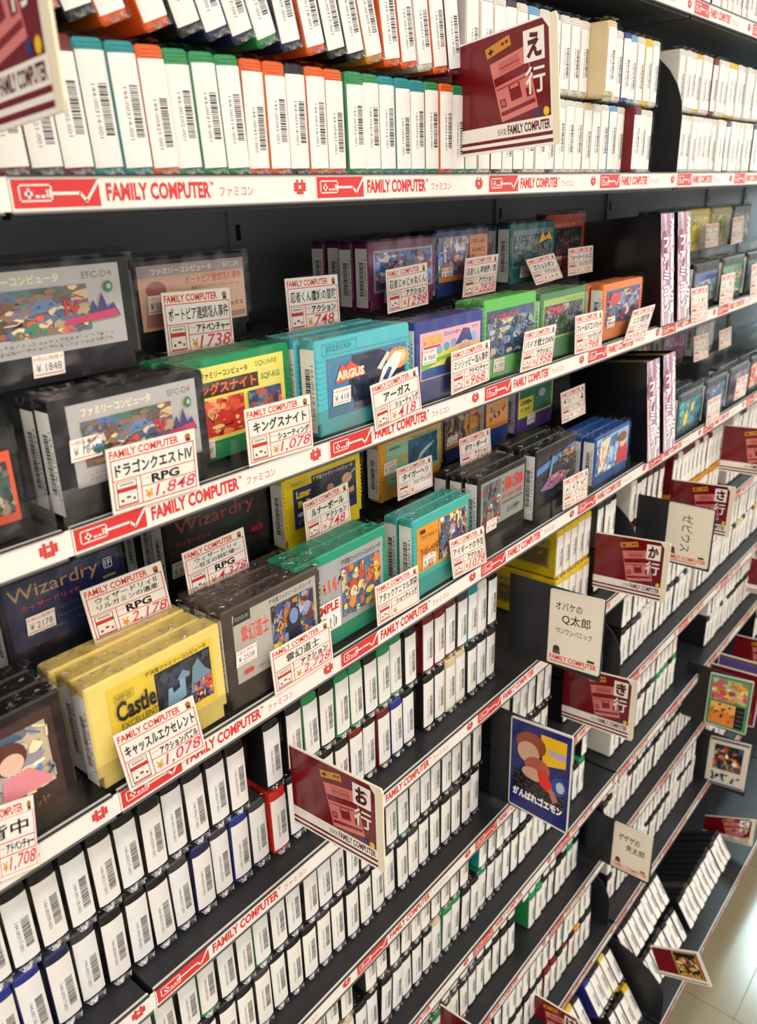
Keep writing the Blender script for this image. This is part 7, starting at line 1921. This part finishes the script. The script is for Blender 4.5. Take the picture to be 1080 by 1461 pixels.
for i, (c, title, genre, price, label, group) in enumerate([
([(0.2506, 0.4285, -0.1398), (0.3172, 0.4285, -0.1418), (0.3159, 0.4285, -0.1836), (0.2493, 0.4285, -0.1816)], ['ドラゴンクエストⅣ'], 'RPG', '1,848', 'price tag ドラゴンクエストⅣ at 1,848', 'handwritten price tags'),
([(0.361, 0.4285, -0.1388), (0.4265, 0.4285, -0.1404), (0.4269, 0.4285, -0.1822), (0.3614, 0.4285, -0.1806)], ['キングスナイト'], 'シューティング', '1,078', 'price tag キングスナイト at 1,078', 'handwritten price tags'),
([(0.4965, 0.4285, -0.1479), (0.5611, 0.4285, -0.1428), (0.5665, 0.4285, -0.1828), (0.5019, 0.4285, -0.1878)], ['アーガス'], 'シューティング', '418', 'price tag アーガス at 418', 'handwritten price tags'),
([(0.6122, 0.4285, -0.1387), (0.6772, 0.4285, -0.1361), (0.6776, 0.4285, -0.1761), (0.6125, 0.4285, -0.1787)], ['ミシシッピー殺人事件'], 'アドベンチャー', '968', 'price tag ミシシッピー殺人事件 at 968', 'handwritten price tags'),
([(0.744, 0.4285, -0.1387), (0.8112, 0.4285, -0.139), (0.8043, 0.4285, -0.1801), (0.7371, 0.4285, -0.1798)], ['バイオ戦士DAN'], 'アクション', '1958', 'price tag バイオ戦士DAN at 1958', 'handwritten price tags'),
([(0.855, 0.4285, -0.1363), (0.9247, 0.4285, -0.1376), (0.9288, 0.4285, -0.1817), (0.8591, 0.4285, -0.1804)], ['フィールドコンバット'], 'シューティング', '968', 'price tag フィールドコンバット at 968', 'handwritten price tags'),
([(1.0151, 0.4285, -0.1493), (1.0847, 0.4285, -0.1494), (1.0609, 0.4285, -0.1884), (0.9913, 0.4285, -0.1883)], ['エスパ冒険隊'], '~6', '~5', 'leaning price tag エスパ冒険隊 by the partition box', 'handwritten price tags'),
([(1.2125, 0.4285, -0.1422), (1.2821, 0.4285, -0.1441), (1.2977, 0.4285, -0.194), (1.2281, 0.4285, -0.1921)], ['~5'], '~5', '~5', 'pale price tag right after the upper partition boxes', 'handwritten price tags'),
([(1.3408, 0.4285, -0.1351), (1.4038, 0.4285, -0.1352), (1.4087, 0.4285, -0.1826), (1.3456, 0.4285, -0.1824)], ['~5'], '~5', '~5', 'second price tag past the upper partition boxes', 'handwritten price tags'),
([(1.4882, 0.4285, -0.1311), (1.5581, 0.4285, -0.1308), (1.571, 0.4285, -0.1849), (1.5012, 0.4285, -0.1852)], ['~5'], '~5', '~5', 'third price tag past the upper partition boxes', 'handwritten price tags'),
([(0.3653, 0.515, -0.0643), (0.4302, 0.515, -0.0667), (0.43, 0.515, -0.1139), (0.3651, 0.515, -0.1115)], ['ポートピア連続殺人事件'], 'アドベンチャー', '1738', 'price tag ポートピア連続殺人事件 at 1738', 'handwritten price tags'),
([(0.4899, 0.514, -0.0657), (0.5552, 0.514, -0.0675), (0.5566, 0.514, -0.1132), (0.4914, 0.514, -0.1115)], ['忍者くん魔城の冒険'], 'アクション', '748', 'price tag 忍者くん魔城の冒険 at 748', 'handwritten price tags'),
([(0.6237, 0.514, -0.0699), (0.6901, 0.514, -0.0676), (0.6923, 0.514, -0.1091), (0.6259, 0.514, -0.1114)], ['忍者じゃじゃ丸くん'], 'アクション', '1298', 'price tag 忍者じゃじゃ丸くん at 1298', 'handwritten price tags'),
([(0.7596, 0.514, -0.0693), (0.826, 0.514, -0.0689), (0.8214, 0.514, -0.1096), (0.755, 0.514, -0.11)], ['忍者くん 阿修羅ノ章'], 'アクション', '2828', 'price tag 忍者くん 阿修羅ノ章 at 2828', 'handwritten price tags'),
([(0.8876, 0.514, -0.0804), (0.956, 0.514, -0.0771), (0.9838, 0.514, -0.109), (0.9154, 0.514, -0.1123)], ['エリュシオン'], 'アクション', '~4', 'tilted price tag エリュシオン before the winged label', 'handwritten price tags'),
([(0.9946, 0.514, -0.0746), (1.0643, 0.514, -0.0746), (1.0678, 0.514, -0.1089), (0.9981, 0.514, -0.1088)], ['フォーメーションZ'], 'シューティング', '~4', 'price tag フォーメーションZ before the red cartridge', 'handwritten price tags'),
([(1.4945, 0.514, -0.0671), (1.5581, 0.514, -0.0675), (1.5647, 0.514, -0.107), (1.5012, 0.514, -0.1065)], ['~5'], '~5', '~4', 'price tag on the blue rear cartridge past the boxes', 'handwritten price tags'),
([(1.6313, 0.514, -0.0622), (1.6951, 0.514, -0.061), (1.7022, 0.514, -0.108), (1.6384, 0.514, -0.1092)], ['~5'], '~5', '~4', 'price tag on the yellow rear cartridge past the boxes', 'handwritten price tags'),
([(0.1309, 0.4285, -0.3316), (0.1652, 0.4285, -0.3406), (0.1592, 0.4285, -0.3929), (0.1249, 0.4285, -0.3838)], ['    背中'], 'アドベンチャー', '1,708', 'price tag ending 背中 by the seaside label cartridge', 'handwritten price tags'),
([(0.2233, 0.4285, -0.3319), (0.2891, 0.4285, -0.3351), (0.2946, 0.4285, -0.3847), (0.2288, 0.4285, -0.3815)], ['キャッスルエクセレント'], 'アクションパズル', '1,078', 'price tag キャッスルエクセレント at 1,078', 'handwritten price tags'),
([(0.3649, 0.4285, -0.3362), (0.4339, 0.4285, -0.3361), (0.4358, 0.4285, -0.3771), (0.3668, 0.4285, -0.3772)], ['霊幻道士'], 'アクション', '2,728', 'price tag 霊幻道士 at 2,728', 'handwritten price tags'),
([(0.4944, 0.4285, -0.3314), (0.5581, 0.4285, -0.3333), (0.5602, 0.4285, -0.3746), (0.4966, 0.4285, -0.3727)], ['アタックアニマル学園'], 'シューティング', '', 'price tag アタックアニマル学園 without a price', 'handwritten price tags'),
([(0.6103, 0.4285, -0.3268), (0.6731, 0.4285, -0.3312), (0.681, 0.4285, -0.3765), (0.6181, 0.4285, -0.3721)], ['アイギーナの予言'], 'アクション', '1078', 'price tag アイギーナの予言 at 1078', 'handwritten price tags'),
([(0.8498, 0.4285, -0.3309), (0.9153, 0.4285, -0.3336), (0.9182, 0.4285, -0.3738), (0.8527, 0.4285, -0.3711)], ['~6'], '~5', '~4', 'price tag between the purple spaceship and blue cartridges', 'handwritten price tags'),
([(1.3483, 0.4285, -0.3354), (1.4132, 0.4285, -0.3365), (1.419, 0.4285, -0.3821), (1.354, 0.4285, -0.3809)], ['~5'], '~5', '~4', 'price tag past the yellow figured cartridge', 'handwritten price tags'),
([(1.4931, 0.4285, -0.3259), (1.5564, 0.4285, -0.3272), (1.5533, 0.4285, -0.3659), (1.4899, 0.4285, -0.3645)], ['~5'], '~5', '~4', 'price tag near the far end of the lower display row', 'handwritten price tags'),
([(0.2472, 0.484, -0.2508), (0.314, 0.484, -0.2525), (0.3183, 0.484, -0.2963), (0.2515, 0.484, -0.2946)], ['ウィザードリィⅡ', 'リルガミンの遺産'], 'RPG', '2,178', 'price tag ウィザードリィⅡ at 2,178', 'handwritten price tags'),
([(0.3332, 0.484, -0.2538), (0.3957, 0.484, -0.2527), (0.3982, 0.484, -0.2924), (0.3357, 0.484, -0.2935)], ['ウィザードリィ', '―狂王の試練場―'], 'RPG', '4,378', 'price tag ウィザードリィ at 4,378', 'handwritten price tags'),
([(0.465, 0.484, -0.2534), (0.5245, 0.484, -0.2502), (0.5265, 0.484, -0.2887), (0.467, 0.484, -0.2919)], ['ルナーボール'], 'アクション', '748', 'price tag ルナーボール at 748', 'handwritten price tags'),
([(0.6, 0.486, -0.259), (0.6593, 0.486, -0.2597), (0.6605, 0.486, -0.2947), (0.6012, 0.486, -0.294)], ['タイガーヘリ'], 'シューティング', '', 'price tag タイガーヘリ, lower part hidden by turquoise cartridge', 'handwritten price tags'),
([(0.7099, 0.486, -0.2551), (0.7724, 0.486, -0.2561), (0.7771, 0.486, -0.2948), (0.7147, 0.486, -0.2938)], ['ダウ・ボーイ'], 'アクション', '528', 'price tag ダウ・ボーイ at 528', 'handwritten price tags'),
([(0.9414, 0.486, -0.2493), (1.0086, 0.486, -0.2491), (1.0174, 0.486, -0.2924), (0.9502, 0.486, -0.2926)], ['~5'], '~5', '~4', 'price tag standing by the lower partition box', 'handwritten price tags'),
([(1.4145, 0.486, -0.2455), (1.487, 0.486, -0.2481), (1.5015, 0.486, -0.2938), (1.429, 0.486, -0.2912)], ['~5'], '~5', '~4', 'first rear price tag past the lower partition boxes', 'handwritten price tags'),
([(1.5454, 0.486, -0.2536), (1.6115, 0.486, -0.2538), (1.6234, 0.486, -0.2908), (1.5572, 0.486, -0.2906)], ['~5'], '~5', '~4', 'second rear price tag past the lower partition boxes', 'handwritten price tags')]):
    e = empty('price_tag', c[3])
    cc = [tuple(Vector(p) - Vector(c[3])) for p in c]
    P = quad_map(cc, (0, -1, 0))
    tag(e, label, 'price tag', group)
    mb = MB()
    board(mb, P, 0.0005, mat((240, 232, 224), 0.5))
    asp = (Vector(cc[1]) - Vector(cc[0])).length / (Vector(cc[0]) - Vector(cc[3])).length
    s = Sheet(mb, P, 0.00006, 0.000012, 0.45, 0.0, aspect=asp)
    draw_tag(s, title, genre, price, 100 + i * 7)
    mb.build('written_card', e)
    mb = MB()
    pts = [P(u, v, 0.0007) for u, v in ((-0.03, -0.05), (1.03, -0.05), (1.03, 1.04), (-0.03, 1.04))]
    mb.add(pts, [(0, 1, 2, 3)], TAGFILM)
    mb.build('clear_cover', e)
